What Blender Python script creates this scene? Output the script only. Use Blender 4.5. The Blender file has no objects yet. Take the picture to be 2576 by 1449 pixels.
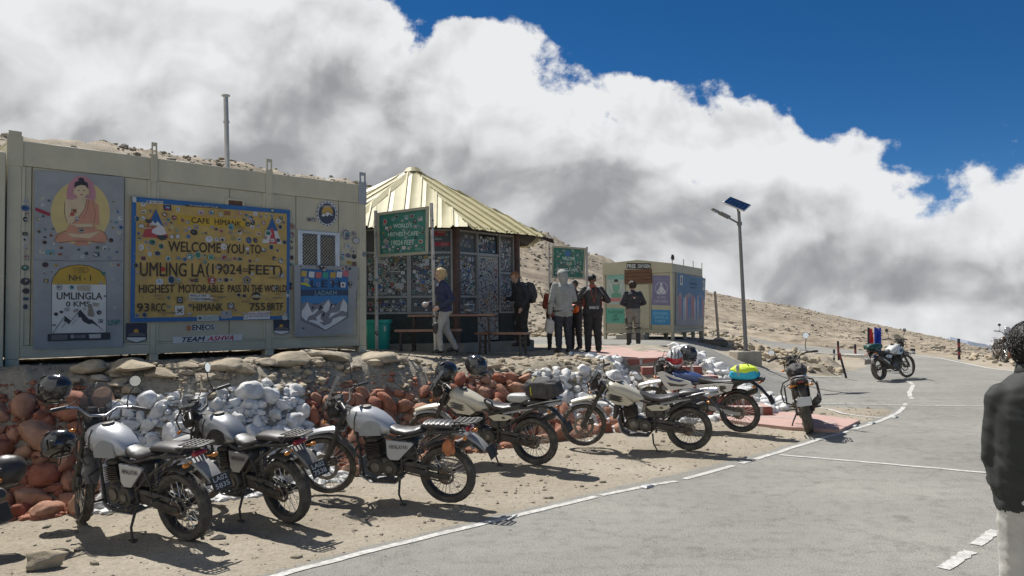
import bpy, bmesh, math, random
import numpy as np
from mathutils import Vector, Matrix, Euler, noise
R=math.radians
scene=bpy.context.scene
col=scene.collection
# ------------------------------------------------------------------ camera
FPX=1934.0; CXP=1288.0; CYP=724.5; CH=2.0; ROLL=.012
PITCH=math.atan(75.5/FPX)
_f=Vector((0,math.cos(PITCH),math.sin(PITCH))); _r0=Vector((1,0,0)); _u0=_r0.cross(_f)
_r=_r0*math.cos(ROLL)-_u0*math.sin(ROLL); _u=_u0*math.cos(ROLL)+_r0*math.sin(ROLL)
cam=bpy.data.cameras.new('camera'); camo=bpy.data.objects.new('camera',cam); col.objects.link(camo)
cam.sensor_width=36; cam.lens=36*FPX/2576; cam.clip_end=20000; cam.clip_start=.05
M=Matrix((_r,_u,-_f)).transposed().to_4x4(); M.translation=Vector((0,0,CH)); camo.matrix_world=M
scene.camera=camo
scene.view_settings.view_transform='Standard'; scene.view_settings.look='None'
scene.view_settings.gamma=1; scene.view_settings.exposure=0.36; scene.view_settings.use_curve_mapping=False
scene.cycles.max_bounces=6; scene.cycles.transparent_max_bounces=12
def ray(u,v): return _f+_r*((u-CXP)/FPX)+_u*((CYP-v)/FPX)
# ------------------------------------------------------------------ sun and sky
SUN_EL=R(55); SUN_AZ=(-.52,.85)      # towards the sun, in plan
sd=Vector((SUN_AZ[0],SUN_AZ[1],0)).normalized()*math.cos(SUN_EL)+Vector((0,0,math.sin(SUN_EL)))
sl=bpy.data.lights.new('sun','SUN'); sl.energy=4.6; sl.angle=R(.5); sl.color=(1,.97,.925)
so=bpy.data.objects.new('sun',sl); col.objects.link(so); so.rotation_euler=sd.to_track_quat('Z','Y').to_euler()
world=bpy.data.worlds.new('World'); scene.world=world; world.use_nodes=True
def sky():
    nt=world.node_tree; nt.nodes.clear(); N=nt.nodes; L=nt.links
    def nd(t,**k):
        n=N.new(t)
        for a,b in k.items(): setattr(n,a,b)
        return n
    def put(n,i,v):
        if isinstance(v,bpy.types.NodeSocket): L.new(v,n.inputs[i])
        elif v is not None: n.inputs[i].default_value=v
    def ma(op,a,b=None,c=None,clamp=False):
        n=nd('ShaderNodeMath',operation=op,use_clamp=clamp); put(n,0,a); put(n,1,b); put(n,2,c); return n.outputs[0]
    def vm(op,a,b=None,s=None):
        n=nd('ShaderNodeVectorMath',operation=op); put(n,0,a); put(n,1,b)
        if s is not None: put(n,3,s)
        return n.outputs[1] if op in('DOT_PRODUCT','LENGTH') else n.outputs[0]
    def mr(v,a,b,c=0,d=1,interp='SMOOTHSTEP'):
        n=nd('ShaderNodeMapRange',interpolation_type=interp); put(n,0,v); put(n,1,a);put(n,2,b);put(n,3,c);put(n,4,d); return n.outputs[0]
    def noi(vec,scale,det,rough,lac=2.0,dist=0,w=0,typ='FBM'):
        n=nd('ShaderNodeTexNoise',noise_dimensions='2D'); n.noise_type=typ
        put(n,'Vector',vec);put(n,'Scale',scale);put(n,'Detail',det);put(n,'Roughness',rough);put(n,'Lacunarity',lac);put(n,'Distortion',dist); return n
    tc=nd('ShaderNodeTexCoord'); d=vm('NORMALIZE',tc.outputs['Generated'])
    sky=nd('ShaderNodeTexSky',sky_type='NISHITA'); sky.sun_disc=False; sky.sun_elevation=SUN_EL
    sky.sun_rotation=math.atan2(SUN_AZ[0],SUN_AZ[1]); sky.altitude=5000; sky.air_density=1.0; sky.dust_density=.3; sky.ozone_density=2.2
    # keep the sky colour just above the horizon below it as well
    sp=nd('ShaderNodeSeparateXYZ'); L.new(d,sp.inputs[0]); zc=ma('MAXIMUM',sp.outputs[2],.02)
    cb=nd('ShaderNodeCombineXYZ'); L.new(sp.outputs[0],cb.inputs[0]); L.new(sp.outputs[1],cb.inputs[1]); L.new(zc,cb.inputs[2]); L.new(cb.outputs[0],sky.inputs[0])
    hs=nd('ShaderNodeHueSaturation'); hs.inputs['Saturation'].default_value=1.32; hs.inputs['Value'].default_value=.50; L.new(sky.outputs[0],hs.inputs['Color'])
    bg1=nd('ShaderNodeBackground'); bg1.inputs[1].default_value=.125; L.new(hs.outputs[0],bg1.inputs[0])
    # ---- clouds: az/el plane with domain warp
    az=ma('ARCTAN2',sp.outputs[0],sp.outputs[1]); el=ma('ARCSINE',sp.outputs[2])
    P=nd('ShaderNodeCombineXYZ'); L.new(az,P.inputs[0]); L.new(ma('MULTIPLY',el,1.15),P.inputs[1]); P=P.outputs[0]
    wn=noi(P,2.6,3,.5); wv=vm('SCALE',vm('SUBTRACT',wn.outputs['Color'],(.5,.5,.5)),s=.16); Pw=vm('ADD',P,wv)
    def gauss(u,v,ru,rv,ang=0):
        q=ray(u,v).normalized(); a0=math.atan2(q.x,q.y); e0=math.asin(q.z)
        da=ma('SUBTRACT',az_w,a0); de=ma('SUBTRACT',el_w,e0); c,s=math.cos(ang),math.sin(ang)
        x=ma('ADD',ma('MULTIPLY',da,c*FPX/ru),ma('MULTIPLY',de,s*FPX/ru)); y=ma('ADD',ma('MULTIPLY',da,-s*FPX/rv),ma('MULTIPLY',de,c*FPX/rv))
        return ma('EXPONENT',ma('MULTIPLY',ma('ADD',ma('MULTIPLY',x,x),ma('MULTIPLY',y,y)),-1.0))
    sw=nd('ShaderNodeSeparateXYZ'); L.new(Pw,sw.inputs[0]); az_w=sw.outputs[0]; el_w=ma('DIVIDE',sw.outputs[1],1.15)
    def add(lst):
        o=lst[0]
        for t in lst[1:]: o=ma('ADD',o,t)
        return o
    def sc(w,*a): return ma('MULTIPLY',gauss(*a),w)
    # blue side of the front: a line falling to the right, in radians
    q1,q2=ray(1035,0).normalized(),ray(2590,425).normalized(); a1,e1=math.atan2(q1.x,q1.y),math.asin(q1.z); a2,e2=math.atan2(q2.x,q2.y),math.asin(q2.z)
    sl_=(e2-e1)/(a2-a1)
    line=ma('SUBTRACT',ma('ADD',ma('MULTIPLY',ma('SUBTRACT',az,a1),sl_),e1),el)   # + under the line = cloud
    line=ma('MINIMUM',line,.26)
    n1=noi(P,6.5,10,.58,2.1); n2=noi(vm('ADD',P,(3.1,1.7,0)),22,8,.62,2.1)
    def puff(vec,scale,w):
        n=nd('ShaderNodeTexVoronoi',feature='SMOOTH_F1',voronoi_dimensions='2D'); put(n,'Scale',scale); n.inputs['Smoothness'].default_value=.35; n.inputs['Detail'].default_value=2.0; n.inputs['Roughness'].default_value=.5; n.inputs['Lacunarity'].default_value=2.3
        put(n,'Vector',vec); return ma('MULTIPLY',ma('SUBTRACT',n.outputs['Distance'],.74),w)
    w2=noi(P,9,3,.5); Pv=vm('ADD',Pw,vm('SCALE',vm('SUBTRACT',w2.outputs['Color'],(.5,.5,.5)),s=.05))
    dens=add([sc(.5,840,30,130,70),sc(.1,2560,330,60,110),sc(.35,2090,60,45,16),puff(Pv,8.5,-.45),ma('MULTIPLY',line,6.8),ma('MULTIPLY',ma('SUBTRACT',n1.outputs[0],.5),1.5),ma('MULTIPLY',ma('SUBTRACT',n2.outputs[0],.5),.42),
        -.07,sc(.3,1240,110,130,60),sc(.3,1480,165,130,40,-.3),sc(-.5,1240,0,150,45),sc(-.3,1100,0,60,30),sc(.34,1950,215,130,36,.1),sc(-.4,1560,60,160,80),sc(.30,2545,260,60,60),sc(-.42,2330,210,190,90),sc(-.25,2330,370,70,40),sc(-.3,2150,215,80,50),sc(-.55,2480,120,170,90),sc(.2,1800,300,150,60,-.2),sc(.35,1420,215,110,60),
        sc(-.75,20,55,55,35),sc(-.3,920,265,75,22,-.4),sc(-.25,1130,370,60,20,-.3),sc(.2,2090,60,40,14),.02])
    alpha=mr(dens,-.03,.19)
    # ---- cloud shading: bright rims and billows, grey bellies
    off=(-.020,.034,0)
    m1=noi(Pw,5.5,7,.48,2.0,0); m2=noi(vm('ADD',Pw,off),5.5,7,.48,2.0,0)
    bil=ma('SUBTRACT',m1.outputs[0],m2.outputs[0])
    q1_=noi(Pw,15,6,.5); q2_=noi(vm('ADD',Pw,(-.009,.014,0)),15,6,.5); bil2=ma('SUBTRACT',q1_.outputs[0],q2_.outputs[0])
    k1=noi(Pw,2.6,3,.45); 
    dark=add([sc(.25,900,180,150,110,.2),sc(.55,830,300,190,110),sc(.15,560,120,160,140,.5),sc(.12,260,330,330,110,-.2),sc(.5,720,440,260,70),sc(.42,1200,420,300,90),
        sc(.62,1560,600,420,95,-.12),sc(.34,1500,450,200,60),sc(.5,2100,640,330,50,-.12),sc(.45,2300,720,400,40,-.1),sc(.38,1980,500,200,50),sc(.35,2420,560,200,90),sc(.3,100,240,130,90),
        sc(-.25,1480,200,230,80,-.35),sc(-.3,1140,260,110,120),sc(-.2,60,420,150,80),sc(-.35,2000,400,300,60,-.2),sc(-.4,2330,500,80,110,.5),sc(-.3,480,60,130,60),sc(-.28,2080,380,160,60),sc(-.25,800,60,70,50),sc(-.22,180,110,330,120),sc(-.3,480,330,200,90),sc(-.35,640,30,230,60),sc(-.2,1250,150,120,60)])
    sh=add([-.05,ma('MULTIPLY',dark,.70),ma('MULTIPLY',ma('SUBTRACT',k1.outputs[0],.5),.6),ma('MULTIPLY',bil,1.5),ma('MULTIPLY',bil2,.6),puff(vm('ADD',Pv,(-.012,.022,0)),8.5,.42),mr(dens,.05,.8,-.24,.10,'LINEAR')])
    sh=mr(sh,-.22,.72,0,1,'LINEAR')
    cr=nd('ShaderNodeValToRGB'); L.new(sh,cr.inputs[0]); e=cr.color_ramp.elements
    e[0].position=0; e[0].color=(.645,.652,.66,1); e[1].position=1; e[1].color=(.25,.253,.265,1)
    for p,c in((.25,(.56,.566,.575)),(.5,(.46,.465,.475)),(.75,(.325,.328,.338))):
        q=e.new(p); q.color=c+(1,)
    bg2=nd('ShaderNodeBackground'); bg2.inputs[1].default_value=1.0; L.new(cr.outputs[0],bg2.inputs[0])
    mx=nd('ShaderNodeMixShader'); L.new(alpha,mx.inputs[0]); L.new(bg1.outputs[0],mx.inputs[1]); L.new(bg2.outputs[0],mx.inputs[2])
    out=nd('ShaderNodeOutputWorld'); L.new(mx.outputs[0],out.inputs[0])
sky()
# ------------------------------------------------------------------ helpers
def tag(o,label=None,cat=None,group=None,kind=None):
    if label: o['label']=label
    if cat: o['category']=cat
    if group: o['group']=group
    if kind: o['kind']=kind
    return o
def thing(name,label,cat,loc=(0,0,0),rot=(0,0,0),group=None,mat=None):
    o=bpy.data.objects.new(name,None); col.objects.link(o); o.empty_display_size=.2
    if mat is not None: o.matrix_world=mat
    else: o.matrix_world=Matrix.LocRotScale(Vector(loc),Euler(rot),None)
    return tag(o,label,cat,group)
def wm(o):
    m=o.matrix_basis.copy()
    while o.parent: o=o.parent; m=o.matrix_basis@m
    return m
class MB:
    def __init__(s): s.v=[];s.f=[];s.m=[];s.c=[];s.sm=[];s.usec=False
    def add(s,vs,fs,mi=0,c=None,smooth=True):
        b=len(s.v); s.v+= [tuple(v) for v in vs]; s.f+=[tuple(i+b for i in f) for f in fs]
        s.m+=[mi]*len(fs); s.sm+=[smooth]*len(fs); s.c+=[c or (1,1,1)]*len(fs)
        if c: s.usec=True
        return s
    def build(s,name,mats,parent=None,world=False,ang=40,data=None):
        me=bpy.data.meshes.new(name)
        vs=s.v
        if world and parent is not None:
            im=wm(parent).inverted(); vs=[tuple(im@Vector(v)) for v in vs]
        me.from_pydata(vs,[],s.f)
        if not isinstance(mats,(list,tuple)): mats=[mats]
        for m in mats: me.materials.append(m)
        if len(mats)>1: me.polygons.foreach_set('material_index',s.m)
        me.polygons.foreach_set('use_smooth',s.sm)
        if s.usec:
            at=me.color_attributes.new('Col','FLOAT_COLOR','CORNER'); a=[]
            for f,c in zip(s.f,s.c): a+= [c[0],c[1],c[2],1.0]*len(f)
            at.data.foreach_set('color',a)
        me.update()
        if ang<180: me.set_sharp_from_angle(angle=R(ang))
        o=bpy.data.objects.new(name,me); col.objects.link(o)
        if parent is not None: o.parent=parent
        return o
    # shapes
    def box(s,c,d,rot=None,mi=0,col_=None,bev=0):
        x,y,z=d[0]/2,d[1]/2,d[2]/2
        if bev>0:
            b=min(bev,x*.9,y*.9,z*.9); vs=[];idx={}
            for sx in(-1,1):
                for sy in(-1,1):
                    for sz in(-1,1):
                        for a in range(3):
                            p=[sx*x,sy*y,sz*z]; 
                            for k in range(3):
                                if k!=a: p[k]-=(sx,sy,sz)[k]*b
                            idx[(sx,sy,sz,a)]=len(vs); vs.append(p)
            fs=[]
            for a in range(3):
                o=[k for k in range(3) if k!=a]
                for sg in(-1,1):
                    q=[]
                    for (i,j) in((-1,-1),(1,-1),(1,1),(-1,1)):
                        t=[0,0,0];t[a]=sg;t[o[0]]=i;t[o[1]]=j;q.append(idx[(t[0],t[1],t[2],a)])
                    fs.append(q)
            for a in range(3):
                o=[k for k in range(3) if k!=a]
                for i in(-1,1):
                    for j in(-1,1):
                        t=[0,0,0];t[o[0]]=i;t[o[1]]=j;q=[]
                        for sg,ax in((-1,o[0]),(1,o[0]),(1,o[1]),(-1,o[1])):
                            t[a]=sg;q.append(idx[(t[0],t[1],t[2],ax)])
                        fs.append(q)
            for sx in(-1,1):
                for sy in(-1,1):
                    for sz in(-1,1): fs.append([idx[(sx,sy,sz,k)] for k in range(3)])
            # orient outward
            vv=[Vector(p) for p in vs]; ff=[]
            for q in fs:
                n=(vv[q[1]]-vv[q[0]]).cross(vv[q[2]]-vv[q[0]]); cc=sum((vv[i] for i in q),Vector())/len(q)
                ff.append(q if n.dot(cc)>0 else q[::-1])
            fs=ff
        else:
            vs=[(-x,-y,-z),(x,-y,-z),(x,y,-z),(-x,y,-z),(-x,-y,z),(x,-y,z),(x,y,z),(-x,y,z)]
            fs=[(0,3,2,1),(4,5,6,7),(0,1,5,4),(1,2,6,5),(2,3,7,6),(3,0,4,7)]
        m=rot if rot is not None else Matrix.Identity(3)
        if isinstance(m,(tuple,list,Euler)): m=Euler(m).to_matrix()
        c=Vector(c); return s.add([c+m@Vector(v) for v in vs],fs,mi,col_,False)
    def tube(s,pts,r,n=8,mi=0,c=None,cap=True,closed=False):
        P=[Vector(p) for p in pts]; k=len(P)
        rs=r if isinstance(r,(list,tuple)) else [r]*k
        vs=[];fs=[];up=None
        for i in range(k):
            if closed: t=(P[(i+1)%k]-P[i-1])
            else: t=P[min(i+1,k-1)]-P[max(i-1,0)]
            t=t.normalized() if t.length>1e-9 else Vector((0,0,1))
            if up is None:
                a=Vector((0,0,1)) if abs(t.z)<.9 else Vector((0,1,0)); up=(a-t*a.dot(t)).normalized()
            else:
                up=up-t*up.dot(t); up=up.normalized() if up.length>1e-6 else Vector((1,0,0))
            b=t.cross(up)
            for j in range(n):
                a=2*math.pi*j/n; vs.append(P[i]+up*(math.cos(a)*rs[i])+b*(math.sin(a)*rs[i]))
        m=k if closed else k-1
        for i in range(m):
            for j in range(n):
                a=i*n+j;b=i*n+(j+1)%n;c2=((i+1)%k)*n+(j+1)%n;d=((i+1)%k)*n+j; fs.append((a,b,c2,d))
        if cap and not closed: fs.append(tuple(range(n))[::-1]); fs.append(tuple((k-1)*n+j for j in range(n)))
        return s.add(vs,fs,mi,c)
    def loft(s,rings,mi=0,c=None,closed=True,cap=True):
        n=len(rings[0]);vs=[p for r in rings for p in r];fs=[]
        for i in range(len(rings)-1):
            for j in range(n if closed else n-1):
                fs.append((i*n+j,i*n+(j+1)%n,(i+1)*n+(j+1)%n,(i+1)*n+j))
        if cap and closed: fs.append(tuple(range(n))[::-1]); fs.append(tuple((len(rings)-1)*n+j for j in range(n)))
        return s.add(vs,fs,mi,c)
    def ell(s,c,r,nu=16,nv=10,mi=0,col_=None,rot=None,fn=None):
        m=rot if rot is not None else Matrix.Identity(3)
        if isinstance(m,(tuple,list)): m=Euler(m).to_matrix()
        c=Vector(c);vs=[];fs=[]
        if not isinstance(r,(tuple,list)): r=(r,r,r)
        for i in range(nv+1):
            ph=math.pi*i/nv
            for j in range(nu):
                a=2*math.pi*j/nu; d=Vector((math.sin(ph)*math.cos(a),math.sin(ph)*math.sin(a),math.cos(ph)))
                p=Vector((d.x*r[0],d.y*r[1],d.z*r[2]))
                if fn: p=fn(d,p)
                vs.append(c+m@p)
        for i in range(nv):
            for j in range(nu):
                fs.append((i*nu+j,(i+1)*nu+j,(i+1)*nu+(j+1)%nu,i*nu+(j+1)%nu))
        return s.add(vs,fs,mi,col_)
    def lathe(s,prof,c,axis='y',n=32,mi=0,col_=None,closed=False,fn=None):
        # prof: list of (radius, along)
        vs=[];fs=[];k=len(prof);c=Vector(c)
        for i in range(n):
            a=2*math.pi*i/n
            for q,(r,t) in enumerate(prof):
                rr=fn(i,q,r) if fn else r
                x,z=rr*math.cos(a),rr*math.sin(a)
                vs.append(c+(Vector((x,t,z)) if axis=='y' else Vector((t,x,z)) if axis=='x' else Vector((x,z,t))))
        for i in range(n):
            for q in range(k if closed else k-1):
                a=i*k+q;b=i*k+(q+1)%k;c2=((i+1)%n)*k+(q+1)%k;d=((i+1)%n)*k+q; fs.append((a,b,c2,d))
        return s.add(vs,fs,mi,col_)
    def prism(s,poly,fn,t,mi=0,c=None):
        # poly list of 2d; fn(a,b,w)->3d, w in 0..t
        n=len(poly); vs=[fn(a,b,0) for a,b in poly]+[fn(a,b,t) for a,b in poly]
        fs=[tuple(range(n))[::-1],tuple(range(n,2*n))]+[(i,(i+1)%n,n+(i+1)%n,n+i) for i in range(n)]
        return s.add(vs,fs,mi,c,False)
def child(root,name,mat_,fn,world=False,ang=40,label=None):
    b=MB(); fn(b); o=b.build(name,mat_,root,world,ang)
    if label: o['label']=label
    return o
# ------------------------------------------------------------------ materials
MATS={}
def mat(name,c,rough=.6,metal=0,var=.15,vs=6,bump=0,bs=60,dust=0,coat=0,spec=None,trans=0,alpha=1,emis=None,attr=False,dustc=(.42,.36,.27)):
    if name in MATS: return MATS[name]
    m=bpy.data.materials.new(name); m.use_nodes=True; nt=m.node_tree; N=nt.nodes; L=nt.links; b=N['Principled BSDF']
    b.inputs['Roughness'].default_value=rough; b.inputs['Metallic'].default_value=metal
    if coat: b.inputs['Coat Weight'].default_value=coat; b.inputs['Coat Roughness'].default_value=.08
    if spec is not None: b.inputs['Specular IOR Level'].default_value=spec
    if trans: b.inputs['Transmission Weight'].default_value=trans
    if alpha<1: b.inputs['Alpha'].default_value=alpha
    tc=N.new('ShaderNodeTexCoord')
    no=N.new('ShaderNodeTexNoise'); no.inputs['Scale'].default_value=vs; no.inputs['Detail'].default_value=6; no.inputs['Roughness'].default_value=.6
    L.new(tc.outputs['Object'],no.inputs['Vector'])
    mr=N.new('ShaderNodeMapRange'); mr.inputs[1].default_value=.3; mr.inputs[2].default_value=.7; mr.inputs[3].default_value=1-var; mr.inputs[4].default_value=1+var
    L.new(no.outputs[0],mr.inputs[0])
    mul=N.new('ShaderNodeMix'); mul.data_type='RGBA'; mul.blend_type='MULTIPLY'; mul.inputs[0].default_value=1
    if attr:
        at=N.new('ShaderNodeAttribute'); at.attribute_name='Col'; L.new(at.outputs['Color'],mul.inputs[6])
    else: mul.inputs[6].default_value=(*c,1)
    L.new(mr.outputs[0],mul.inputs[7]); o=mul.outputs[2]
    if dust:
        dn=N.new('ShaderNodeTexNoise'); dn.inputs['Scale'].default_value=9; dn.inputs['Detail'].default_value=8; dn.inputs['Roughness'].default_value=.7; L.new(tc.outputs['Object'],dn.inputs['Vector'])
        dr=N.new('ShaderNodeMapRange'); dr.inputs[1].default_value=.42; dr.inputs[2].default_value=.72; dr.inputs[3].default_value=dust*.25; dr.inputs[4].default_value=dust; L.new(dn.outputs[0],dr.inputs[0])
        dm=N.new('ShaderNodeMix'); dm.data_type='RGBA'; L.new(dr.outputs[0],dm.inputs[0]); L.new(o,dm.inputs[6]); dm.inputs[7].default_value=(*dustc,1); o=dm.outputs[2]
        rr=N.new('ShaderNodeMapRange'); rr.inputs[3].default_value=rough; rr.inputs[4].default_value=.9; L.new(dr.outputs[0],rr.inputs[0]); L.new(rr.outputs[0],b.inputs['Roughness'])
    L.new(o,b.inputs['Base Color'])
    if bump:
        bn=N.new('ShaderNodeTexNoise'); bn.inputs['Scale'].default_value=bs; bn.inputs['Detail'].default_value=5; L.new(tc.outputs['Object'],bn.inputs['Vector'])
        bu=N.new('ShaderNodeBump'); bu.inputs['Strength'].default_value=bump; bu.inputs['Distance'].default_value=.01; L.new(bn.outputs[0],bu.inputs['Height']); L.new(bu.outputs[0],b.inputs['Normal'])
    if emis: b.inputs['Emission Color'].default_value=(*emis,1); b.inputs['Emission Strength'].default_value=1
    MATS[name]=m; return m
PRINT=mat('printed_surface',(1,1,1),.55,0,.10,3,attr=True,bump=.05,bs=30)
# ------------------------------------------------------------------ text and flat print on walls
_tc={}
def textmesh(s,bold=.012,shear=0):
    k=(s,bold,shear)
    if k in _tc: return _tc[k]
    cu=bpy.data.curves.new('t','FONT'); cu.body=s; cu.offset=0; cu.shear=shear; cu.resolution_u=3
    o=bpy.data.objects.new('t',cu); col.objects.link(o)
    dg=bpy.context.evaluated_depsgraph_get(); dg.update(); me=bpy.data.meshes.new_from_object(o.evaluated_get(dg))
    vs=[(v.co.x,v.co.y) for v in me.vertices]; fs=[tuple(p.vertices) for p in me.polygons]
    bpy.data.objects.remove(o); bpy.data.curves.remove(cu); bpy.data.meshes.remove(me)
    if bold>0.004 and vs:      # bolder strokes: shifted copies
        n=len(vs); b=bold*.9; o=[(-b,0),(b,0),(0,b),(0,-b)]; v0=list(vs); f0=list(fs)
        for q,(dx,dy) in enumerate(o): vs+=[(x+dx,y+dy) for x,y in v0]; fs+=[tuple(i+n*(q+1) for i in f) for f in f0]
    if vs:
        x0=min(v[0] for v in vs);x1=max(v[0] for v in vs);y0=min(v[1] for v in vs);y1=max(v[1] for v in vs)
    else: x0,x1,y0,y1=0,1,0,1
    vs=[((x-x0)/(x1-x0+1e-9),(y-y0)/(y1-y0+1e-9)) for x,y in vs]
    _tc[k]=(vs,fs); return _tc[k]
class Face:
    """a flat wall: origin, horizontal axis, up axis; px() gives wall coordinates of a point seen in the survey photo"""
    def __init__(s,O,ex,ez=(0,0,1)):
        s.O=Vector(O); s.ex=Vector(ex).normalized(); s.ez=Vector(ez).normalized(); s.n=s.ex.cross(s.ez).normalized()
    def px(s,u,v,off=0):
        d=ray(u,v); o=Vector((0,0,CH)); t=(s.O+s.n*off-o).dot(s.n)/d.dot(s.n); p=o+d*t-s.O
        return (p.dot(s.ex),p.dot(s.ez))
    def pt(s,a,b,w=0): return s.O+s.ex*a+s.ez*b+s.n*w
    def box(s,mb,a0,a1,b0,b1,w0,w1,mi=0,c=None,bev=0):
        m=Matrix((s.ex,s.ez,s.n)).transposed()
        mb.box(s.pt((a0+a1)/2,(b0+b1)/2,(w0+w1)/2),(abs(a1-a0),abs(b1-b0),abs(w1-w0)),m,mi,c,bev)
class Art:
    """flat painted or stuck print: each layer half a millimetre above the one below"""
    def __init__(s,face,x0,y0,k,w0=.003,step=.0006): s.F=face;s.x0=x0;s.y0=y0;s.k=k;s.w=w0;s.step=step;s.mb=MB();s.items=[]
    def q(s,x,y): return s.F.px((s.x0+x*s.k)/1.5652,(s.y0+y*s.k)/1.5652)
    def up(s): s.w+=s.step
    def raw(s,pts,c):
        s.mb.add([s.F.pt(a,b,s.w) for a,b in pts],[tuple(range(len(pts)))],0,c,False)
    def note(s,pts,n0):
        xs=[p[0] for p in pts];ys=[p[1] for p in pts]; s.items.append((min(xs),min(ys),max(xs),max(ys),n0,len(s.mb.f)))
    def poly(s,pts,c,up=True):
        n0=len(s.mb.f); s.poly_(pts,c,up); s.note(pts,n0)
    def poly_(s,pts,c,up=True):
        if up: s.up()
        pp=[s.q(x,y) for x,y in pts]
        ar=sum(pp[i-1][0]*pp[i][1]-pp[i][0]*pp[i-1][1] for i in range(len(pp)))
        if ar<0: pp=pp[::-1]
        # concave-safe triangulation
        from mathutils.geometry import tessellate_polygon
        t=tessellate_polygon([[Vector((a,b,0)) for a,b in pp]]); fs=[]
        for f in t:
            a,b,c3=[Vector((*pp[i],0)) for i in f]; fs.append(tuple(f) if (b-a).cross(c3-a).z>0 else tuple(f)[::-1])
        s.mb.add([s.F.pt(a,b,s.w) for a,b in pp],fs,0,c,False)
    def disc(s,cx,cy,rx,ry,c,n=20,a0=0,a1=360,up=True):
        s.poly([(cx+rx*math.cos(R(a0+(a1-a0)*i/n)),cy-ry*math.sin(R(a0+(a1-a0)*i/n))) for i in range(n if a1-a0>=360 else n+1)],c,up)
    def line(s,pts,w,c):
        n0=len(s.mb.f); s.line_(pts,w,c); s.note(pts,n0)
    def line_(s,pts,w,c):
        s.up()
        P=[Vector((*p,0)) for p in pts]; L_=[];R_=[]
        for i,p in enumerate(P):
            t=(P[min(i+1,len(P)-1)]-P[max(i-1,0)]).normalized(); n=Vector((-t.y,t.x,0))*w/2; L_.append(p+n);R_.append(p-n)
        vs=[];fs=[]
        for a,b in zip(L_,R_): vs+= [s.q(a.x,a.y),s.q(b.x,b.y)]
        for i in range(len(P)-1): fs.append((2*i,2*i+1,2*i+3,2*i+2))
        s.mb.add([s.F.pt(a,b,s.w) for a,b in vs],fs,0,c,False)
    def text(s,t,tl,tr,br,bl,c,bold=.012,shear=0):
        n0=len(s.mb.f); s.text_(t,tl,tr,br,bl,c,bold,shear); s.note([tl,tr,br,bl],n0)
    def text_(s,t,tl,tr,br,bl,c,bold=.012,shear=0):
        s.up(); vs,fs=textmesh(t,bold,shear); A,B,C,D=[Vector(s.q(*p)) for p in(tl,tr,br,bl)]
        k=len(vs)//5 if bold>.004 else len(vs)+1; s.mb.add([s.F.pt(*((D*(1-x)+C*x)*(1-y)+(A*(1-x)+B*x)*y),s.w+(i//k)*.0001) for i,(x,y) in enumerate(vs)],fs,0,c,False)
    def flush(s,name,parent,label=None):
        it=s.items; g=list(range(len(it)))
        def fd(i):
            while g[i]!=i: i=g[i]
            return i
        for i in range(len(it)):
            for j in range(i):
                a,b=it[i],it[j]
                if a[0]<=b[2] and b[0]<=a[2] and a[1]<=b[3] and b[1]<=a[3]: g[fd(i)]=fd(j)
        cl={}
        for i,t in enumerate(it): cl.setdefault(fd(i),[]).append(t)
        for ts in cl.values():
            m=MB(); m.v=s.mb.v; m.usec=True; used={}
            vs=[]
            for t in ts:
                for k in range(t[4],t[5]):
                    f=[]
                    for q in s.mb.f[k]:
                        if q not in used: used[q]=len(vs); vs.append(s.mb.v[q])
                        f.append(used[q])
                    m.f.append(tuple(f)); m.c.append(s.mb.c[k]); m.m.append(0); m.sm.append(False)
            m.v=vs; o=m.build(name,PRINT,parent,True,180)
        s.mb=MB(); s.items=[]
        return o
DARKC=[(.03,.03,.035),(.04,.045,.06),(.05,.03,.03),(.02,.05,.09)]
ACC=[(.35,.05,.04),(.05,.12,.35),(.4,.28,.05),(.05,.2,.12),(.3,.12,.05),(.12,.3,.35)]
def sticker(mb,F,a,b,r,w,rng,light=.62):
    """one vinyl sticker: backing, ring or bar, small motif"""
    k=rng.random(); asp=rng.uniform(.75,1.25)
    bg=rng.choice([(light,)*3,(light*.95,light*.97,light),(light*.8,)*3,(light*.9,)*3,(.03,.03,.035),(.05,.05,.06),rng.choice(ACC),(light*.9,light*.85,light*.7),(light*.6,)*3])
    isd=sum(bg)<.5; fg=(light,)*3 if isd else rng.choice(DARKC+[rng.choice(ACC)])
    n=rng.choice([12,12,12,4,4,6]) if k<.9 else 5; rot=R(45) if n==4 else R(90)
    tl=rng.uniform(-.12,.12)
    def shp(rr,ww,c,nn=n,as_=asp,da=0,db=0):
        P=[]
        for i in range(nn):
            t=rot+2*math.pi*i/nn; x=rr*math.cos(t)*as_*(1.25 if nn==4 else 1); y=rr*math.sin(t)*(1.0)
            P.append((a+da+x*math.cos(tl)-y*math.sin(tl),b+db+x*math.sin(tl)+y*math.cos(tl)))
        mb.add([F.pt(x,y,ww) for x,y in P],[tuple(range(nn))],0,c,False)
    shp(r,w,bg); shp(r*.86,w+.0004,fg) if rng.random()<.5 else None
    if rng.random()<.6: shp(r*.7,w+.0008,bg if rng.random()<.6 else rng.choice(ACC))
    for _ in range(rng.choice([1,2,3])):
        shp(r*rng.uniform(.18,.42),w+.0012,fg if rng.random()<.7 else rng.choice(ACC),rng.choice([3,4,4,6]),rng.uniform(.6,1.8),rng.uniform(-.3,.3)*r,rng.uniform(-.35,.35)*r)
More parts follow.
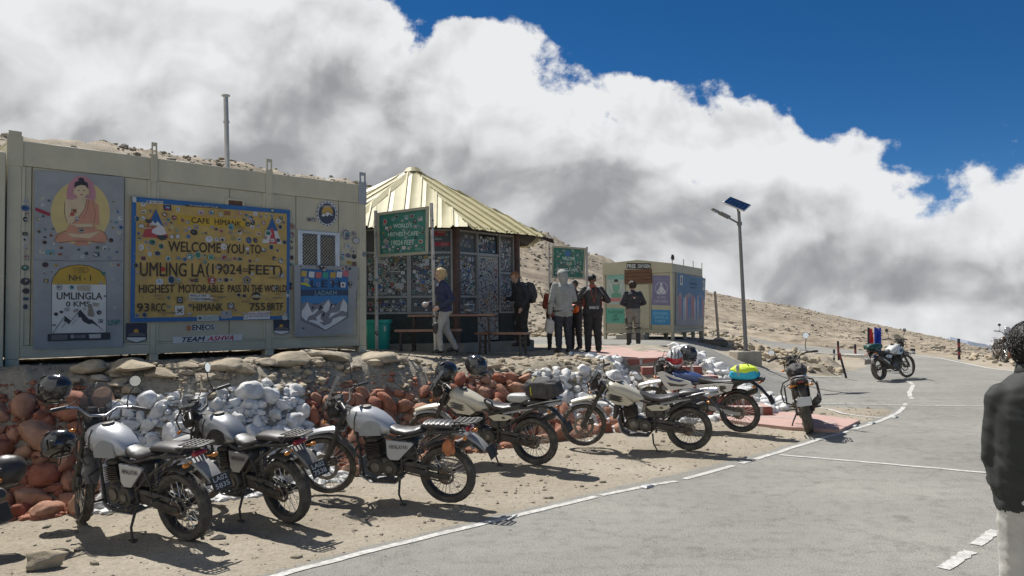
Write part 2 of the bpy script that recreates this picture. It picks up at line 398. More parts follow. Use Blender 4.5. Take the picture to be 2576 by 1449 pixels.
# ------------------------------------------------------------------ terrain
POLY=np.array([(-60,-20),(-14,5.4),(-7,7.5),(-5.2,8.1),(-4.3,8.4),(-2.8,9.1),(-1.4,10.9),(1.5,13.3),(3.6,14.6),(5.3,15.3),(5.7,16.4),(6.9,18.2),(9.6,21.4),(12.3,27),(15.5,36),(12,44),(0,52),(-40,60)],float)
PW=np.array([1.6,1.6,1.5,1.5,1.5,1.4,1.4,1.4,1.4,1.6,2.2,3.6,6,6.5,6.5,5,5,5],float)
def smo(t): t=np.clip(t,0,1); return t*t*(3-2*t)
def polydist(x,y,P=POLY,W=PW):
    best=np.full(np.shape(x),1e9); w=np.ones(np.shape(x)); inside=np.zeros(np.shape(x),bool); n=len(P)
    for i in range(n):
        a=P[i]; b=P[(i+1)%n]
        if i<n-1:
            d=b-a; t=np.clip(((x-a[0])*d[0]+(y-a[1])*d[1])/(d@d),0,1); q=np.hypot(x-a[0]-t*d[0],y-a[1]-t*d[1])
            m=q<best; best=np.where(m,q,best); w=np.where(m,W[i]*(1-t)+W[i+1]*t,w)
        inside^=((a[1]>y)!=(b[1]>y))&(x<(b[0]-a[0])*(y-a[1])/(b[1]-a[1]+1e-12)+a[0])
    return np.where(inside,best,-best),w
SK=[(-1400,330),(0,330),(250,355),(570,400),(915,463),(1370,588),(1480,632),(1780,733),(2000,770),(2200,815),(2400,858),(2500,892),(2700,930),(3300,960)]
AZ=[math.atan((u-1288)/FPX) for u,_ in SK]
RR=[45,45,48,52,58,75,85,120,140,160,160,150,150,150]; R0=[22,22,24,26,30,34,34,36,44,46,42,40,40,40]
ZR=[2+r*math.cos(a)*((800-.012*(u-1288))-v)/FPX for (u,v),r,a in zip(SK,RR,AZ)]
AZx=[-math.pi,-1.7,-1.2]+AZ+[1.3,2.0,math.pi]; RRx=[120,90,50]+RR+[150,200,120]; R0x=[60,40,22]+R0+[50,60,60]; ZRx=[0,8,11]+ZR+[-4,0,0]
def base(x,y):
    x=np.asarray(x,float);y=np.asarray(y,float)
    d,w=polydist(x,y); zt=1.22+.2*smo(-x/3.5)-.15*smo((x-.8)/1.5)*smo((20-y)/2.5); z=zt*smo(d/w)
    cap=.93-.486*((16.85-y)+.6*np.maximum(x-3.8,0)); cu=(16.85-y)+.6*np.maximum(x-3.8,0); wx=smo((x-1.7)/.7)*(y<19)*(y>12)*(x<7); z=np.where((cu>0)&(wx>0),np.minimum(z,np.maximum(cap,0)+(1-wx)*1.5),z)
    r=np.hypot(x,y);az=np.arctan2(x,y); r0=np.interp(az,AZx,R0x);Rr=np.interp(az,AZx,RRx);zr=np.interp(az,AZx,ZRx)
    t=(r-r0)/(Rr-r0); bz=np.where(t>0,z+(zr-z)*np.clip(t,0,1),z)
    bz=np.where(t>1,zr-(r-Rr)*.22*np.clip((r-Rr)/30,0,1),bz); return np.maximum(bz,-420)
def H2(x,y): return float(base(x,y))
def hsh(ix,iy,s):
    n=(ix*374761393+iy*668265263+s*974634777)&0x7fffffff; n=((n^(n>>13))*1274126177)&0x7fffffff; return ((n^(n>>16))&0xffff)/65535.
def vn(x,y,s=0):
    ix=np.floor(x).astype(np.int64);iy=np.floor(y).astype(np.int64);fx=x-ix;fy=y-iy;fx=fx*fx*(3-2*fx);fy=fy*fy*(3-2*fy)
    a=hsh(ix,iy,s);b=hsh(ix+1,iy,s);c=hsh(ix,iy+1,s);d=hsh(ix+1,iy+1,s); return (a*(1-fx)+b*fx)*(1-fy)+(c*(1-fx)+d*fx)*fy-.5
def fbm(x,y,o=5,s=0,g=.5):
    v=0;a=1
    for i in range(o): v=v+a*vn(x,y,s+i);x=x*2.03+1.7;y=y*2.03+5.1;a*=g
    return v
# road sheets, as pairs of side lines in plan
LOTL=[(-12,-6),(-5.2,2.7),(-3.4,4.55),(-2.02,6.12),(-1.2,6.95),(.75,8.72),(3.2,10.88),(6.42,14.25),(7.92,16.2),(8.4,18.8),(9.3,21.8),(10.9,25.6),(13.8,30),(15.8,35),(15.9,39),(14,42.5),(12,45)]
LOTR=[(14,-8),(16,-2),(17,2),(18,5),(18.5,7),(19,9),(19.5,12),(20,15),(19.5,17),(18,20),(17.2,24),(17.1,27.6),(18.2,31),(19.3,35),(19.6,40),(17.5,46),(14.5,50)]
UPN=[(7.95,16.15),(6.75,16.75),(6.2,17.3),(5.8,18.2),(5.2,19.2),(4.5,20.1),(3.2,21.2),(1,22.5),(-2,24.2)]
UPF=[(10.4,24.3),(8.7,22.9),(7.5,22.1),(6.5,22.0),(6.1,23.2),(6.9,26.0),(7.0,30),(2,31.5),(-1,31)]
def inpoly(x,y,P):
    r=np.zeros(np.shape(x),bool);n=len(P)
    for i in range(n):
        a=P[i];b=P[(i+1)%n]; r^=((a[1]>y)!=(b[1]>y))&(x<(b[0]-a[0])*(y-a[1])/(b[1]-a[1]+1e-12)+a[0])
    return r
RP=[LOTL+LOTR[::-1],UPN+UPF[::-1]]
def roaddist(x,y):
    best=np.full(np.shape(x),-1e9)
    for P in RP:
        d,_=polydist(x,y,np.array(P+[P[0]],float),np.ones(len(P)+1)); best=np.maximum(best,d)
    return best
def detail(x,y):
    r=np.hypot(x,y); d,w=polydist(x,y); rd=roaddist(x,y)
    off=smo((-rd-.05)/.8)                         # 0 on the road, 1 away from it
    az=np.arctan2(x,y); r0=np.interp(az,AZx,R0x); hill=smo((r-r0)/8)
    flat=.016*fbm(x*1.6,y*1.6,5,3)+.010*fbm(x*9,y*9,3,11)
    bank=.16*fbm(x*1.5,y*1.5,5,7)*smo((d+.3)/.8)*smo((w*1.5+.4-d)/.8)
    h=hill*(.42*fbm(x*.16,y*.16,6,21,.55)+.28*np.abs(fbm(x*.6,y*.45,4,31,.6)))*(1-.5*smo((r-60)/100))
    isl=.35*smo((x-7.5)/2.)*smo((14.5-x)/2.5)*smo((y-22.5)/1.5)*smo((31-y)/3)*(.5+fbm(x*.8,y*.8,4,44))
    return off*(flat+bank+h+np.maximum(isl,0))-.05*smo((rd+.02)/.25)
def Hd(x,y): return float(base(x,y)+detail(np.float64(x),np.float64(y)))
def Tpx(u,v,lo=3,hi=90):
    d=ray(u,v); ts=np.arange(lo,hi,.02); Z=CH+d.z*ts; b=base(d.x*ts,d.y*ts); i=int(np.argmax(Z<b)); return Vector((d.x*ts[i],d.y*ts[i],b[i]))
def Zp(u,v,z):
    d=ray(u,v); t=(z-CH)/d.z; return Vector((d.x*t,d.y*t,z))
def U(u,y): return (u-CXP)/FPX*y      # sideways offset of a photo column at a given distance
def ground_material():
    m=bpy.data.materials.new('dry_earth'); m.use_nodes=True; nt=m.node_tree;N=nt.nodes;L=nt.links;b=N['Principled BSDF']; b.inputs['Roughness'].default_value=.95; b.inputs['Specular IOR Level'].default_value=.15
    g=N.new('ShaderNodeNewGeometry')
    def noi(s,d,r=.6,sc=None):
        n=N.new('ShaderNodeTexNoise'); n.inputs['Scale'].default_value=s;n.inputs['Detail'].default_value=d;n.inputs['Roughness'].default_value=r
        if sc:
            mp=N.new('ShaderNodeMapping'); mp.inputs['Scale'].default_value=sc; mp.inputs['Rotation'].default_value=(0,0,.3); L.new(g.outputs['Position'],mp.inputs[0]); L.new(mp.outputs[0],n.inputs['Vector'])
        else: L.new(g.outputs['Position'],n.inputs['Vector'])
        return n.outputs[0]
    def ramp(x,st):
        r=N.new('ShaderNodeValToRGB'); L.new(x,r.inputs[0]); e=r.color_ramp.elements
        e[0].position,e[0].color=st[0][0],(*st[0][1],1); e[1].position,e[1].color=st[-1][0],(*st[-1][1],1)
        for p,c in st[1:-1]: q=e.new(p); q.color=(*c,1)
        return r.outputs[0]
    def mix(f,a,c,bl='MIX'):
        x=N.new('ShaderNodeMix'); x.data_type='RGBA'; x.blend_type=bl
        for i,v in((0,f),(6,a),(7,c)):
            if isinstance(v,bpy.types.NodeSocket): L.new(v,x.inputs[i])
            else: x.inputs[i].default_value=v if i==0 else (*v,1)
        return x.outputs[2]
    c=ramp(noi(.55,9,.62),[(.3,(.30,.26,.195)),(.5,(.40,.35,.27)),(.7,(.47,.42,.335))])
    c=mix(.8,c,ramp(noi(14,8,.7),[(.3,(.62,.60,.58)),(.5,(1,1,1)),(.75,(1.15,1.12,1.08))]),'MULTIPLY')
    sp=ramp(noi(60,3,.6),[(.36,(.45,.45,.46)),(.42,(1,1,1)),(.62,(1,1,1)),(.68,(1.3,1.28,1.25))])
    c=mix(.55,c,sp,'MULTIPLY')
    # far slopes: darker scree streaks along the contour
    s=N.new('ShaderNodeSeparateXYZ'); L.new(g.outputs['Position'],s.inputs[0])
    far=N.new('ShaderNodeMapRange'); far.inputs[1].default_value=32; far.inputs[2].default_value=44; L.new(s.outputs[1],far.inputs[0])
    st=ramp(noi(1,9,.68,(.05,.16,.9)),[(.36,(.56,.53,.51)),(.5,(.86,.82,.79)),(.64,(1.04,1.02,1.0))])
    st2=ramp(noi(1.1,10,.75),[(.34,(.62,.60,.58)),(.5,(1,1,1)),(.66,(1.12,1.12,1.1))])
    f=mix(1,st,st2,'MULTIPLY'); c2=mix(1,c,f,'MULTIPLY'); c=mix(far.outputs[0],c,c2)
    L.new(c,b.inputs['Base Color'])
    bu=N.new('ShaderNodeBump'); bu.inputs['Strength'].default_value=.9; bu.inputs['Distance'].default_value=.03
    a=N.new('ShaderNodeMath'); a.operation='ADD'; L.new(noi(9,9,.7),a.inputs[0]); L.new(noi(45,4,.6),a.inputs[1]); L.new(a.outputs[0],bu.inputs['Height']); L.new(bu.outputs[0],b.inputs['Normal'])
    return m
EARTH=ground_material()
def asphalt_material():
    m=bpy.data.materials.new('worn_asphalt'); m.use_nodes=True; nt=m.node_tree;N=nt.nodes;L=nt.links;b=N['Principled BSDF']; b.inputs['Roughness'].default_value=.9; b.inputs['Specular IOR Level'].default_value=.2
    g=N.new('ShaderNodeNewGeometry')
    def noi(s,d,r=.6,sc=None):
        n=N.new('ShaderNodeTexNoise'); n.inputs['Scale'].default_value=s;n.inputs['Detail'].default_value=d;n.inputs['Roughness'].default_value=r
        if sc:
            mp=N.new('ShaderNodeMapping'); mp.inputs['Scale'].default_value=sc; mp.inputs['Rotation'].default_value=(0,0,-.8); L.new(g.outputs['Position'],mp.inputs[0]); L.new(mp.outputs[0],n.inputs['Vector'])
        else: L.new(g.outputs['Position'],n.inputs['Vector'])
        return n.outputs[0]
    def ramp(x,st):
        r=N.new('ShaderNodeValToRGB'); L.new(x,r.inputs[0]); e=r.color_ramp.elements
        e[0].position,e[0].color=st[0][0],(*st[0][1],1); e[1].position,e[1].color=st[-1][0],(*st[-1][1],1)
        for p,c in st[1:-1]: q=e.new(p); q.color=(*c,1)
        return r.outputs[0]
    def mul(a,c,f=1):
        x=N.new('ShaderNodeMix'); x.data_type='RGBA'; x.blend_type='MULTIPLY'; x.inputs[0].default_value=f; L.new(a,x.inputs[6]); L.new(c,x.inputs[7]); return x.outputs[2]
    c=ramp(noi(.35,7,.6),[(.32,(.235,.229,.203)),(.5,(.27,.262,.235)),(.68,(.315,.304,.266))])
    c=mul(c,ramp(noi(1,6,.6,(.25,2.2,1)),[(.35,(.94,.94,.94)),(.5,(1,1,1)),(.7,(1.04,1.035,1.03))]))
    c=mul(c,ramp(noi(75,3,.6),[(.34,(.45,.45,.45)),(.47,(.97,.97,.97)),(.56,(1,1,1)),(.68,(1.55,1.52,1.48))]),.9)
    c=mul(c,ramp(noi(6,8,.75),[(.36,(.80,.80,.80)),(.5,(1,1,1)),(.7,(1.06,1.06,1.05))]))
    vo=N.new('ShaderNodeTexVoronoi'); vo.feature='DISTANCE_TO_EDGE'; vo.inputs['Scale'].default_value=.55; va=N.new('ShaderNodeVectorMath'); va.operation='ADD'; wn=N.new('ShaderNodeTexNoise'); wn.inputs['Scale'].default_value=2.5; wn.inputs['Detail'].default_value=8; wn.inputs['Roughness'].default_value=.7; L.new(g.outputs['Position'],wn.inputs['Vector']); vs_=N.new('ShaderNodeVectorMath'); vs_.operation='SCALE'; vs_.inputs[3].default_value=.9; L.new(wn.outputs['Color'],vs_.inputs[0]); L.new(g.outputs['Position'],va.inputs[0]); L.new(vs_.outputs[0],va.inputs[1]); L.new(va.outputs[0],vo.inputs['Vector'])
    c=mul(c,ramp(vo.outputs['Distance'],[(.0,(.62,.61,.60)),(.006,(.72,.72,.71)),(.012,(1,1,1))]),.55)
    c=mul(c,ramp(noi(2.2,4,.5),[(.30,(.78,.78,.79)),(.36,(1,1,1)),(1,(1,1,1))]),.8)
    L.new(c,b.inputs['Base Color'])
    bu=N.new('ShaderNodeBump'); bu.inputs['Strength'].default_value=.55; bu.inputs['Distance'].default_value=.008; L.new(noi(120,3,.6),bu.inputs['Height']); L.new(bu.outputs[0],b.inputs['Normal'])
    return m
ASPH=asphalt_material()
def build_ground():
    azs=np.concatenate([np.linspace(-math.pi,-.85,26)[:-1],np.linspace(-.85,.85,620),np.linspace(.85,math.pi,26)[1:-1]])
    rs=np.concatenate([[.8,2],np.arange(3,30,.13),30*np.exp(np.arange(0,math.log(6000/30),.028))])
    A,Q=np.meshgrid(azs,rs); X=Q*np.sin(A);Y=Q*np.cos(A); Z=base(X,Y)+detail(X,Y)
    na=len(azs);nr=len(rs); V=np.stack([X.ravel(),Y.ravel(),Z.ravel()],1); V=np.vstack([V,[0,0,-.05]])
    i=np.arange(nr-1)[:,None]*na;j=np.arange(na)[None,:];j2=(j+1)%na
    F=np.stack([i+j,i+j2,i+na+j2,i+na+j],-1).reshape(-1,4)[:, ::-1]
    me=bpy.data.meshes.new('ground'); c0=len(V)-1
    faces=F.tolist()+[(c0,int((k+1)%na),int(k)) for k in range(na)]
    me.from_pydata(V.tolist(),[],faces); me.materials.append(EARTH); me.polygons.foreach_set('use_smooth',[True]*len(faces)); me.update()
    o=bpy.data.objects.new('ground',me); col.objects.link(o); tag(o,'pale brown stony earth of the parking strip and the hillside behind','ground',kind='structure')
    # flip check
    if me.polygons[len(faces)//2].normal.z<0: me.flip_normals()
build_ground()
def resamp(P,n):
    P=[Vector((a,b,0)) for a,b in P]; k=len(P)
    out=[]
    for i in range(k-1):
        p0=P[max(i-1,0)];p1=P[i];p2=P[i+1];p3=P[min(i+2,k-1)]
        for q in range(n):
            t=q/n; out.append(.5*((2*p1)+(p2-p0)*t+(2*p0-5*p1+4*p2-p3)*t*t+(3*p1-p0-3*p2+p3)*t**3))
    out.append(P[-1]); return out
def sheet(name,Lp,Rp,mt,label,lift,nl=14,nc=40,rag=.14,kind='structure',cat=None):
    A=resamp(Lp,nl);B=resamp(Rp,nl); rng=random.Random(5)
    vs=[];n=len(A)
    for i in range(n):
        ra=rag*noise.noise(Vector((i*.9,3,0))); a=A[i]+(A[i]-B[i]).normalized()*ra
        for j in range(nc+1):
            t=(j/nc)**1.35; p=a.lerp(B[i],t); vs.append((p.x,p.y,0))
    xy=np.array(vs); z=base(xy[:,0],xy[:,1])+lift; vs=[(x,y,float(q)) for (x,y,_),q in zip(vs,z)]
    fs=[(i*(nc+1)+j,i*(nc+1)+j+1,(i+1)*(nc+1)+j+1,(i+1)*(nc+1)+j) for i in range(n-1) for j in range(nc)]
    mb=MB().add(vs,fs); o=mb.build(name,mt,None,False,180)
    if o.data.polygons[len(fs)//2].normal.z<0: o.data.flip_normals()
    return tag(o,label,cat,kind=kind)
sheet('parking_lot',LOTL,LOTR,ASPH,'worn grey asphalt of the parking lot and the road leaving it',.000)
sheet('upper_road',UPN,UPF,ASPH,'grey asphalt road climbing past the oxygen cabin',-.004,nl=16,nc=26)
PAINT=mat('worn_white_paint',(.66,.65,.61),.85,0,.25,22,bump=.3,bs=150,dust=1.0,dustc=(.29,.28,.25))
def stripe(P,w,label,lift=.006,n=10,gaps=0,sub=1):
    pts=resamp(P,n); mb=MB(); k=len(pts); vs=[]
    for i in range(k):
        t=(pts[min(i+1,k-1)]-pts[max(i-1,0)]).normalized(); nn=Vector((-t.y,t.x,0)); q=w/2*(1+.16*noise.noise(Vector((i*1.3,w*9,1))))
        wob=.02*noise.noise(Vector((i*.4,7,w)))
        for s in(-1,1): p=pts[i]+nn*(s*q+wob); vs.append(p)
    z=[H2(p.x,p.y)+lift for p in vs]; mb.add([(p.x,p.y,q) for p,q in zip(vs,z)],[(2*i,2*i+1,2*i+3,2*i+2) for i in range(k-1) if not(gaps and noise.noise(Vector((i*.5,gaps,0)))>.28)],0,None,False)
    o=mb.build('road_marking',PAINT,None,False,180)
    if o.data.polygons and o.data.polygons[0].normal.z<0: o.data.flip_normals()
    return tag(o,label,None,kind='structure')
def zpts(L): return [tuple(Zp(u,v,0).xy) for u,v in L]
EDGE=[(-5.0,2.9),(-3.3,4.6)]+zpts([(700,1449),(1000,1370),(1300,1298),(1500,1250)])
stripe(EDGE,.09,'white edge line along the near side of the parked motorcycles')
stripe(zpts([(1512,1247),(1640,1221),(1700,1211)]),.085,'short white edge line between two breaks beside a road stud')
stripe(zpts([(1722,1206),(1900,1156),(2050,1109),(2200,1064),(2262,1036),(2279,1015)]),.09,'white edge line curving away to the far parking bay',gaps=3)
stripe(zpts([(1962,1145),(2200,1165),(2460,1188),(2750,1214)]),.085,'long white bay line crossing the lot nearest the camera')
stripe(zpts([(2060,1016),(2240,1019),(2400,1021),(2560,1019)]),.08,'far white bay line beyond the curve of the edge line')
stripe([(6.05,17.05),(6.6,16.45)]+zpts([(2130,1042),(2215,1052)]),.09,'white line bordering the pink slab and the road')
stripe([(x-.12,y-.12) for x,y in UPF[:5]][::-1],.09,'white line on the far edge of the upper road')
stripe(zpts([(2280,958),(2296,968),(2288,990),(2294,1004)]),.10,'worn white patch line under the far motorcycle',gaps=2)
stripe([(17.0,25.5),(17.0,27.4),(18.0,31),(19.0,35),(19.2,39)],.13,'pale kerb line on the outer edge of the road bend')
for k,(a,b) in enumerate([((2373,1432),(2440,1388)),((2455,1372),(2505,1335))]):
    p=Zp(*a,0);q=Zp(*b,0); stripe([tuple(p.xy),tuple(((p+q)/2).xy),tuple(q.xy)],.10,['nearest thick white dash of the centre line','second thick white dash beside the man in the dark jacket'][k])
# distant snowy range
def range_far():
    mb=MB(); rng=random.Random(3); n=90; vs=[]
    for i in range(n+1):
        a=.50+.75*i/n; d=5200
        peak=-205+60*noise.noise(Vector((i*.21,0,0)))+25*noise.noise(Vector((i*.8,2,0)))+ (55 if False else 0)
        tt=(a-.30)
        for j,(dd,h) in enumerate(((0,-700),(500,-430),(900,peak*.5-150),(1200,peak),(1700,-420))):
            w=70*noise.noise(Vector((i*.6,j*3.1,4))) if 0<j<4 else 0
            vs.append(((d+dd)*math.sin(a),(d+dd)*math.cos(a),h+(w*.3 if j==3 else w)))
    fs=[(i*5+j,(i+1)*5+j,(i+1)*5+j+1,i*5+j+1) for i in range(n) for j in range(4)]
    mb.add(vs,fs); m=mat('hazed_snowy_rock',(.24,.27,.32),.9,0,.35,.004)  # distance haze is painted into this bluish rock and snow colour
    tag(mb.build('far_mountains',m,None,False,25),'snowy mountains far beyond the pass, pale blue from haze put into their colour',None,kind='structure')
range_far()
# ------------------------------------------------------------------ stones
def rock_mesh(name,seed,sub,mt,flat=.7,ang=.35,rnd=False):
    bm=bmesh.new(); bmesh.ops.create_icosphere(bm,subdivisions=sub,radius=1); rng=random.Random(seed)
    cuts=[(Vector((rng.gauss(0,1),rng.gauss(0,1),rng.gauss(0,1))).normalized(),rng.uniform(.55,.85) if rnd else rng.uniform(.5,.82)) for _ in range(6 if rnd else 11)]
    for v in bm.verts:
        p=v.co.copy()
        for n,d in cuts:
            e=p.dot(n)-d
            if e>0: p-=n*e*(.88 if rnd else .96)
        p*=1+ang*.35*noise.noise(p*1.7+Vector((seed,0,0)))+.05*noise.noise(p*5+Vector((0,seed,0)))
        v.co=Vector((p.x,p.y*.8,p.z*flat))
    me=bpy.data.meshes.new(name); bm.to_mesh(me); bm.free(); me.materials.append(mt)
    me.polygons.foreach_set('use_smooth',[True]*len(me.polygons)); me.set_sharp_from_angle(angle=R(38)); return me
def rock_mat(name,c1,c2,bump=.6):
    m=bpy.data.materials.new(name); m.use_nodes=True; nt=m.node_tree;N=nt.nodes;L=nt.links;b=N['Principled BSDF']; b.inputs['Roughness'].default_value=.88; b.inputs['Specular IOR Level'].default_value=.25
    oi=N.new('ShaderNodeObjectInfo'); g=N.new('ShaderNodeNewGeometry')
    n=N.new('ShaderNodeTexNoise'); n.inputs['Scale'].default_value=7; n.inputs['Detail'].default_value=9; n.inputs['Roughness'].default_value=.68; L.new(g.outputs['Position'],n.inputs['Vector'])
    mx=N.new('ShaderNodeMix'); mx.data_type='RGBA'; L.new(oi.outputs['Random'],mx.inputs[0]); mx.inputs[6].default_value=(*c1,1); mx.inputs[7].default_value=(*c2,1)
    r=N.new('ShaderNodeValToRGB'); L.new(n.outputs[0],r.inputs[0]); e=r.color_ramp.elements; e[0].position=.3;e[0].color=(.55,.53,.5,1);e[1].position=.62;e[1].color=(1.08,1.08,1.08,1)
    mu=N.new('ShaderNodeMix'); mu.data_type='RGBA'; mu.blend_type='MULTIPLY'; mu.inputs[0].default_value=.85; L.new(mx.outputs[2],mu.inputs[6]); L.new(r.outputs[0],mu.inputs[7]); L.new(mu.outputs[2],b.inputs['Base Color'])
    bn=N.new('ShaderNodeTexNoise'); bn.inputs['Scale'].default_value=28; bn.inputs['Detail'].default_value=8; bn.inputs['Roughness'].default_value=.65; L.new(g.outputs['Position'],bn.inputs['Vector'])
    bu=N.new('ShaderNodeBump'); bu.inputs['Strength'].default_value=bump; bu.inputs['Distance'].default_value=.02; L.new(bn.outputs[0],bu.inputs['Height']); L.new(bu.outputs[0],b.inputs['Normal'])
    return m
RED=rock_mat('red_painted_stone',(.34,.125,.078),(.47,.28,.19)); WHT=rock_mat('whitewashed_stone',(.72,.71,.67),(.84,.84,.83),.5); TAN=rock_mat('tan_stone',(.40,.33,.23),(.50,.43,.32)); GRY=rock_mat('grey_brown_stone',(.30,.26,.20),(.52,.46,.37))
RM={}
for nm,mt in(('red',RED),('white',WHT),('tan',TAN),('grey',GRY)):
    RM[nm]=[rock_mesh('stone',i*7+len(nm),3 if nm!='grey' else 2,mt,.72,.5,nm in('white','red') and i%3!=0) for i in range(9)]
def stone(parent,nm,p,s,rng,name='stone',flatter=1,ori=None):
    o=bpy.data.objects.new(name,rng.choice(RM[nm])); col.objects.link(o)
    q=(ori or Euler((rng.uniform(-.5,.5),rng.uniform(-.5,.5),rng.uniform(0,6.28)))).to_matrix().to_4x4()
    m=Matrix.Translation(p)@q@Matrix.Diagonal((s*rng.uniform(.85,1.3),s*rng.uniform(.85,1.15),s*rng.uniform(.8,1.15)*flatter,1))
    if parent is not None: o.parent=parent; o.matrix_basis=parent.matrix_world.inverted()@m
    else: o.matrix_basis=m
    return o
def bankline(t):
    # foot line of the bank by arclength parameter over POLY[1:10]
    P=[Vector((a,b,0)) for a,b in POLY[1:10]]
    k=min(int(t),len(P)-2); f=t-k; return P[k].lerp(P[k+1],f)
def bank_stones(root,nm,t0,t1,d0,d1,size,num,seed,jit=.15,zoff=.0,lift=.35,prob=None):
    """stones laid on the slope by dart throwing so that they sit side by side"""
    rng=random.Random(seed); done=[]
    tries=0
    while len(done)<num and tries<num*60:
        tries+=1; t=rng.uniform(t0,t1); p=bankline(t); e=.02; tg=(bankline(min(t+e,7.99))-bankline(max(t-e,0))).normalized(); n=Vector((-tg.y,tg.x,0))
        dd=rng.uniform(d0,d1); q=p+n*dd
        if prob and not prob(t,dd,rng): continue
        s=size*rng.choice([.62,.8,.9,1,1.1,1.35])*.5
        if q.x>2.38+.69*(16.85-q.y) and q.y>15: continue
        if q.y>16.8: continue
        z=H2(q.x,q.y)
        P3=Vector((q.x,q.y,z))
        if any((P3-a).length<(s+b)*.80 for a,b in done): continue
        done.append((P3,s)); sl=(H2(q.x+n.x*.1,q.y+n.y*.1)-z)/.1; nr=Vector((-n.x*sl,-n.y*sl,1)).normalized()
        ori=(nr.to_track_quat('Z','Y')@Euler((rng.uniform(-.35,.35),rng.uniform(-.35,.35),rng.uniform(0,6.28))).to_quaternion()).to_euler()
        stone(root,nm,P3+nr*s*lift+Vector((0,0,zoff)),s*1.12,rng,ori=ori)
    return len(done)
# ------------------------------------------------------------------ container cafe
CREAM=mat('cream_steel',(.51,.475,.35),.55,0,.10,2.5,bump=.12,bs=20,dust=.18)
CREAM2=mat('cream_steel_frame',(.53,.495,.365),.5,0,.12,2,bump=.1,bs=25,dust=.22)
DARK=mat('dark_void',(.02,.02,.02),.9); STEEL=mat('galvanised_steel',(.42,.42,.41),.45,.6,.15,5,dust=.2); ALU=mat('aluminium_frame',(.62,.63,.64),.4,.7,.1,4,dust=.15)
WOODB=mat('brown_wood',(.13,.06,.03),.6,0,.25,8,bump=.3,bs=40); BLUEP=mat('blue_board_paint',(.03,.14,.36),.55,0,.2,5,dust=.15)
OCHRE=mat('ochre_board_paint',(.50,.34,.10),.6,0,.22,4,bump=.1,bs=20,dust=.25,dustc=(.33,.26,.16)); GREYB=mat('grey_board_paint',(.31,.325,.34),.6,0,.15,3,dust=.25,dustc=(.3,.28,.25))
GREENB=mat('green_board_paint',(.01,.16,.12),.5,0,.15,5,dust=.08); GLASSD=mat('dark_window_glass',(.03,.035,.04),.12,0,.1,2,spec=.6); 
CA=Vector((-6.84,10.59,0)); CB=Vector((-2.84,14.47,0)); cex=(CB-CA).normalized()
CF=Face((CA.x,CA.y,0),cex); 
RX=lambda x:(x*.65559)/1.5652; RY=lambda y:(500+y*.65559)/1.5652     # first survey crop
def cq(x,y): return CF.px(RX(x),RY(y))
z_top=cq(85,105)[1]*.5+cq(2190,330)[1]*.5; z_tb=(cq(85,250)[1]+cq(2165,440)[1])/2; z_bt=(cq(85,1352)[1]+cq(2165,1250)[1])/2; z_b0=(cq(85,1405)[1]+cq(2165,1305)[1])/2
sL=cq(38,700)[0]; sR=cq(2197,700)[0]; ZG=1.40
cont=thing('container_cafe','long cream steel container cafe on short legs, its front covered with painted boards','building',(CA.x,CA.y,ZG),(0,0,math.atan2(cex.y,cex.x)))
DEP=2.4
def C(name,mt,fn,**k): return child(cont,name,mt,fn,world=True,**k)
C('body',CREAM,lambda b:CF.box(b,sL+.03,sR-.03,z_b0+.02,z_top-.03,-DEP,-.055))
posts=[(38,92),(905,938),(1597,1632),(2168,2197)]
ps=[(cq(a,700)[0],cq(b,700)[0]) for a,b in posts]; ps[0]=(sL,sL+.17); ps[3]=(sR-.15,sR)
for i,(a,b) in enumerate(ps):
    C('post',CREAM2,lambda m:CF.box(m,a,b,z_b0,z_top-.0,-.05,.006,bev=.003))
    C('leg',CREAM2,lambda m:(CF.box(m,a+.0,b+(.04 if i in(1,2) else 0),ZG-.15,z_b0-.002,-.16,.006,bev=.006),CF.box(m,a-.03,b+.05,ZG-.2,ZG+.02,-.18,.07)))
    if i in(0,3): C('leg',CREAM2,lambda m:CF.box(m,a,b,ZG-.2,z_b0-.002,-DEP,-DEP+.15))
hk=[(85,38,60,30,190),(0,905,935,140,282),(0,1597,1630,212,347),(0,2170,2197,280,440)]
for i,(a,b) in enumerate(ps):
    h0=z_top-.02
    def hook(m,a=a,b=b,i=i):
        w=(b-a)/2+.012; c=(a+b)/2; t=z_top+(.24 if i else .12)
        lo=z_tb-.02
        CF.box(m,c-w,c+w,lo,z_top+.06,.0065,.018,bev=.003)
        w*=.8
        CF.box(m,c-w,c-w*.45,z_top+.06,t-.06,.008,.018);CF.box(m,c+w*.45,c+w,z_top+.06,t-.06,.008,.018);CF.box(m,c-w,c+w,t-.06,t,.008,.018)
    C('lifting_lug',STEEL if i==3 else CREAM2,hook)
for i in range(3):
    a,b=ps[i][1],ps[i+1][0]
    C('top_beam',CREAM2,lambda m:CF.box(m,a+.002,b-.002,z_tb,z_top,-.05,.002,bev=.006))
    C('bottom_beam',CREAM2,lambda m:(CF.box(m,a+.002,b-.002,z_b0,z_bt,-.05,.004,bev=.006),CF.box(m,a+.002,b-.002,z_bt+.003,z_bt+.03,-.05,.002)))
seams=[[190,745],[955,1380],[1780,2036]]
for i in range(3):
    a,b=ps[i][1]+.002,ps[i+1][0]-.002; cuts=[a]+[cq(x,700)[0] for x in seams[i] if a+.05<cq(x,700)[0]<b-.05]+[b]
    for p,q in zip(cuts[:-1],cuts[1:]): C('wall_panel',CREAM,lambda m:CF.box(m,p+.005,q-.005,z_bt+.033,z_tb-.003,-.05,-.012,bev=.006))
    for p in (a,b-.045): C('trim',CREAM2,lambda m:CF.box(m,p,p+.045,z_bt+.033,z_tb-.003,-.011,.001,bev=.004))
C('roof',CREAM2,lambda m:CF.box(m,sL+.02,sR-.02,z_top-.028,z_top-.004,-DEP-.02,-.052))
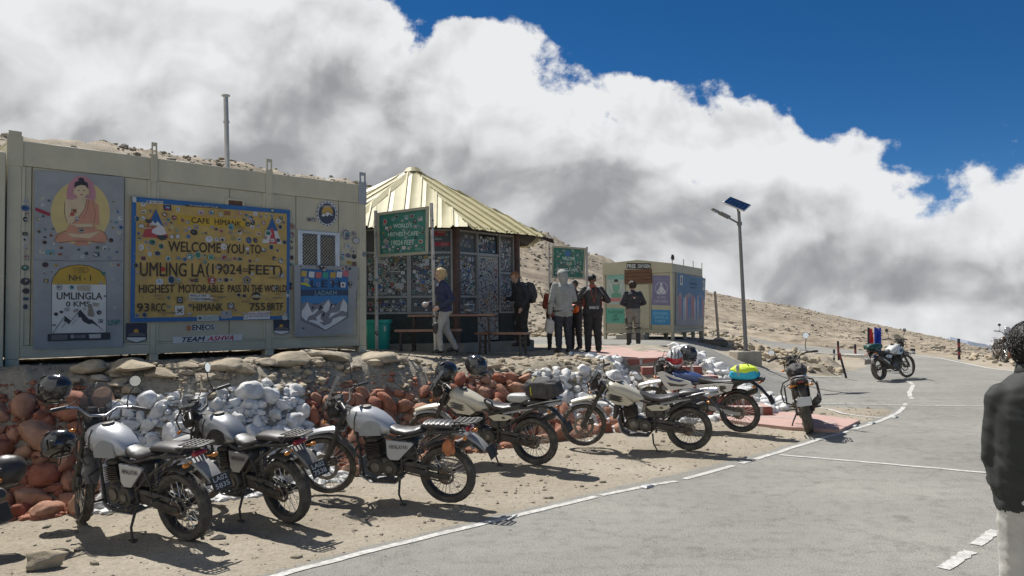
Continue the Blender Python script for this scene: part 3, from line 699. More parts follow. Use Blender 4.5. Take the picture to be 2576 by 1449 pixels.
C('side_wall',CREAM,lambda m:CF.box(m,sR-.029,sR-.004,z_b0,z_top-.03,-DEP,-.16))
# vent
a0,h1=cq(1357,425);a1,h0=cq(1467,480)
C('vent_frame',CREAM2,lambda m:(CF.box(m,a0,a0+.035,h0,h1,-.011,.02),CF.box(m,a1-.035,a1,h0,h1,-.011,.02),CF.box(m,a0+.035,a1-.035,h1-.035,h1,-.011,.02)))
C('vent_shutter',WOODB,lambda m:CF.box(m,a0+.036,a1-.036,h0,h1-.036,-.011,.002))
# window
a0,h1=cq(1785,618);a1,_=cq(2035,640);_,h0=cq(1785,838); h1=(h1+cq(2035,640)[1])/2
am=(cq(1900,700)[0]+cq(1922,700)[0])/2
wf=C('window',ALU,lambda m:[CF.box(m,x0,x1,y0,y1,-.011,.03,bev=.004) for x0,x1,y0,y1 in((a0,a0+.05,h0,h1),(a1-.05,a1,h0,h1),(a0+.05,a1-.05,h1-.05,h1),(a0+.05,a1-.05,h0,h0+.03),(am-.03,am+.03,h0+.03,h1-.05),(a0+.05,a0+.09,h0+.03,h1-.05),(a1-.09,a1-.05,h0+.03,h1-.05))])
for x0,x1 in((a0+.09,am-.03),(am+.03,a1-.09)):
    p=MB();CF.box(p,x0,x1,h0+.03,h1-.05,-.011,-.006); o=p.build('pane',GLASSD,wf,True)
    p=MB();CF.box(p,x0+.03,x1-.02,h0+.03,h1-.09,-.0055,-.003); o=p.build('curtain',mat('olive_curtain',(.11,.095,.05),.9,0,.3,12),wf,True)
def mesh_grid(m):
    W=a1-a0-.1;Hh=h1-h0-.08; st=.062
    for s in(1,-1):
        k=-Hh if s>0 else 0
        while k<W+(0 if s>0 else Hh):
            x0,y0,x1,y1=(k,0,k+Hh,Hh) if s>0 else (k,0,k-Hh,Hh)
            # clip
            def cl(xa,ya,xb,yb):
                t0,t1=0,1;dx=xb-xa
                for lim,sg in((0,1),(W,-1)):
                    pa=(xa-lim)*sg;pb=(xb-lim)*sg
                    if pa<0 and pb<0: return None
                    if pa<0: t0=max(t0,-pa/(pb-pa))
                    elif pb<0: t1=min(t1,pa/(pa-pb))
                return (xa+dx*t0,ya+(yb-ya)*t0,xa+dx*t1,ya+(yb-ya)*t1) if t1>t0 else None
            c=cl(x0,y0,x1,y1)
            if c: m.tube([CF.pt(a0+.05+c[0],h0+.03+c[1],.024+.002*s),CF.pt(a0+.05+c[2],h0+.03+c[3],.024+.002*s)],.0032,4)
            k+=st
o=MB();mesh_grid(o);o=o.build('wire_mesh',ALU,wf,True);o['kind']='stuff'
# white card stuck in the window
# ---- painted boards
def board(name,label,cat,F,quad,conv,mt,th=.02,off=.006,frame=None):
    A,B,Cc,D=[F.px(*conv(*p)) for p in quad]; c=F.pt((A[0]+Cc[0])/2,min(Cc[1],D[1]),off)
    t=thing(name,label,cat,tuple(c),(0,0,math.atan2(F.ex.y,F.ex.x)))
    mb=MB(); mb.prism([D,Cc,B,A],lambda a,b,w:F.pt(a,b,off+w),th); mb.build('panel',mt,t,True); return t
conv=lambda x,y:(RX(x),RY(y))
t=board('painted_board','tall grey painted board with a seated monk figure above a yellow and white milestone','sign',CF,[(205,262),(742,302),(735,1322),(195,1335)],conv,GREYB)
# crop 100,640  scale .52452
A=Art(CF,100,640,.52452,.0265)
SK_=(.60,.47,.30);ROB=(.55,.27,.17);OUT=(.09,.06,.05)
A.disc(408,380,222,240,(.58,.46,.20),40); A.disc(414,240,110,140,(.50,.24,.27),32)
A.poly([(215,590),(222,545),(300,510),(330,460),(500,455),(540,505),(590,530),(612,580),(590,605),(520,608),(480,590),(350,590),(300,606),(240,602)],ROB)
A.poly([(360,610),(400,560),(450,570),(478,632),(440,618),(400,630),(370,618)],(.5,.24,.15)); A.poly([(300,530),(420,540),(560,515),(480,570),(350,560)],SK_)
A.poly([(290,300),(300,275),(350,282),(395,262),(395,225),(440,225),(442,265),(500,285),(540,310),(552,360),(545,470),(500,465),(420,468),(340,470),(320,440),(300,380)],SK_)
A.poly([(455,275),(505,288),(545,320),(552,470),(505,470),(505,460),(380,462),(345,462),(395,410),(440,350)],ROB)
A.line([(455,276),(440,350),(395,412),(345,462)],3,OUT);A.line([(470,278),(462,350),(430,420)],2.5,OUT);A.line([(500,300),(520,380),(512,455)],2.5,OUT)
A.poly([(290,300),(300,280),(345,285),(352,330),(332,400),(345,440),(312,470),(296,400)],SK_);A.line([(292,300),(288,380),(310,455)],3,OUT);A.line([(350,330),(333,395),(318,410)],3,OUT)
A.poly([(370,462),(498,460),(498,488),(380,490),(365,478)],SK_);A.line([(370,490),(498,488)],2.5,OUT)
A.poly([(350,395),(345,330),(358,310),(372,330),(370,380)],SK_)
A.disc(415,218,48,54,SK_,24); A.disc(364,220,9,26,SK_,10);A.disc(465,220,9,26,SK_,10)
A.poly([(360,190),(368,150),(395,140),(392,122),(412,115),(434,124),(434,142),(460,155),(468,200),(450,178),(415,170),(378,180)],(.03,.03,.035))
A.line([(385,212),(403,214)],4,OUT);A.line([(424,214),(444,212)],4,OUT);A.poly([(402,240),(428,240),(415,250)],(.3,.05,.05))
A.line([(215,590),(240,540),(300,512)],3,OUT);A.line([(612,580),(590,530),(545,505)],3,OUT);A.line([(240,604),(350,592),(480,592),(590,606)],3,OUT)
A.flush('monk_painting',t)
A=Art(CF,100,640,.52452,.0265)
A.poly([(190,1285),(192,900),(205,860),(250,800),(320,775),(400,765),(480,775),(560,810),(598,860),(606,905),(604,1278)],(.04,.035,.03))
A.poly([(194,1282),(196,905),(210,862),(255,804),(325,779),(400,770),(475,779),(555,814),(594,862),(602,908),(600,1275)],(.60,.60,.58))
A.poly([(196,915),(210,862),(255,804),(325,779),(400,770),(475,779),(555,814),(594,862),(601,917)],(.48,.31,.04))
A.text('NH - 1',(322,842),(488,845),(488,888),(322,888),(.04,.035,.03),.02)
A.text('UMLINGLA',(230,973),(572,975),(572,1030),(230,1030),(.04,.035,.03),.022);A.text('0 KMS',(300,1042),(480,1042),(480,1082),(300,1082),(.04,.035,.03),.022)
A.poly([(408,1105),(470,1175),(495,1178),(598,1278),(540,1230),(500,1208),(470,1215),(425,1190),(412,1160),(395,1165),(390,1135)],(.035,.035,.04))
A.poly([(292,1152),(338,1188),(322,1215),(300,1195),(284,1192)],(.035,.035,.04))
A.line([(200,1282),(292,1152),(330,1200),(408,1105)],4,(.05,.05,.05));A.line([(270,1240),(300,1200)],3,(.05,.05,.05));A.line([(345,1215),(380,1180)],3,(.05,.05,.05))
A.poly([(470,1060),(490,1062),(512,1140),(505,1160),(462,1150)],(.25,.21,.17)); A.poly([(500,1050),(548,1055),(540,1082),(505,1078)],(.33,.29,.24));A.poly([(350,1110),(390,1095),(392,1115),(360,1125)],(.3,.26,.22))
A.poly([(380,925),(485,922),(480,965),(385,960)],(.38,.34,.28))
A.poly([(163,1288),(630,1275),(630,1328),(163,1342)],(.035,.035,.04));A.poly([(190,1295),(310,1292),(310,1330),(190,1334)],(.13,.13,.13));A.text('ISAUBE',(370,1295),(445,1293),(445,1316),(370,1318),(.3,.3,.32));A.disc(347,1306,16,16,(.3,.3,.32),6);A.poly([(470,1290),(560,1285),(560,1318),(475,1320)],(.45,.45,.45))
A.text('LNP',(615,1180),(705,1178),(703,1218),(615,1222),(.02,.20,.16),.02)
A.poly([(72,338),(180,382),(178,406),(68,362)],(.30,.03,.05));A.poly([(332,380),(360,380),(360,402),(332,402)],(.40,.06,.03));A.poly([(350,352),(376,352),(376,378),(350,378)],(.25,.07,.03))
A.text('YBD',(345,785),(470,785),(470,830),(345,830),(.28,.19,.05),.0); A.line([(60,732),(400,742),(725,738)],3,(.14,.12,.1))
A.flush('milestone_painting',t)
rng=random.Random(2)
def stick(F,conv,parent,items,w,seed,light=.6,name='sticker'):
    rng=random.Random(seed)
    for x,y,r in items:
        a,b=F.px(*conv(x,y)); a2,_=F.px(*conv(x+r,y)); mb=MB(); sticker(mb,F,a,b,abs(a2-a),w,rng,light); mb.build(name,PRINT,parent,True,180)
cvA=lambda x,y:((100+x*.52452)/1.5652,(640+y*.52452)/1.5652)
stick(CF,cvA,t,[(125,272,14),(172,288,15),(126,320,14),(128,405,14),(150,457,14),(145,503,14),(100,520,20),(95,425,18),(188,548,15),(142,562,14),(140,600,22),(208,610,17),(116,634,12),(120,668,25),(182,675,28),(264,640,17),(298,710,14),(255,690,14),(655,296,14),(683,365,27),(708,420,18),(643,448,14),(677,453,13),(650,492,14),(712,488,15),(700,527,18),(638,585,24),(708,582,14),(590,643,24),(625,652,11),(685,680,33),(528,690,25),(453,683,14),(425,708,16),(468,712,13),(395,655,16),(537,640,16),(625,715,16),(145,768,26),(226,772,14),(650,766,16),(693,770,15),(135,828,20),(198,822,16),(150,888,22),(654,872,18),(700,888,12),(582,832,16),(343,938,20),(250,935,28),(592,1003,11),(225,1138,19),(265,1122,14),(307,1102,18),(548,1126,19),(437,1100,15),(560,1190,24),(210,1220,13),(665,1090,14),(206,498,13),(562,905,14),(382,425,22),(415,512,22)],.032,11,.5)
# crop 480,740 scale .44156
t=board('welcome_board','large ochre board in a blue frame reading WELCOME YOU TO UMLING LA','sign',CF,[(76,78),(1490,200),(1478,1170),(62,1200)],lambda x,y:((480+x*.44156)/1.5652,(740+y*.44156)/1.5652),OCHRE,.03,.012)
A=Art(CF,480,740,.44156,.043)
BL=(.03,.13,.33)
A.poly([(76,78),(1490,200),(1489,236),(76,124)],BL);A.poly([(62,1158),(1478,1140),(1478,1170),(62,1200)],BL);A.poly([(76,124),(120,128),(104,1157),(62,1158)],BL);A.poly([(1460,234),(1489,236),(1478,1140),(1458,1141)],BL)
A.flush('blue_frame',t)
A=Art(CF,480,740,.44156,.046); K=(.045,.03,.022)
A.poly([(485,240),(1090,288),(1090,362),(485,325)],(.52,.33,.03))
A.text('CAFE',(608,262),(772,276),(772,324),(608,316),K,.02);A.text('HIMANK',(815,276),(1055,300),(1050,346),(815,330),K,.02)
A.text('WELCOME',(402,474),(872,492),(872,582),(402,570),K,.018);A.text('YOU',(912,498),(1080,504),(1080,590),(912,585),K,.018);A.text('TO',(1128,506),(1230,510),(1230,590),(1128,588),K,.018)
A.text('UMLING LA',(150,660),(728,674),(728,795),(150,790),K,.012);A.text('(19024',(738,672),(1058,684),(1058,800),(738,800),K,.012);A.text('=',(1066,720),(1112,721),(1112,748),(1066,747),K,.0);A.text('FEET)',(1118,684),(1418,694),(1418,802),(1118,802),K,.012)
A.text('HIGHEST',(140,862),(458,862),(458,936),(140,940),K,.018);A.text('MOTORABLE',(495,862),(895,864),(895,934),(495,936),K,.018);A.text('PASS IN THE WORLD',(932,864),(1455,866),(1455,932),(932,932),K,.018)
A.text('93',(122,1028),(232,1028),(232,1104),(122,1106),K,.018);A.text('RCC',(252,1028),(380,1028),(380,1102),(252,1104),K,.018);A.text('HIMANK',(620,1030),(890,1028),(890,1096),(620,1098),K,.014);A.text('755',(1125,1028),(1265,1026),(1265,1092),(1125,1094),K,.018);A.text('BRTF',(1282,1026),(1425,1024),(1425,1090),(1282,1092),K,.018)
A.flush('lettering',t)
A=Art(CF,480,740,.44156,.046)
A.poly([(292,188),(408,450),(165,440)],(.42,.06,.07));A.poly([(292,188),(365,352),(335,330),(308,300),(288,322),(262,295),(245,300)],(.03,.11,.28));A.poly([(245,300),(262,295),(288,322),(308,300),(335,330),(365,352),(390,412),(340,425),(300,420),(255,400),(262,370),(300,350),(270,340),(232,352)],(.62,.6,.58))
A.poly([(1328,262),(1416,502),(1236,490)],(.60,.58,.56));A.poly([(1328,262),(1378,385),(1345,385),(1326,350),(1310,380),(1282,376)],(.03,.11,.28));A.poly([(1326,352),(1345,388),(1352,440),(1375,500),(1300,494),(1312,430),(1310,385)],(.42,.06,.07))
A.flush('mountain_emblem',t)
A=Art(CF,480,740,.44156,.047); W=(.6,.6,.58)
A.poly([(588,942),(775,950),(782,968),(812,990),(810,1014),(585,1008)],W);A.text('HIMALAYAN',(592,948),(745,950),(742,974),(592,972),K,.02,.2);A.text('EXPEDITIONS',(600,980),(775,982),(772,1004),(598,1002),K,.02,.2)
A.poly([(658,1138),(850,1132),(852,1182),(658,1186)],(.5,.55,.55));A.text('LEH LADAKH',(712,1142),(845,1138),(845,1156),(712,1158),(.1,.25,.28),.01);A.text('EXPEDITION',(712,1162),(845,1158),(845,1174),(712,1178),(.1,.25,.28),.01);A.disc(685,1162,16,14,(.08,.1,.1),10)
A.poly([(1072,1108),(1308,1098),(1308,1168),(1072,1174)],W);A.text('EXPERT HIMALAYAN',(1122,1116),(1300,1108),(1300,1126),(1122,1132),(.4,.05,.08),.01);A.text('BIKE TOUR | CAR TOUR',(1122,1138),(1295,1130),(1295,1152),(1122,1158),(.03,.05,.2),.01);A.disc(1094,1142,18,22,(.25,.25,.25),12);A.disc(1094,1142,12,15,W,12)
A.poly([(210,115),(355,122),(355,148),(205,140)],W);A.text('YARS BEASTS',(245,120),(350,125),(350,143),(245,139),K,.02);A.disc(225,128,12,12,(.05,.15,.35),10)
A.poly([(560,152),(868,172),(868,188),(560,168)],(.06,.06,.07));A.text('PUNJABS JEEP CLUB',(592,152),(845,170),(845,186),(592,167),(.5,.48,.4),.02)
A.poly([(460,1050),(543,1050),(542,1136),(460,1138)],W);A.line([(480,1075),(525,1115)],9,K);A.line([(525,1070),(482,1118)],9,K);A.line([(478,1095),(500,1090),(528,1092)],7,K)
A.poly([(478,972),(530,972),(530,1030),(478,1030)],(.05,.05,.05));A.disc(504,1000,18,20,(.3,.3,.3),10);A.disc(504,1000,10,12,(.05,.05,.05),8)
A.poly([(932,1025),(984,1025),(984,1080),(932,1080)],(.06,.06,.07));A.disc(958,1052,20,22,W,14);A.disc(958,1052,15,17,(.06,.06,.07),14);A.poly([(958,1040),(968,1062),(948,1062)],W)
A.poly([(352,700),(378,725),(352,752),(328,725)],(.42,.03,.03));A.poly([(80,82),(116,86),(116,134),(82,130)],(.5,.55,.55));A.poly([(200,282),(252,286),(252,318),(200,312)],(.05,.05,.06));A.poly([(305,425),(388,430),(382,462),(340,472),(310,455)],(.04,.05,.05))
for k in range(46):   # scraped smudges of old glue
    x=rng.uniform(130,1430);y=rng.choice([rng.uniform(590,660),rng.uniform(800,860),rng.uniform(940,1020),rng.uniform(340,480),rng.uniform(1100,1140)]);w=rng.uniform(15,60);h=rng.uniform(5,12)
    A.poly([(x-w,y-h*.5),(x-w*.3,y-h),(x+w*.8,y-h*.6),(x+w,y+h*.4),(x+w*.1,y+h),(x-w*.8,y+h*.7)],rng.choice([(.30,.21,.09),(.36,.28,.16),(.25,.19,.11),(.42,.33,.2)]),up=(k%6==0))
A.flush('printed_sticker',t)
cvB=lambda x,y:((480+x*.44156)/1.5652,(740+y*.44156)/1.5652)
big=[(395,180,36),(490,195,24),(695,220,27),(787,222,27),(872,240,19),(930,228,25),(1037,228,20),(1096,245,18),(1178,232,18),(1226,258,14),(1275,252,16),(1135,270,22),(1155,312,24),(1110,325,21),(1252,312,18),(1408,270,19),(1430,310,16),(1382,298,20),(1400,350,20),(185,215,25),(247,210,20),(180,150,20),(125,277,28),(180,272,20),(163,345,26),(370,240,24),(368,290,14),(405,285,20),(455,268,20),(428,312,16),(383,325,20),(440,350,18),(530,290,26),(577,308,20),(590,362,16),(650,348,30),(790,350,16),(828,370,20),(962,350,28),(1040,397,24),(1208,410,19),(632,398,26),(740,405,14),(875,388,15),(960,402,18),(486,435,24),(434,438,20),(582,436,18),(765,460,30),(833,463,18),(885,460,22),(982,452,20),(1035,460,20),(1120,468,28),(1178,468,22),(1292,405,25),(1268,445,18),(1330,470,20),(1380,468,20),(140,408,14),(145,458,22),(260,487,30),(205,486,18),(162,532,30),(226,536,16),(340,522,28),(897,525,30),(1106,545,18),(1252,555,20),(1320,530,24),(238,592,26),(307,585,28),(182,630,30),(402,632,24),(494,630,20),(598,614,32),(667,600,32),(722,606,18),(783,620,26),(902,624,32),(995,632,22),(1038,636,22),(1130,652,18),(1192,645,18),(1112,585,15),(1345,630,18),(1404,652,24),(728,660,22),(548,640,22),(112,692,28),(125,760,20),(843,708,18),(910,726,22),(1152,770,14),(1410,782,24),(1322,720,13),(325,838,34),(615,825,22),(655,825,20),(790,825,40),(865,822,20),(918,822,22),(965,822,16),(1105,822,34),(495,820,22),(430,820,40),(1358,895,20),(405,1062,18),(597,1048,15),(1030,955,18),(1080,962,18),(1185,965,35),(1462,960,18),(404,978,18),(125,1138,18),(192,1132,26),(595,1124,14),(1000,1090,14),(920,1130,46),(1440,1120,14),(1440,1155,24),(1330,205,18),(1325,248,18),(1198,608,14),(950,640,14),(1440,486,18),(1375,560,12),(706,405,10),(560,380,16),(480,380,12),(415,378,12),(1000,258,10),(1080,285,16),(1205,345,14),(1150,350,16)]
stick(CF,cvB,t,big,.0505,21,.55)
# crop 1040,740 scale .45549
cvC=lambda x,y:((1040+x*.45549)/1.5652,(740+y*.45549)/1.5652)
t=board('town_board','grey panel painted with snowy peaks and bunting under the word LEH, below the barred window','sign',CF,[(250,665),(805,685),(752,1262),(252,1290)],cvC,GREYB,.02,.036)
A=Art(CF,1040,740,.45549,.058)
A.poly([(302,700),(712,712),(712,1120),(515,1236),(302,1145)],(.05,.05,.06));A.poly([(305,704),(709,715),(708,880),(305,880)],(.03,.14,.34));A.poly([(305,932),(708,928),(708,1000),(305,1000)],(.05,.20,.42));A.poly([(305,880),(708,880),(708,930),(305,934)],(.035,.06,.11))
A.poly([(305,1000),(360,985),(420,1010),(470,1000),(540,965),(600,1015),(670,960),(706,1000),(706,1118),(515,1232),(305,1142)],(.20,.20,.22))
for p in([(360,985),(330,1040),(310,1060),(308,1110),(350,1150),(370,1110),(420,1090),(470,1040),(430,1050),(400,1080),(380,1040)],[(540,965),(500,1020),(480,1050),(520,1080),(560,1040),(590,1020),(560,1010)],[(670,962),(650,1010),(640,1060),(600,1080),(660,1060),(700,1075),(704,1010)],[(360,1150),(420,1170),(460,1190),(515,1228),(560,1200),(620,1165),(700,1110),(640,1110),(580,1130),(560,1170),(500,1190),(450,1150),(400,1140)],[(430,1120),(480,1080),(470,1130),(500,1160),(450,1160)],[(560,1080),(540,1130),(600,1090),(640,1075)]): A.poly(p,(.60,.61,.62))
for p in([(470,1010),(500,1040),(450,1060)],[(400,1020),(420,1040),(390,1050)],[(560,1000),(580,1010),(545,1060)],[(480,1100),(510,1070),(500,1120)]): A.poly(p,(.04,.04,.05))
for i,(x,c) in enumerate(((330,(.5,.34,.08)),(395,(.6,.6,.58)),(455,(.5,.13,.12)),(515,(.05,.3,.22)),(580,(.45,.30,.07)),(635,(.6,.6,.6)),(690,(.5,.14,.16)))):
    y=742+14*math.sin(i/6*math.pi); A.poly([(x-22,y-26),(x+26,y-22),(x+18,y+30),(x-28,y+22)],c,up=i==0)
A.text('L E H',(390,800),(640,800),(640,862),(390,862),(.03,.035,.05),.015);A.text('LADAKH',(422,890),(608,888),(608,926),(422,928),(.20,.36,.45),.005)
A.poly([(303,818),(362,826),(390,858),(303,836)],(.5,.5,.05));A.poly([(645,816),(686,818),(684,862),(644,860)],(.6,.6,.6));A.disc(663,840,9,14,(.05,.05,.05),8)
A.flush('mountain_painting',t)
stick(CF,cvC,t,[(350,802,22),(453,836,16),(572,808,16),(665,700,18),(693,690,14),(725,700,16),(600,710,14),(500,712,18),(305,686,12),(442,684,10),(480,686,20),(515,688,14),(728,828,16),(728,848,16),(735,905,12),(320,1215,14)],.0625,5,.55)
# stickers and small prints straight on the container wall
A=Art(CF,1040,740,.45549,.004)
A.disc(542,222,92,110,(.6,.6,.6),40);A.disc(542,222,88,105,(.04,.05,.07),40);A.disc(542,222,80,96,(.6,.6,.6),36);A.disc(542,222,74,90,(.05,.06,.09),36);A.disc(544,212,48,56,(.48,.30,.07),28)
for i in range(18):
    a=R(i*20);x,y=542+84*math.cos(a),222+100*math.sin(a);A.poly([(x-6,y-7),(x+6,y-7),(x+6,y+7),(x-6,y+7)],(.6,.6,.6),up=i==0)
A.poly([(480,238),(510,215),(528,225),(545,200),(580,220),(605,245),(600,280),(484,280)],(.05,.06,.09));A.poly([(492,240),(512,218),(525,232),(545,205),(572,222),(598,240),(575,238),(560,228),(545,248),(530,236),(510,248)],(.62,.62,.62));A.text('THE ADVENTURE RIDERS',(490,150),(598,150),(590,168),(498,168),(.6,.6,.6),.0)
A.flush('round_emblem',cont)
A=Art(CF,480,740,.44156,.004)
A.poly([(572,1222),(828,1214),(826,1270),(572,1278)],(.58,.58,.58));A.poly([(576,1226),(618,1225),(618,1274),(576,1275)],(.42,.17,.07));A.text('ENEOS',(626,1222),(822,1216),(820,1264),(626,1270),(.02,.02,.03),.035)
A.flush('oil_sticker',cont)
A=Art(CF,480,740,.44156,.004)
A.poly([(455,1330),(1075,1302),(1072,1358),(452,1388)],(.60,.60,.60));A.text('TEAM',(535,1332),(742,1322),(740,1368),(533,1376),(.02,.02,.03),.03,.25);A.text('ASHVA',(762,1322),(998,1312),(994,1358),(758,1366),(.45,.03,.05),.03,.25)
A.flush('team_banner',cont)
for ox,oy,s in((36,1205,1),(1350,1175,.77)):
    A=Art(CF,480,740,.44156,.006); f=lambda pts:[(ox+x*s,oy+y*s*.98) for x,y in pts]
    A.poly(f([(0,0),(184,0),(182,155),(92,184),(0,155)]),(.05,.05,.06));A.poly(f([(4,4),(180,4),(180,128),(4,128)]),(.03,.035,.06));A.poly(f([(8,130),(176,130),(174,150),(92,176),(8,150)]),(.6,.6,.6))
    A.disc(ox+90*s,oy+72*s,22*s,20*s,(.55,.28,.04),14);A.poly(f([(20,100),(60,86),(120,88),(170,100),(170,118),(20,118)]),(.13,.12,.12))
    A.flush('camp_poster',cont)
items=[(0,290,16),(0,342,22),(14,385,14),(0,425,18)]
cvR=lambda x,y:(RX(x),RY(y))
stick(CF,cvR,cont,[(155,446,18),(151,487,24),(163,524,13),(152,555,18),(150,642,16),(153,680,26),(153,728,15),(158,783,20),(150,846,20),(152,928,26),(156,985,24),(155,1032,18),(152,1080,22),(1854,556,12),(1880,556,14),(1752,597,16),(1752,648,19),(1752,690,8),(1750,725,12),(1752,785,14),(1745,825,10),(1744,912,10),(1745,945,14),(1745,968,12),(2078,648,30),(2125,640,14),(2138,683,19),(2088,718,17),(2126,740,17),(2057,765,14),(2092,772,12),(2126,778,15),(2057,790,12),(2098,815,12),(2127,822,17),(2128,882,22),(2145,912,10),(2092,955,12),(2128,952,20),(2128,998,10),(2130,1038,14),(2131,1080,15),(2187,765,14),(1778,1045,9)],.006,31,.45)
A=Art(CF,1040,740,.45549,.007);A.text('OLD SCHOOL',(665,416),(750,418),(750,438),(665,436),(.5,.5,.5),.01);A.flush('sticker',cont)
# black pipe on the roof
def pipe(m):
    p=D2(572,418,13.9); q=D2(568,242,13.9); m.tube([p+Vector((0,0,-.35)),p,q],.042,12); m.tube([q,q+(q-p).normalized()*.02],.075,12); r=p.lerp(q,.63); m.tube([r-(q-p).normalized()*.02,r+(q-p).normalized()*.02],.055,12)
def D2(u,v,y): d=ray(u,v); return Vector((0,0,CH))+d*(y/d.y)
C('stove_pipe',STEEL,pipe)
# neighbouring container cut by the left edge of the frame
ex2=Vector((cex.x,cex.y,0)); O2=CF.pt(sL-.06,0,0)
F2=Face((O2.x,O2.y,0),ex2)
t=thing('neighbour_container','end of a second cream container abutting the long one at the left edge','building',(O2.x,O2.y,ZG),(0,0,math.atan2(cex.y,cex.x)))
child(t,'body',CREAM,lambda b:F2.box(b,-3,-.0,z_b0-.1,z_top-.22,-DEP,.02),True);child(t,'post',CREAM2,lambda b:F2.box(b,-.16,.03,ZG-.2,z_top-.2,.021,.07,bev=.01),True);child(t,'top_beam',CREAM2,lambda b:F2.box(b,-3,-.165,z_tb-.2,z_top-.2,.021,.06,bev=.01),True)
child(t,'bottom_beam',CREAM2,lambda b:F2.box(b,-3,-.165,z_b0-.12,z_bt-.1,.021,.06,bev=.01),True);child(t,'leg',CREAM2,lambda b:F2.box(b,-2.9,-2.7,ZG-.2,z_b0-.1,-.3,0),True)
# ------------------------------------------------------------------ octagonal hut
HC=Vector((-2.5,19.53,0)); FA=[5+45*i for i in range(8)]      # face directions
side=2.1; rad=side*1.3066; apo=side*1.2071; zg=1.30; zf=1.46; zw=4.0
corn=[HC+Vector((rad*math.cos(R(a)),rad*math.sin(R(a)),0)) for a in [5-90+22.5+45*i for i in range(8)]]   # corn[i] = end of face i
hut=thing('sticker_hut','octagonal cafe hut glazed all round and plastered with stickers under a pale yellow ribbed roof','building',(HC.x,HC.y,zg))
REDP=mat('maroon_post',(.075,.03,.027),.6,0,.2,6,dust=.2);BASEP=mat('dark_green_base',(.012,.028,.026),.6,0,.3,4,dust=.12);CONC=mat('concrete',(.32,.29,.24),.9,0,.2,5,bump=.5,bs=40,dust=.3)
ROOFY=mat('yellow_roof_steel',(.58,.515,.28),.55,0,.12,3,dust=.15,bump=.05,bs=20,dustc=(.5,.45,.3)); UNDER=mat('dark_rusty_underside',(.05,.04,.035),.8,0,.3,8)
DALU=mat('dull_aluminium',(.36,.36,.355),.5,.4,.2,4,dust=.3);PANEG=mat('dusty_window_glass',(.075,.077,.078),.25,0,.3,3,dust=.3,dustc=(.2,.2,.19));DOORW=mat('pale_door',(.42,.40,.36),.5,0,.15,4,dust=.2)
def Hp(name,mt,fn,**k): return child(hut,name,mt,fn,world=True,**k)
def kerb(m):
    R1=rad+.42; pts=[HC+Vector((R1*math.cos(R(5-67.5+45*i)),R1*math.sin(R(5-67.5+45*i)),0)) for i in range(8)]
    m.prism([(p.x,p.y) for p in pts],lambda a,b,w:Vector((a,b,zg-.12+w)),zf-zg+.12)
Hp('kerb',CONC,kerb)
hz=[.66,1.02,2.0,2.52]
nst=0
for i in range(8):
    A_,B_=corn[i-1],corn[i]; ex=(B_-A_).normalized(); F=Face((A_.x,A_.y,zf),ex); W=(B_-A_).length
    Hp('corner_post',REDP,lambda m:m.tube([B_+Vector((0,0,zf)),B_+Vector((0,0,zw+.02))],.085,8))
    door=(i==1)
    if not door: Hp('base_wall',BASEP,lambda m:F.box(m,.08,W-.08,0,hz[0],-.10,-.01))
    cols=[.08,W/2,W-.08] if not door else [.08,.72,1.46,W-.08]
    if i not in(0,1,7,2): 
        Hp('wall_board',BASEP,lambda m:F.box(m,.08,W-.08,hz[0]+.003,2.54,-.10,-.02)); continue
    for k in range(len(cols)-1):
        x0,x1=cols[k],cols[k+1]
        if door and k==1:
            Hp('door',DOORW,lambda m:(F.box(m,x0+.025,x1-.025,.03,1.98,-.07,-.02,bev=.01))); Hp('door_glass',GLASSD,lambda m:F.box(m,x0+.03,x1-.03,2.06,2.5,-.08,-.06)); 
            Hp('door_frame',DALU,lambda m:(F.box(m,x0-.03,x0+.02,0,2.54,-.08,0),F.box(m,x0+.02,x1-.02,1.985,2.05,-.08,0),F.box(m,x0+.02,x1-.02,2.5,2.54,-.08,0)))
            wz=None
        else:
            rows=[(hz[0] if not door else .66,hz[1]),(hz[1],hz[2]),(hz[2],hz[3])]
            if door: Hp('base_wall',BASEP,lambda m:F.box(m,x0,x1,0,.66,-.10,-.01)); 
            if door and k==2: rows=[(.66,1.6),(1.6,hz[3])]
            fr=Hp('window',DALU,lambda m:([F.box(m,x0+(0.002 if k else 0),x0+.045,rows[0][0],2.54,-.08,0),F.box(m,x1-.045,x1-.002,rows[0][0],2.54,-.08,0)]+[F.box(m,x0+.045,x1-.045,r0-.005 if q else r0,r0+.04,-.08,0) for q,(r0,r1) in enumerate(rows)]+[F.box(m,x0+.045,x1-.045,2.5,2.54,-.08,0)]))
            for r0,r1 in rows:
                p=MB();F.box(p,x0+.045,x1-.045,r0+.042,r1-.006,-.06,-.05);p.build('pane',PANEG,fr,True)
Hp('eave_board',UNDER,lambda m:m.lathe([(rad+.02,0),(rad+.04,.0),(rad+.04,.32),(rad+.0,.32)],HC+Vector((0,0,zf+2.545)),'z',8,closed=False) if False else [Face((corn[i-1].x,corn[i-1].y,zf),(corn[i]-corn[i-1]).normalized()).box(m,.0,side,2.55,2.75,-.10,.02) for i in range(8)])
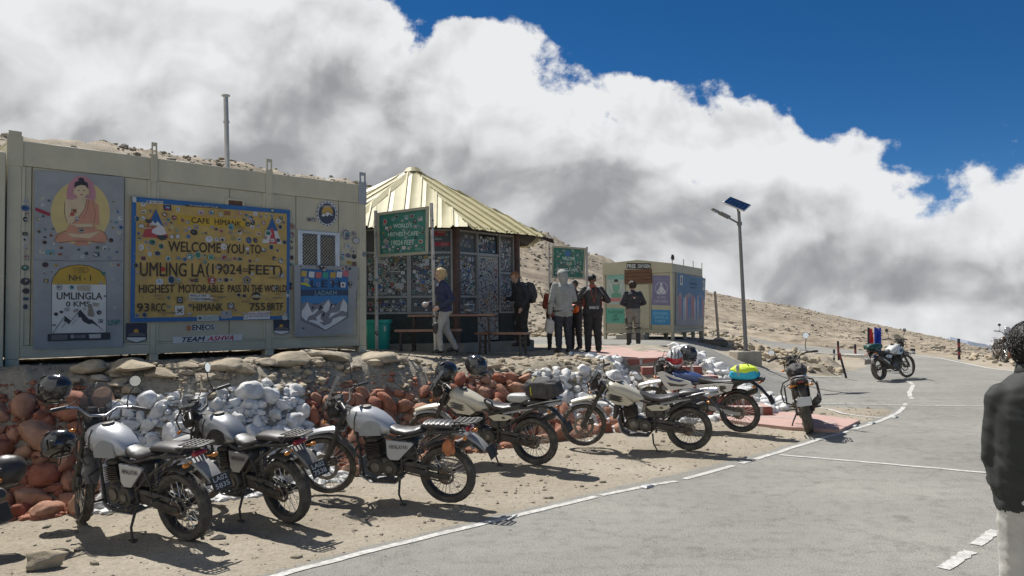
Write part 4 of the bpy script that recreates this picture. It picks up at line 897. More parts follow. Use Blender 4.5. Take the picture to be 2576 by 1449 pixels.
# stickers of the hut, by face: (cols, density, light)
rng=random.Random(77)
def hut_stick(i,x0,x1,y0,y1,n,rmin,rmax,w,light,parts):
    A_,B_=corn[i-1],corn[i]; F=Face((A_.x,A_.y,zf),(B_-A_).normalized()); got=[];st=MB();tries=0
    while len(got)<n and tries<n*40:
        tries+=1;r=rng.uniform(rmin,rmax)*rng.choice([1,1,.8,1.25]);a=rng.uniform(x0+r,x1-r);b=rng.uniform(y0+r,y1-r)
        if any((a-c)**2+(b-d)**2<(.82*(r+e))**2 for c,d,e in got): continue
        got.append((a,b,r)); q=MB() if len(got)<=parts else st; sticker(q,F,a,b,r,w,rng,light)
        if q is not st: q.build('sticker',PRINT,hut,True,180)
    if st.v: o=st.build('small_stickers',PRINT,hut,True,180); o['kind']='stuff'
hut_stick(0,.13,1.0,1.06,1.97,170,.024,.055,-.049,.62,30);hut_stick(0,1.1,1.95,1.06,1.97,140,.024,.055,-.049,.62,26);hut_stick(0,.13,1.0,.70,1.0,26,.035,.055,-.049,.65,18);hut_stick(0,1.1,1.95,.70,1.0,12,.035,.06,-.049,.65,10)
hut_stick(0,1.1,1.95,2.06,2.46,9,.035,.05,-.049,.35,9)
hut_stick(1,.13,.66,1.06,1.97,110,.022,.05,-.049,.62,22);hut_stick(1,.76,1.42,.12,1.95,230,.022,.04,-.019,.30,40);hut_stick(1,1.50,1.98,.72,1.58,100,.02,.045,-.049,.62,14);hut_stick(1,1.50,1.98,1.66,2.44,90,.02,.045,-.049,.62,14);hut_stick(1,.80,1.38,2.08,2.47,36,.025,.045,-.059,.58,10);hut_stick(1,.13,.66,2.08,2.46,10,.03,.06,-.049,.35,8);hut_stick(1,.13,.66,.7,1.0,14,.03,.05,-.049,.35,8)
hut_stick(7,1.0,1.95,.7,2.45,60,.04,.06,-.049,.42,20)
def hut_print():
    F=Face((corn[7].x,corn[7].y,zf),(corn[0]-corn[7]).normalized()); A=Art(F,1400,620,.55215,-.048)
    A.poly([(562,520),(642,518),(640,556),(565,556)],(.38,.04,.05));A.text('THE HIMALAYA',(585,526),(640,526),(640,538),(585,538),(.5,.4,.4));A.poly([(562,600),(682,600),(680,632),(562,632)],(.40,.05,.07));A.text('RIDERS',(610,606),(660,606),(660,626),(610,626),(.5,.3,.3));A.poly([(565,572),(615,572),(615,586),(565,586)],(.3,.34,.36))
    A.flush('red_sticker',hut)
    A=Art(F,1400,620,.55215,-.046);A.poly([(235,818),(318,818),(318,838),(235,838)],(.04,.04,.04));A.text('SIERRA MON',(238,820),(315,820),(315,834),(238,834),(.4,.4,.4));A.poly([(285,895),(338,895),(338,935),(285,935)],(.5,.5,.5));A.poly([(492,722),(524,722),(524,768),(492,768)],(.5,.52,.55));A.flush('white_sticker',hut)
hut_print()
# roof: ribbed sheets laid up each facet
apex=HC+Vector((0,0,5.80)); Re=3.34; ze=4.02
eav=[HC+Vector((Re*math.cos(R(5-67.5+45*i)),Re*math.sin(R(5-67.5+45*i)),ze)) for i in range(8)]
rng=random.Random(9)
for i in range(8):
    a,b=eav[i-1],eav[i]; ex=(b-a).normalized(); mid=(a+b)/2; upv=(apex-mid); Lf=upv.length; upv.normalize(); nn=ex.cross(upv).normalized(); W=(b-a).length
    if nn.z<0: nn=-nn
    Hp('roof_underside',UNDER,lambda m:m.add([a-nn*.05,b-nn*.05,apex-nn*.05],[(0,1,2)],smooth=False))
    ns=7; sw=W/ns; over=.10 if i!=1 else .16
    for k in range(ns):
        s0=-W/2+k*sw; s1=s0+sw
        ragg=[rng.uniform(-.03,.05) for _ in range(3)]; lift=rng.uniform(0,.02); tilt=rng.uniform(-.004,.012)
        def fall(s): return Lf*(1-min(1,abs(s)/(W/2)))
        def sheetf(m):
            xs=[s0,s0+.035,s0+.045,s0+.075,s0+.085,s0+sw*.5-.01,s0+sw*.5,s0+sw*.5+.01,s1+.012]; hs=[0,0,.035,.035,0,0,.008,0,0]
            top=[];bot=[]
            for x,h in zip(xs,hs):
                f=min(Lf-.02,fall(x)+.05) if abs(x)<W/2 else .03
                n0=nn*(.012+h+lift); o=ragg[xs.index(x)%3]
                bot.append(mid+ex*x-upv*(over+o)+n0-Vector((0,0,.02)) ); top.append(mid+ex*x+upv*f+n0+nn*tilt)
            k2=len(xs); vs=bot+top+[p-nn*.006 for p in bot]+[p-nn*.006 for p in top]
            fs=[(j,j+1,k2+j+1,k2+j) for j in range(k2-1)]+[(2*k2+j,3*k2+j,3*k2+j+1,2*k2+j+1) for j in range(k2-1)]+[(j,2*k2+j,2*k2+j+1,j+1) for j in range(k2-1)]
            m.add(vs,fs,smooth=False)
        if i not in(4,5): Hp('roof_sheet',ROOFY,sheetf)
        elif k==0: Hp('roof_sheet',ROOFY,lambda m:m.add([a+nn*.03,b+nn*.03,apex+nn*.03],[(0,1,2)],smooth=False))
for i in (0,1,2,3,6,7):
    p=eav[i]
    if i==0:
        q0=apex.lerp(p,.30); q1=apex.lerp(p,.98)
    else: q0=apex.lerp(p,.02); q1=apex.lerp(p,.95 if i!=7 else .9)
    d=(q1-q0).normalized(); sd_=d.cross(Vector((0,0,1))).normalized()
    if i in(7,6,2): Hp('ridge_cap',ROOFY,lambda m:m.loft([[q+sd_*.13-Vector((0,0,.005)),q+Vector((0,0,.065)),q-sd_*.13-Vector((0,0,.005)),q+Vector((0,0,.05))] for q in(q0,q0.lerp(q1,.5)+Vector((0,0,.02)),q1)]))
Hp('apex_cap',ROOFY,lambda m:m.lathe([(.0,.06),(.16,.03),(.26,-.09)],apex+Vector((0,0,.03)),'z',8))
# torn dark flap at the right end of the eave
def flap(m):
    p=eav[1]; 
    for k in range(5):
        q=p+Vector((-.12+.09*k,-.05+.03*k,-.03-.028*k)); m.box(q,(.16,.22,.018),(R(8*k-10),R(14+3*k),R(20*k)),None)
Hp('torn_flap',UNDER,flap)
def ragedge(m):
    a,b=eav[0],eav[1]; 
    for k in range(22):
        t=k/22+.01; q=a.lerp(b,t)+Vector((.02,-.05,-.06)); m.box(q,(.05,.07,.02+.05*rng.random()),(rng.uniform(-.5,.5),rng.uniform(-.5,.5),R(50)),None)
Hp('torn_edge',UNDER,ragedge)
# ------------------------------------------------------------------ free standing signs
def post_sign(label,p0,p1,z0a,z0b,ta,tb,quad,cv,lines,seed,stk,r=.035,rr=(.03,.055),nm='green_sign'):
    ex=(p1-p0).normalized(); F=Face((p0.x,p0.y,0),ex); t=thing(nm,label,'sign',((p0.x+p1.x)/2,(p0.y+p1.y)/2,z0a),(0,0,math.atan2(ex.y,ex.x)))
    PM=mat('scuffed_galvanised_post',(.50,.49,.47),.5,.4,.2,7,dust=.35)
    for (p,z0,tt) in((p0,z0a,ta),(p1,z0b,tb)): child(t,'post',PM,lambda m:m.tube([Vector((p.x,p.y,z0-.15)),Vector((tt.x,tt.y,tt.z))],r,10),True)
    Q=[F.px(*cv(*p)) for p in quad]
    child(t,'panel',GREENB,lambda m:m.prism([Q[3],Q[2],Q[1],Q[0]],lambda a,b,w:F.pt(a,b,.02+w),.012),True)
    fw=.055
    def fr(m):
        for i in range(4):
            a,b=Vector((*Q[i],0)),Vector((*Q[(i+1)%4],0)); d=(b-a).normalized(); n=Vector((-d.y,d.x,0)); c=(Vector((*Q[0],0))+Vector((*Q[2],0)))/2
            if n.dot(c-a)<0:n=-n
            pl=[a,b,b+n*fw-d*fw,a+n*fw+d*fw]; ar=(pl[1]-pl[0]).cross(pl[2]-pl[1]).z
            if ar<0: pl=pl[::-1]
            m.prism([(p.x,p.y) for p in pl],lambda x,y,w:F.pt(x,y,.033+w),.025)
    child(t,'frame',mat('pale_olive_frame',(.34,.34,.27),.5,.2,.2,5,dust=.3),fr,True)
    return t,F,Q
cvE=lambda x,y:((1400+x*.55215)/1.5652,(620+y*.55215)/1.5652)
P0=Vector((-2.72,15.5,0));P1=Vector((-1.5,15.02,0)); 
P0=Vector((U(947.5,15.45),15.45,0)); P1=Vector((U(1095,15.0),15.0,0))
top0=D2(945,530,15.45);top1=D2(1085,511,15.0)
t,F,Q=post_sign('green sign reading WORLD\'S HIGHEST CAFE hung between two scuffed metal posts',P0,P1,1.38,1.31,top0,top1,[(160,398),(528,350),(524,690),(168,714)],cvE,None,1,None)
A=Art(F,1400,620,.55215,.0335);CW=(.45,.55,.50)
A.text("WORLD'S",(275,475),(408,468),(408,500),(275,505),CW,.02);A.text('HIGHEST CAFE',(238,535),(452,526),(452,558),(238,566),CW,.02);A.text('19024 FEET',(262,592),(425,586),(425,622),(262,630),CW,.02);A.text('93 RCC',(432,645),(490,642),(490,664),(432,668),(.25,.4,.36),.01);A.text('755 BRTF',(202,662),(280,658),(280,690),(202,694),(.25,.4,.36),.01)
A.flush('lettering',t)
stick(F,cvE,t,[(195,432,10),(218,458,16),(300,425,16),(370,430,18),(408,420,16),(467,440,19),(275,440,12),(428,458,14),(432,495,14),(458,490,11),(228,505,12),(255,500,11),(242,525,12),(275,522,7),(350,518,9),(385,515,10),(480,505,10),(487,535,12),(460,540,8),(210,568,10),(205,540,9),(225,600,18),(232,635,14),(250,655,12),(275,640,10),(350,645,18),(385,650,12),(310,655,13),(470,600,14),(435,572,10),(365,572,10),(405,600,9),(205,640,12),(400,640,9),(330,668,9),(370,545,7),(240,585,9),(290,560,6),(440,630,9),(480,640,9),(210,480,8),(390,465,7),(340,452,9)],.037,41,.48)
PST=MB()
for k in range(16):
    pz=1.6+k*.16; q=F.pt(0,pz,0)
def post_stk(t,p,tt,z0,n,r,seed):
    rng=random.Random(seed); b=Vector((p.x,p.y,z0))
    for k in range(n):
        f=rng.uniform(.1,.95); q=b.lerp(tt,f); a=rng.uniform(-.7,.7); d=Vector((math.sin(a),-math.cos(a),0)); F_=Face(q+d*(r+.001),Vector((math.cos(a),math.sin(a),0))); mb=MB(); sticker(mb,F_,0,0,rng.uniform(.02,.035),.0012,rng,.4); mb.build('sticker',PRINT,t,True,180)
post_stk(t,P0,top0,1.38,10,.035,3);post_stk(t,P1,top1,1.31,12,.035,4)
cvF=lambda x,y:((2100+x*.35885)/1.5652,(900+y*.35885)/1.5652)
yb=22.9; P0=Vector((U(1382,yb),yb,0));P1=Vector((U(1475,yb-.1),yb-.1,0))
top0=D2(1381.5,611,yb);top1=D2(1476,621,yb-.1)
t,F,Q=post_sign('green sticker covered sign reading WELCOME on a dark post beyond the hooded man',P0,P1,1.22,1.22,top0,top1,[(203,188),(577,214),(562,560),(200,542)],cvF,None,1,None,r=.035)
A=Art(F,2100,900,.35885,.0335)
CW=(.62,.72,.68);A.w=.039;A.text('WELCOME',(318,308),(455,314),(455,352),(318,347),CW,.02);A.text('TOO',(362,372),(424,374),(424,404),(362,402),CW,.02);A.text('UMLINGLA HUT',(255,430),(482,440),(482,474),(255,466),CW,.02);A.poly([(352,242),(402,245),(402,308),(352,305)],(.05,.14,.35))
A.flush('lettering',t)
rng=random.Random(8);its=[]
while len(its)<74:
    x,y=rng.uniform(240,535),rng.uniform(240,500);r=rng.uniform(7,13)
    if all((x-a)**2+(y-b)**2>(r+c)**2*.9 for a,b,c in its) and not(300<x<470 and 305<y<352): its.append((x,y,r))
stick(F,cvF,t,its,.037,51,.42)
post_stk(t,P0,top0,1.22,14,.035,7)
# ------------------------------------------------------------------ oxygen cabin
N0=Vector((5.42,25.9,0)); zc=1.20
pl=Vector((U(1518,30.0),30.0,0)); 
def DXY(u,d): q=ray(u,797); q=q*(d/q.y); return Vector((q.x,q.y,0))
HTc=2.62
L0=DXY(1518.0,25.9*194/183.5); R0c=DXY(1769.5,25.9*194/173)
exf=(N0-L0).normalized(); Wf=(N0-L0).length; exs=(R0c-N0).normalized(); Ws=(R0c-N0).length
FF=Face((L0.x,L0.y,0),exf); FS=Face((N0.x,N0.y,0),exs)
# the far corner closes the box: keep the two faces as surveyed, depth along the side face
ox=thing('oxygen_cabin','small olive cream cabin with a free oxygen sign over its shuttered counter','building',(N0.x,N0.y,zc))
OLV=mat('olive_cream_cabin',(.38,.355,.255),.55,0,.1,2,dust=.2,bump=.05);OLV2=mat('olive_cream_frame',(.41,.38,.27),.5,0,.1,2,dust=.2)
def oq(x,y,F=None): return (F or FF).px((2100+x*.35885)/1.5652,(900+y*.35885)/1.5652)
bz=oq(800,1160)[1]; tz=oq(1540,380)[1]; cz=oq(1170,342)[1]; 
back=L0+exs*Ws; 
bz=1.42; 
def O(name,mt,fn,**k): return child(ox,name,mt,fn,world=True,**k)
def bodyf(m):
    P=[L0,N0,R0c,back]; c=sum(P,Vector())/4
    P=[p+(c-p).normalized()*.08 for p in P]
    m.prism([(p.x,p.y) for p in P],lambda a,b,w:Vector((a,b,bz+w)),tz-bz-.15)
O('body',OLV,bodyf)
fx=[0,oq(1010,800)[0],oq(1290,800)[0],Wf]
etz=tz-.30
O('front_fascia',OLV2,lambda m:m.prism([(0,etz),(Wf,etz),(Wf,tz),(Wf*.52,cz),(0,oq(775,385)[1])],lambda a,b,w:FF.pt(a,b,w-.04),.05))
O('side_fascia',OLV2,lambda m:FS.box(m,0.05,Ws,etz,tz,-.06,.0,bev=.01))
for f,W_,n in((FF,Wf,2),(FS,Ws,2)):
    O('bottom_beam',OLV2,lambda m:f.box(m,.06,W_-.06,bz,bz+.12,-.05,.0,bev=.01))
    for k in range(n):
        a=0 if k==0 else W_-.10
        if f is FS and k==0: continue
        O('corner_post',OLV2,lambda m:f.box(m,a-.0,a+.10,zc-.1,etz-.002,-.08,.012,bev=.01))
for a,b in((fx[0]+.102,fx[1]),(fx[1],fx[2]),(fx[2],fx[3]-.102)):
    O('wall_panel',OLV,lambda m:FF.box(m,a+.008,b-.008,bz+.122,etz-.003,-.045,-.012,bev=.006))
for a,b in((.10,Ws*.5),(Ws*.5,Ws-.102)): O('wall_panel',OLV,lambda m:FS.box(m,a+.008,b-.008,bz+.122,etz-.003,-.045,-.012,bev=.006))
O('door',OLV2,lambda m:(FF.box(m,fx[1]+.08,fx[2]-.06,bz+.16,oq(1100,615)[1],-.0115,.012,bev=.006)))
a0,h1=oq(1003,455);a1,_=oq(1300,455);h0=oq(1150,605)[1]
for k in range(4): 
    z0=h0+(h1-h0)*k/4; O('shutter_slat',WOODB,lambda m:FF.box(m,a0,a1,z0+.004,h0+(h1-h0)*(k+1)/4-.004,.002,.045,bev=.006))
O('cabin_roof',OLV2,lambda m:m.loft([[FF.pt(0,oq(775,385)[1]-.01,-.042),FF.pt(Wf*.52,cz-.01,-.042),FF.pt(Wf,tz-.01,-.042)],[FF.pt(0,oq(775,385)[1]-.01,-.042)+exs*Ws,FF.pt(Wf*.52,cz-.01,-.042)+exs*Ws,FF.pt(Wf,tz-.01,-.042)+exs*Ws]],closed=False))
for k,(a,b) in enumerate(((.35,-.5),(Wf*.5,-.6),(Wf*.75,-.7))): O('leg',OLV2,lambda m:FF.box(m,a,a+.12,zc-.12,bz-.002,b-.1,b))
for k in range(3): O('leg',OLV2,lambda m:FS.box(m,Ws*(.4+.28*k),Ws*(.4+.28*k)+.08,zc-.2,bz-.002,-.14,-.02))
O('doorstep',CONC,lambda m:FF.box(m,oq(965,1180)[0],oq(1275,1180)[0],zc-.1,zc+.20,.05,.45,bev=.02))
for k,x in enumerate((.03,Ws*.36,Ws*.68,Ws-.03)): O('roof_rod',OLV2,lambda m:m.tube([FS.pt(x,tz-.1,-.01),FS.pt(x,tz+.22,-.01)],.016,6))
O('roof_rod',OLV2,lambda m:m.tube([FF.pt(.02,tz-.2,-.01),FF.pt(.02,oq(775,385)[1]+.18,-.01)],.014,6))
O('cloth_knot',mat('dark_cloth',(.05,.04,.04),.9),lambda m:m.ell(FS.pt(.05,tz+.2,0),(.06,.05,.10),8,6,fn=lambda d,p:p*(1+.3*noise.noise(d*3))))
A=Art(FF,2100,900,.35885,.016)
A.poly([(1017,370),(1300,373),(1298,455),(1017,448)],(.45,.42,.3));A.poly([(1024,377),(1293,380),(1291,447),(1024,441)],(.02,.02,.025));A.text('FREE',(1033,390),(1125,392),(1125,432),(1033,430),(.6,.62,.6),.02);A.text('OXYGEN',(1148,392),(1282,394),(1282,434),(1148,432),(.6,.62,.6),.02)
A.flush('sign_plate',ox)
A=Art(FF,2100,900,.35885,-.008)
A.poly([(808,498),(1003,498),(1003,832),(800,825)],(.36,.42,.38));A.poly([(808,498),(1003,498),(1003,560),(806,560)],(.20,.38,.32))
for s in(-1,1):
    for k in range(6): A.line([(908+s*30,700-k*4),(908+s*(62+k*6),640-k*20),(908+s*(78+k*3),560+k*25)],5,(.5,.54,.5))
A.disc(908,650,42,52,(.16,.34,.25),20);A.disc(908,590,22,28,(.45,.40,.33),16);A.disc(908,572,24,18,(.03,.04,.05),12);A.poly([(850,740),(870,705),(950,705),(968,740),(950,755),(868,755)],(.12,.30,.20));A.poly([(830,762),(990,762),(960,800),(850,800)],(.45,.18,.18))
A.flush('figure_poster',ox)
A=Art(FF,2100,900,.35885,-.008);A.poly([(800,870),(1000,878),(1000,1042),(798,1036)],(.10,.34,.25));A.text('FLAVOURS',(818,898),(985,902),(985,932),(818,930),(.02,.06,.05),.01);A.text('OF',(878,942),(920,942),(920,972),(878,972),(.02,.06,.05),.01);A.text('LIFE',(866,982),(940,984),(940,1016),(866,1014),(.02,.06,.05),.01);A.flush('green_poster',ox)
A=Art(FF,2100,900,.35885,-.008);A.poly([(1308,514),(1516,514),(1512,845),(1298,838)],(.17,.155,.26));A.text('FITNESS IS',(1328,546),(1482,548),(1482,568),(1328,566),(.22,.24,.33),.0);A.disc(1404,655,69,71,(.42,.44,.48),30);A.disc(1404,655,64,66,(.17,.155,.26),30)
A.disc(1403,612,12,16,(.5,.52,.55),12);A.poly([(1385,640),(1403,630),(1422,640),(1428,660),(1455,695),(1440,700),(1418,672),(1418,690),(1455,708),(1440,720),(1403,708),(1365,720),(1350,708),(1388,690),(1388,672),(1366,700),(1350,695),(1378,660)],(.5,.52,.55));A.text('IS MY',(1358,740),(1450,742),(1450,770),(1358,768),(.42,.42,.46),.01);A.text('OXYGEN',(1326,780),(1470,784),(1470,816),(1326,812),(.42,.42,.46),.01);A.flush('violet_poster',ox)
A=Art(FF,2100,900,.35885,-.008);A.poly([(1298,888),(1502,896),(1500,1058),(1292,1054)],(.04,.22,.42));A.text('OXYGEN',(1315,915),(1475,918),(1475,950),(1315,948),(.22,.44,.58),.01);A.text('WITH A',(1325,960),(1478,962),(1478,990),(1325,990),(.22,.44,.58),.01);A.text('TWIST',(1325,1002),(1450,1002),(1450,1032),(1325,1032),(.22,.44,.58),.01);A.flush('blue_poster',ox)
t=board('flag_mural_board','blue board painted with peaks and flags on the side wall of the oxygen cabin','sign',FS,[(1566,482),(1880,548),(1862,1068),(1556,1062)],lambda x,y:((2100+x*.35885)/1.5652,(900+y*.35885)/1.5652),GREYB,.03,.006)
A=Art(FS,2100,900,.35885,.037)
A.poly([(1572,486),(1876,550),(1868,800),(1568,760)],(.06,.15,.27));A.poly([(1568,755),(1600,690),(1640,760),(1700,700),(1760,760),(1830,715),(1868,800),(1862,1060),(1560,1056)],(.28,.27,.28))
rr=random.Random(4)
for k in range(16):
    x=1590+k*17;y=rr.uniform(690,770);c=rr.choice([(.45,.16,.17),(.5,.5,.52),(.05,.18,.42),(.42,.14,.16),(.45,.45,.47)]); A.poly([(x-3,1000+rr.uniform(-40,20)),(x-8,y+50),(x,y),(x+8,y+55),(x+4,1000)],c,up=k%2==0)
A.poly([(1598,512),(1628,518),(1624,625),(1596,618)],(.55,.55,.52));A.poly([(1608,530),(1618,532),(1616,600),(1607,598)],(.05,.05,.06));A.poly([(1846,570),(1866,574),(1864,680),(1844,676)],(.55,.55,.52));A.poly([(1852,590),(1858,592),(1856,650),(1851,648)],(.05,.05,.1))
A.text('HIMANK',(1712,545),(1790,560),(1788,582),(1712,570),(.12,.22,.36),.01);A.text('UMLINGLA',(1700,590),(1790,602),(1790,625),(1700,615),(.02,.05,.12),.01);A.text('19024 FT',(1710,635),(1780,642),(1780,662),(1710,656),(.02,.05,.12),.01)
A.flush('mural',t)
# ------------------------------------------------------------------ motorcycles
BLK=mat('black_frame_paint',(.022,.022,.023),.58,.0,.2,8,dust=.22);RUB=mat('dusty_tyre_rubber',(.03,.03,.03),.85,0,.2,10,dust=.38,bump=.3,bs=90);RIMB=mat('black_rim',(.04,.04,.042),.35,.5,.15,8,dust=.25);SPK=mat('bright_spokes',(.62,.60,.55),.3,.8,.1,8)
ENG=mat('dark_engine_metal',(.06,.06,.06),.45,.6,.3,12,dust=.3,bump=.2);CHR=mat('bright_metal',(.6,.6,.6),.25,.9,.15,9,dust=.15);SEATM=mat('black_seat_vinyl',(.025,.025,.027),.38,0,.2,10,bump=.15,bs=200,dust=.15);PLAS=mat('grey_black_plastic',(.035,.036,.038),.5,0,.2,8,dust=.25)
SILV=mat('silver_tank_paint',(.50,.515,.53),.32,.2,.08,3,coat=.5,dust=.2);SATN=mat('satin_silver_plastic',(.25,.254,.254),.6,0,.12,5,dust=.35);GRAPH=mat('graphite_tank_paint',(.30,.31,.32),.3,.45,.08,3,coat=.8,dust=.12);CRM=mat('cream_tank_paint',(.60,.55,.42),.3,0,.08,3,coat=.6,dust=.15);WHTP=mat('white_tank_paint',(.66,.66,.63),.3,0,.06,3,coat=.6,dust=.1);TANKB=mat('black_tank_paint',(.03,.03,.03),.25,0,.1,3,coat=.6,dust=.1)
AMB=mat('amber_lens',(.65,.22,.02),.2,0,.1,9,coat=.5);REDL=mat('red_lens',(.30,.02,.02),.2,0,.1,9,coat=.5);LENS=mat('clear_lens',(.5,.52,.54),.08,.2,.1,9,coat=.7);MIRR=mat('mirror_glass',(.75,.78,.8),.04,1,.02,3);SMOKE=mat('smoked_screen',(.16,.17,.18),.12,0,.1,5,alpha=.5,coat=.6);CLEARV=mat('clear_visor',(.35,.37,.4),.06,0,.1,5,alpha=.35,coat=.8)
DISC=mat('worn_disc_metal',(.20,.19,.18),.4,.7,.2,9,dust=.3);PLATE=mat('black_plate',(.02,.02,.022),.85,0,.1,9,dust=.2);BLUEK=mat('blue_tank_paint',(.015,.05,.18),.4,0,.1,4,coat=.6,dust=.1);RUST=mat('brown_exhaust',(.16,.12,.09),.5,.6,.3,12,dust=.25);GREYP=mat('pale_grey_plastic',(.42,.42,.41),.45,0,.1,5,dust=.2)
WPLATE=mat('white_plate',(.6,.6,.58),.5,0,.1,9,dust=.2); MDBR=mat('mudguard_grey',(.10,.10,.10),.5,0,.15,8,dust=.35)
def V(*a): return Vector(a)
def motorcycle(rear,front,label,kind='411',tank=None,lean=9,steer=22,fend=None,plate=None,seat2='plain',rack=True,screen=True,beak=True,mir=(1,1),scale=1.0,zadj=0,side_pan=None,tailc=None,bag=None,wbo=None,group='motorcycles parked beside the road'):
    rx=Vector((rear[0],rear[1])); fx_=Vector((front[0],front[1])); hd=math.atan2(fx_.y-rx.y,fx_.x-rx.x); z=H2(rear[0],rear[1])+zadj
    z+= .012
    mtx=Matrix.Translation((rear[0],rear[1],z))@Matrix.Rotation(hd,4,'Z')@Matrix.Rotation(-R(lean),4,'X')@Matrix.Diagonal((scale,scale,scale,1))
    t=thing('motorcycle',label,'motorcycle',mat=mtx,group=group)
    big=kind=='450'; wb=1.50 if not big else 1.51
    rr,fr,rw,fw=(.325,.35,.062,.046) if not big else (.335,.35,.072,.046)
    if wbo: wb=wbo
    if kind=='rally': rr,fr,rw,fw=.325,.35,.058,.042; wb=1.46
    if kind=='street': rr,fr,rw,fw=.325,.33,.075,.06; wb=1.40
    tank=tank or SILV; fend=fend or BLK; side_pan=side_pan or tank
    # steering: everything in front turns about the head axis
    ax=V(-.446,0,.895); axle=V(wb,0,fr); hp=axle+ax*.72+V(-.0,0,0); pivot=V(wb-.05,0,fr)+ax*.72-V(.0,0,0)
    pv=axle-V(.075,0,0)
    SR=Matrix.Translation(pv)@Matrix.Rotation(R(steer),4,ax)@Matrix.Translation(-pv)
    def S(p): return SR@Vector(p)
    def part(name,m,fn,parent=t,st=False,ang=40):
        b=MB(); fn(b)
        if st: b.v=[tuple(SR@Vector(v)) for v in b.v]
        return b.build(name,m,parent,False,ang)
    def wheel(c,r,w,st,disc_side,dr,nm,broad=False):
        wl=part(nm,RUB,lambda b:None if False else b.lathe([(r-w*1.25,-w*.62),(r-w*.9,-w*.95),(r-w*.35,-w*.9),(r-.012,-w*.55),(r-.002,-w*.25),(r,0),(r-.002,w*.25),(r-.012,w*.55),(r-w*.35,w*.9),(r-w*.9,w*.95),(r-w*1.25,w*.62)],c,'y',96,fn=lambda i,q,rr_:rr_-(.011 if (3<=q<=7 and (i//2+(q%2))%2) else 0)),st=st,ang=30)
        ri=r-w*1.2
        part('rim',RIMB if not big and kind!='far' else RIMB,lambda b:b.lathe([(ri+.004,-w*.60),(ri-.012,-w*.62),(ri-.02,-w*.3),(ri-.024,0),(ri-.02,w*.3),(ri-.012,w*.62),(ri+.004,w*.60)],c,'y',48),parent=wl,st=st)
        def spk(b):
            for k in range(32):
                a=2*math.pi*k/32; sgn=1 if k%2 else -1; o=.55*(1 if (k//2)%2 else -1)
                b.tube([c+V(.035*math.cos(a+o),sgn*.035,.035*math.sin(a+o)),c+V((ri-.015)*math.cos(a),sgn*.008,(ri-.015)*math.sin(a))],.0032,4,cap=False)
        s_=part('spokes',SPK,spk,parent=wl,st=st); s_['kind']='stuff'
        part('hub',ENG,lambda b:b.lathe([(.0,-.07),(.03,-.07),(.035,-.045),(.05,-.04),(.05,-.03),(.028,-.02),(.028,.02),(.05,.03),(.05,.04),(.035,.045),(.03,.07),(0,.07)],c,'y',20),parent=wl,st=st)
        def dsc(b):
            y=disc_side*.055; n=36
            b.lathe([(dr,y-.002),(dr,y+.002),(dr*.74,y+.002),(dr*.74,y-.002)],c,'y',40,closed=True,fn=lambda i,q,x:x+(.006 if i%3==0 and q<2 else 0))
            for k in range(5): a=2*math.pi*k/5; b.tube([c+V(.03*math.cos(a),y,.03*math.sin(a)),c+V(dr*.78*math.cos(a+.3),y,dr*.78*math.sin(a+.3))],.006,5)
        part('brake_disc',DISC,dsc,parent=wl,st=st)
        return wl
    wheel(V(0,0,rr),rr,rw,False,1 if kind!='x' else -1,.10,'rear_wheel')
    wheel(axle,fr,fw,True,1,.155,'front_wheel')
    # fork
    for s in(1,-1):
        part('fork_leg',BLK,lambda b:(b.tube([axle+V(.0,.088*s,-.03),axle+V(0,.088*s,.04),axle+V(0,.088*s,0)+ax*.30],[.026,.034,.030],10),b.tube([axle+V(0,.088*s,0)+ax*.29,axle+V(0,.088*s,0)+ax*.52],.024 if not big else .03,10),b.tube([axle+V(0,.088*s,0)+ax*.52,axle+V(0,.088*s,0)+ax*.74],.029,10)),st=True)
    part('fork_yoke',BLK,lambda b:(b.box(axle+ax*.56,(.09,.24,.035),(0,-R(26.5),0),bev=.008),b.box(axle+ax*.72+V(-.01,0,0),(.10,.24,.03),(0,-R(26.5),0),bev=.008),b.tube([axle+V(-.05,0,0)+ax*.55,axle+V(-.05,0,0)+ax*.72],.03,8)),st=True)
    part('axle_bolt',CHR,lambda b:b.tube([axle+V(0,-.115,0),axle+V(0,.115,0)],.012,8),st=True)
    part('brake_caliper',ENG,lambda b:b.box(axle+V(-.12,.075,.08),(.07,.05,.10),(0,.3,0),bev=.012),st=True)
    # fenders
    def arcf(b,c,r,w,a0,a1,n=14,th=.006,drop=.02):
        rings=[]
        for i in range(n+1):
            a=R(a0+(a1-a0)*i/n); d=V(math.cos(a),0,math.sin(a)); ww=w*(1 if 0<i<n else .8)
            rings.append([c+d*(r-drop)+V(0,-ww,0),c+d*(r)+V(0,-ww*.75,0),c+d*(r+.012),c+d*r+V(0,ww*.75,0),c+d*(r-drop)+V(0,ww,0),c+d*(r-drop-th)+V(0,ww*.9,0),c+d*(r+.012-th),c+d*(r-drop-th)+V(0,-ww*.9,0)])
        b.loft(rings)
    if kind!='rally': part('front_mudguard',MDBR if not big else GREYP,lambda b:arcf(b,axle,fr+.035,fw*1.45,38 if not big else 60,165 if not big else 150),st=True)
    if beak:
        def bk(b):
            rings=[]
            for k in range(9):
                f=k/8; x=wb-.30+f*.47; zz=.80+.045*math.sin(f*2.2)-.10*f; w=.078*(1-.45*f**2); 
                rings.append([V(x,-w,zz-.022),V(x,-w*.9,zz),V(x,-w*.35,zz+.016),V(x,w*.35,zz+.016),V(x,w*.9,zz),V(x,w,zz-.022),V(x,w*.8,zz-.014),V(x,0,zz+.004),V(x,-w*.8,zz-.014)])
            b.loft(rings)
        part('beak',fend,bk,st=True)
    # lights, instruments, screen
    hl=axle+ax*.62+V(.12,0,.02)
    hl=V(wb-.16,0,1.0)
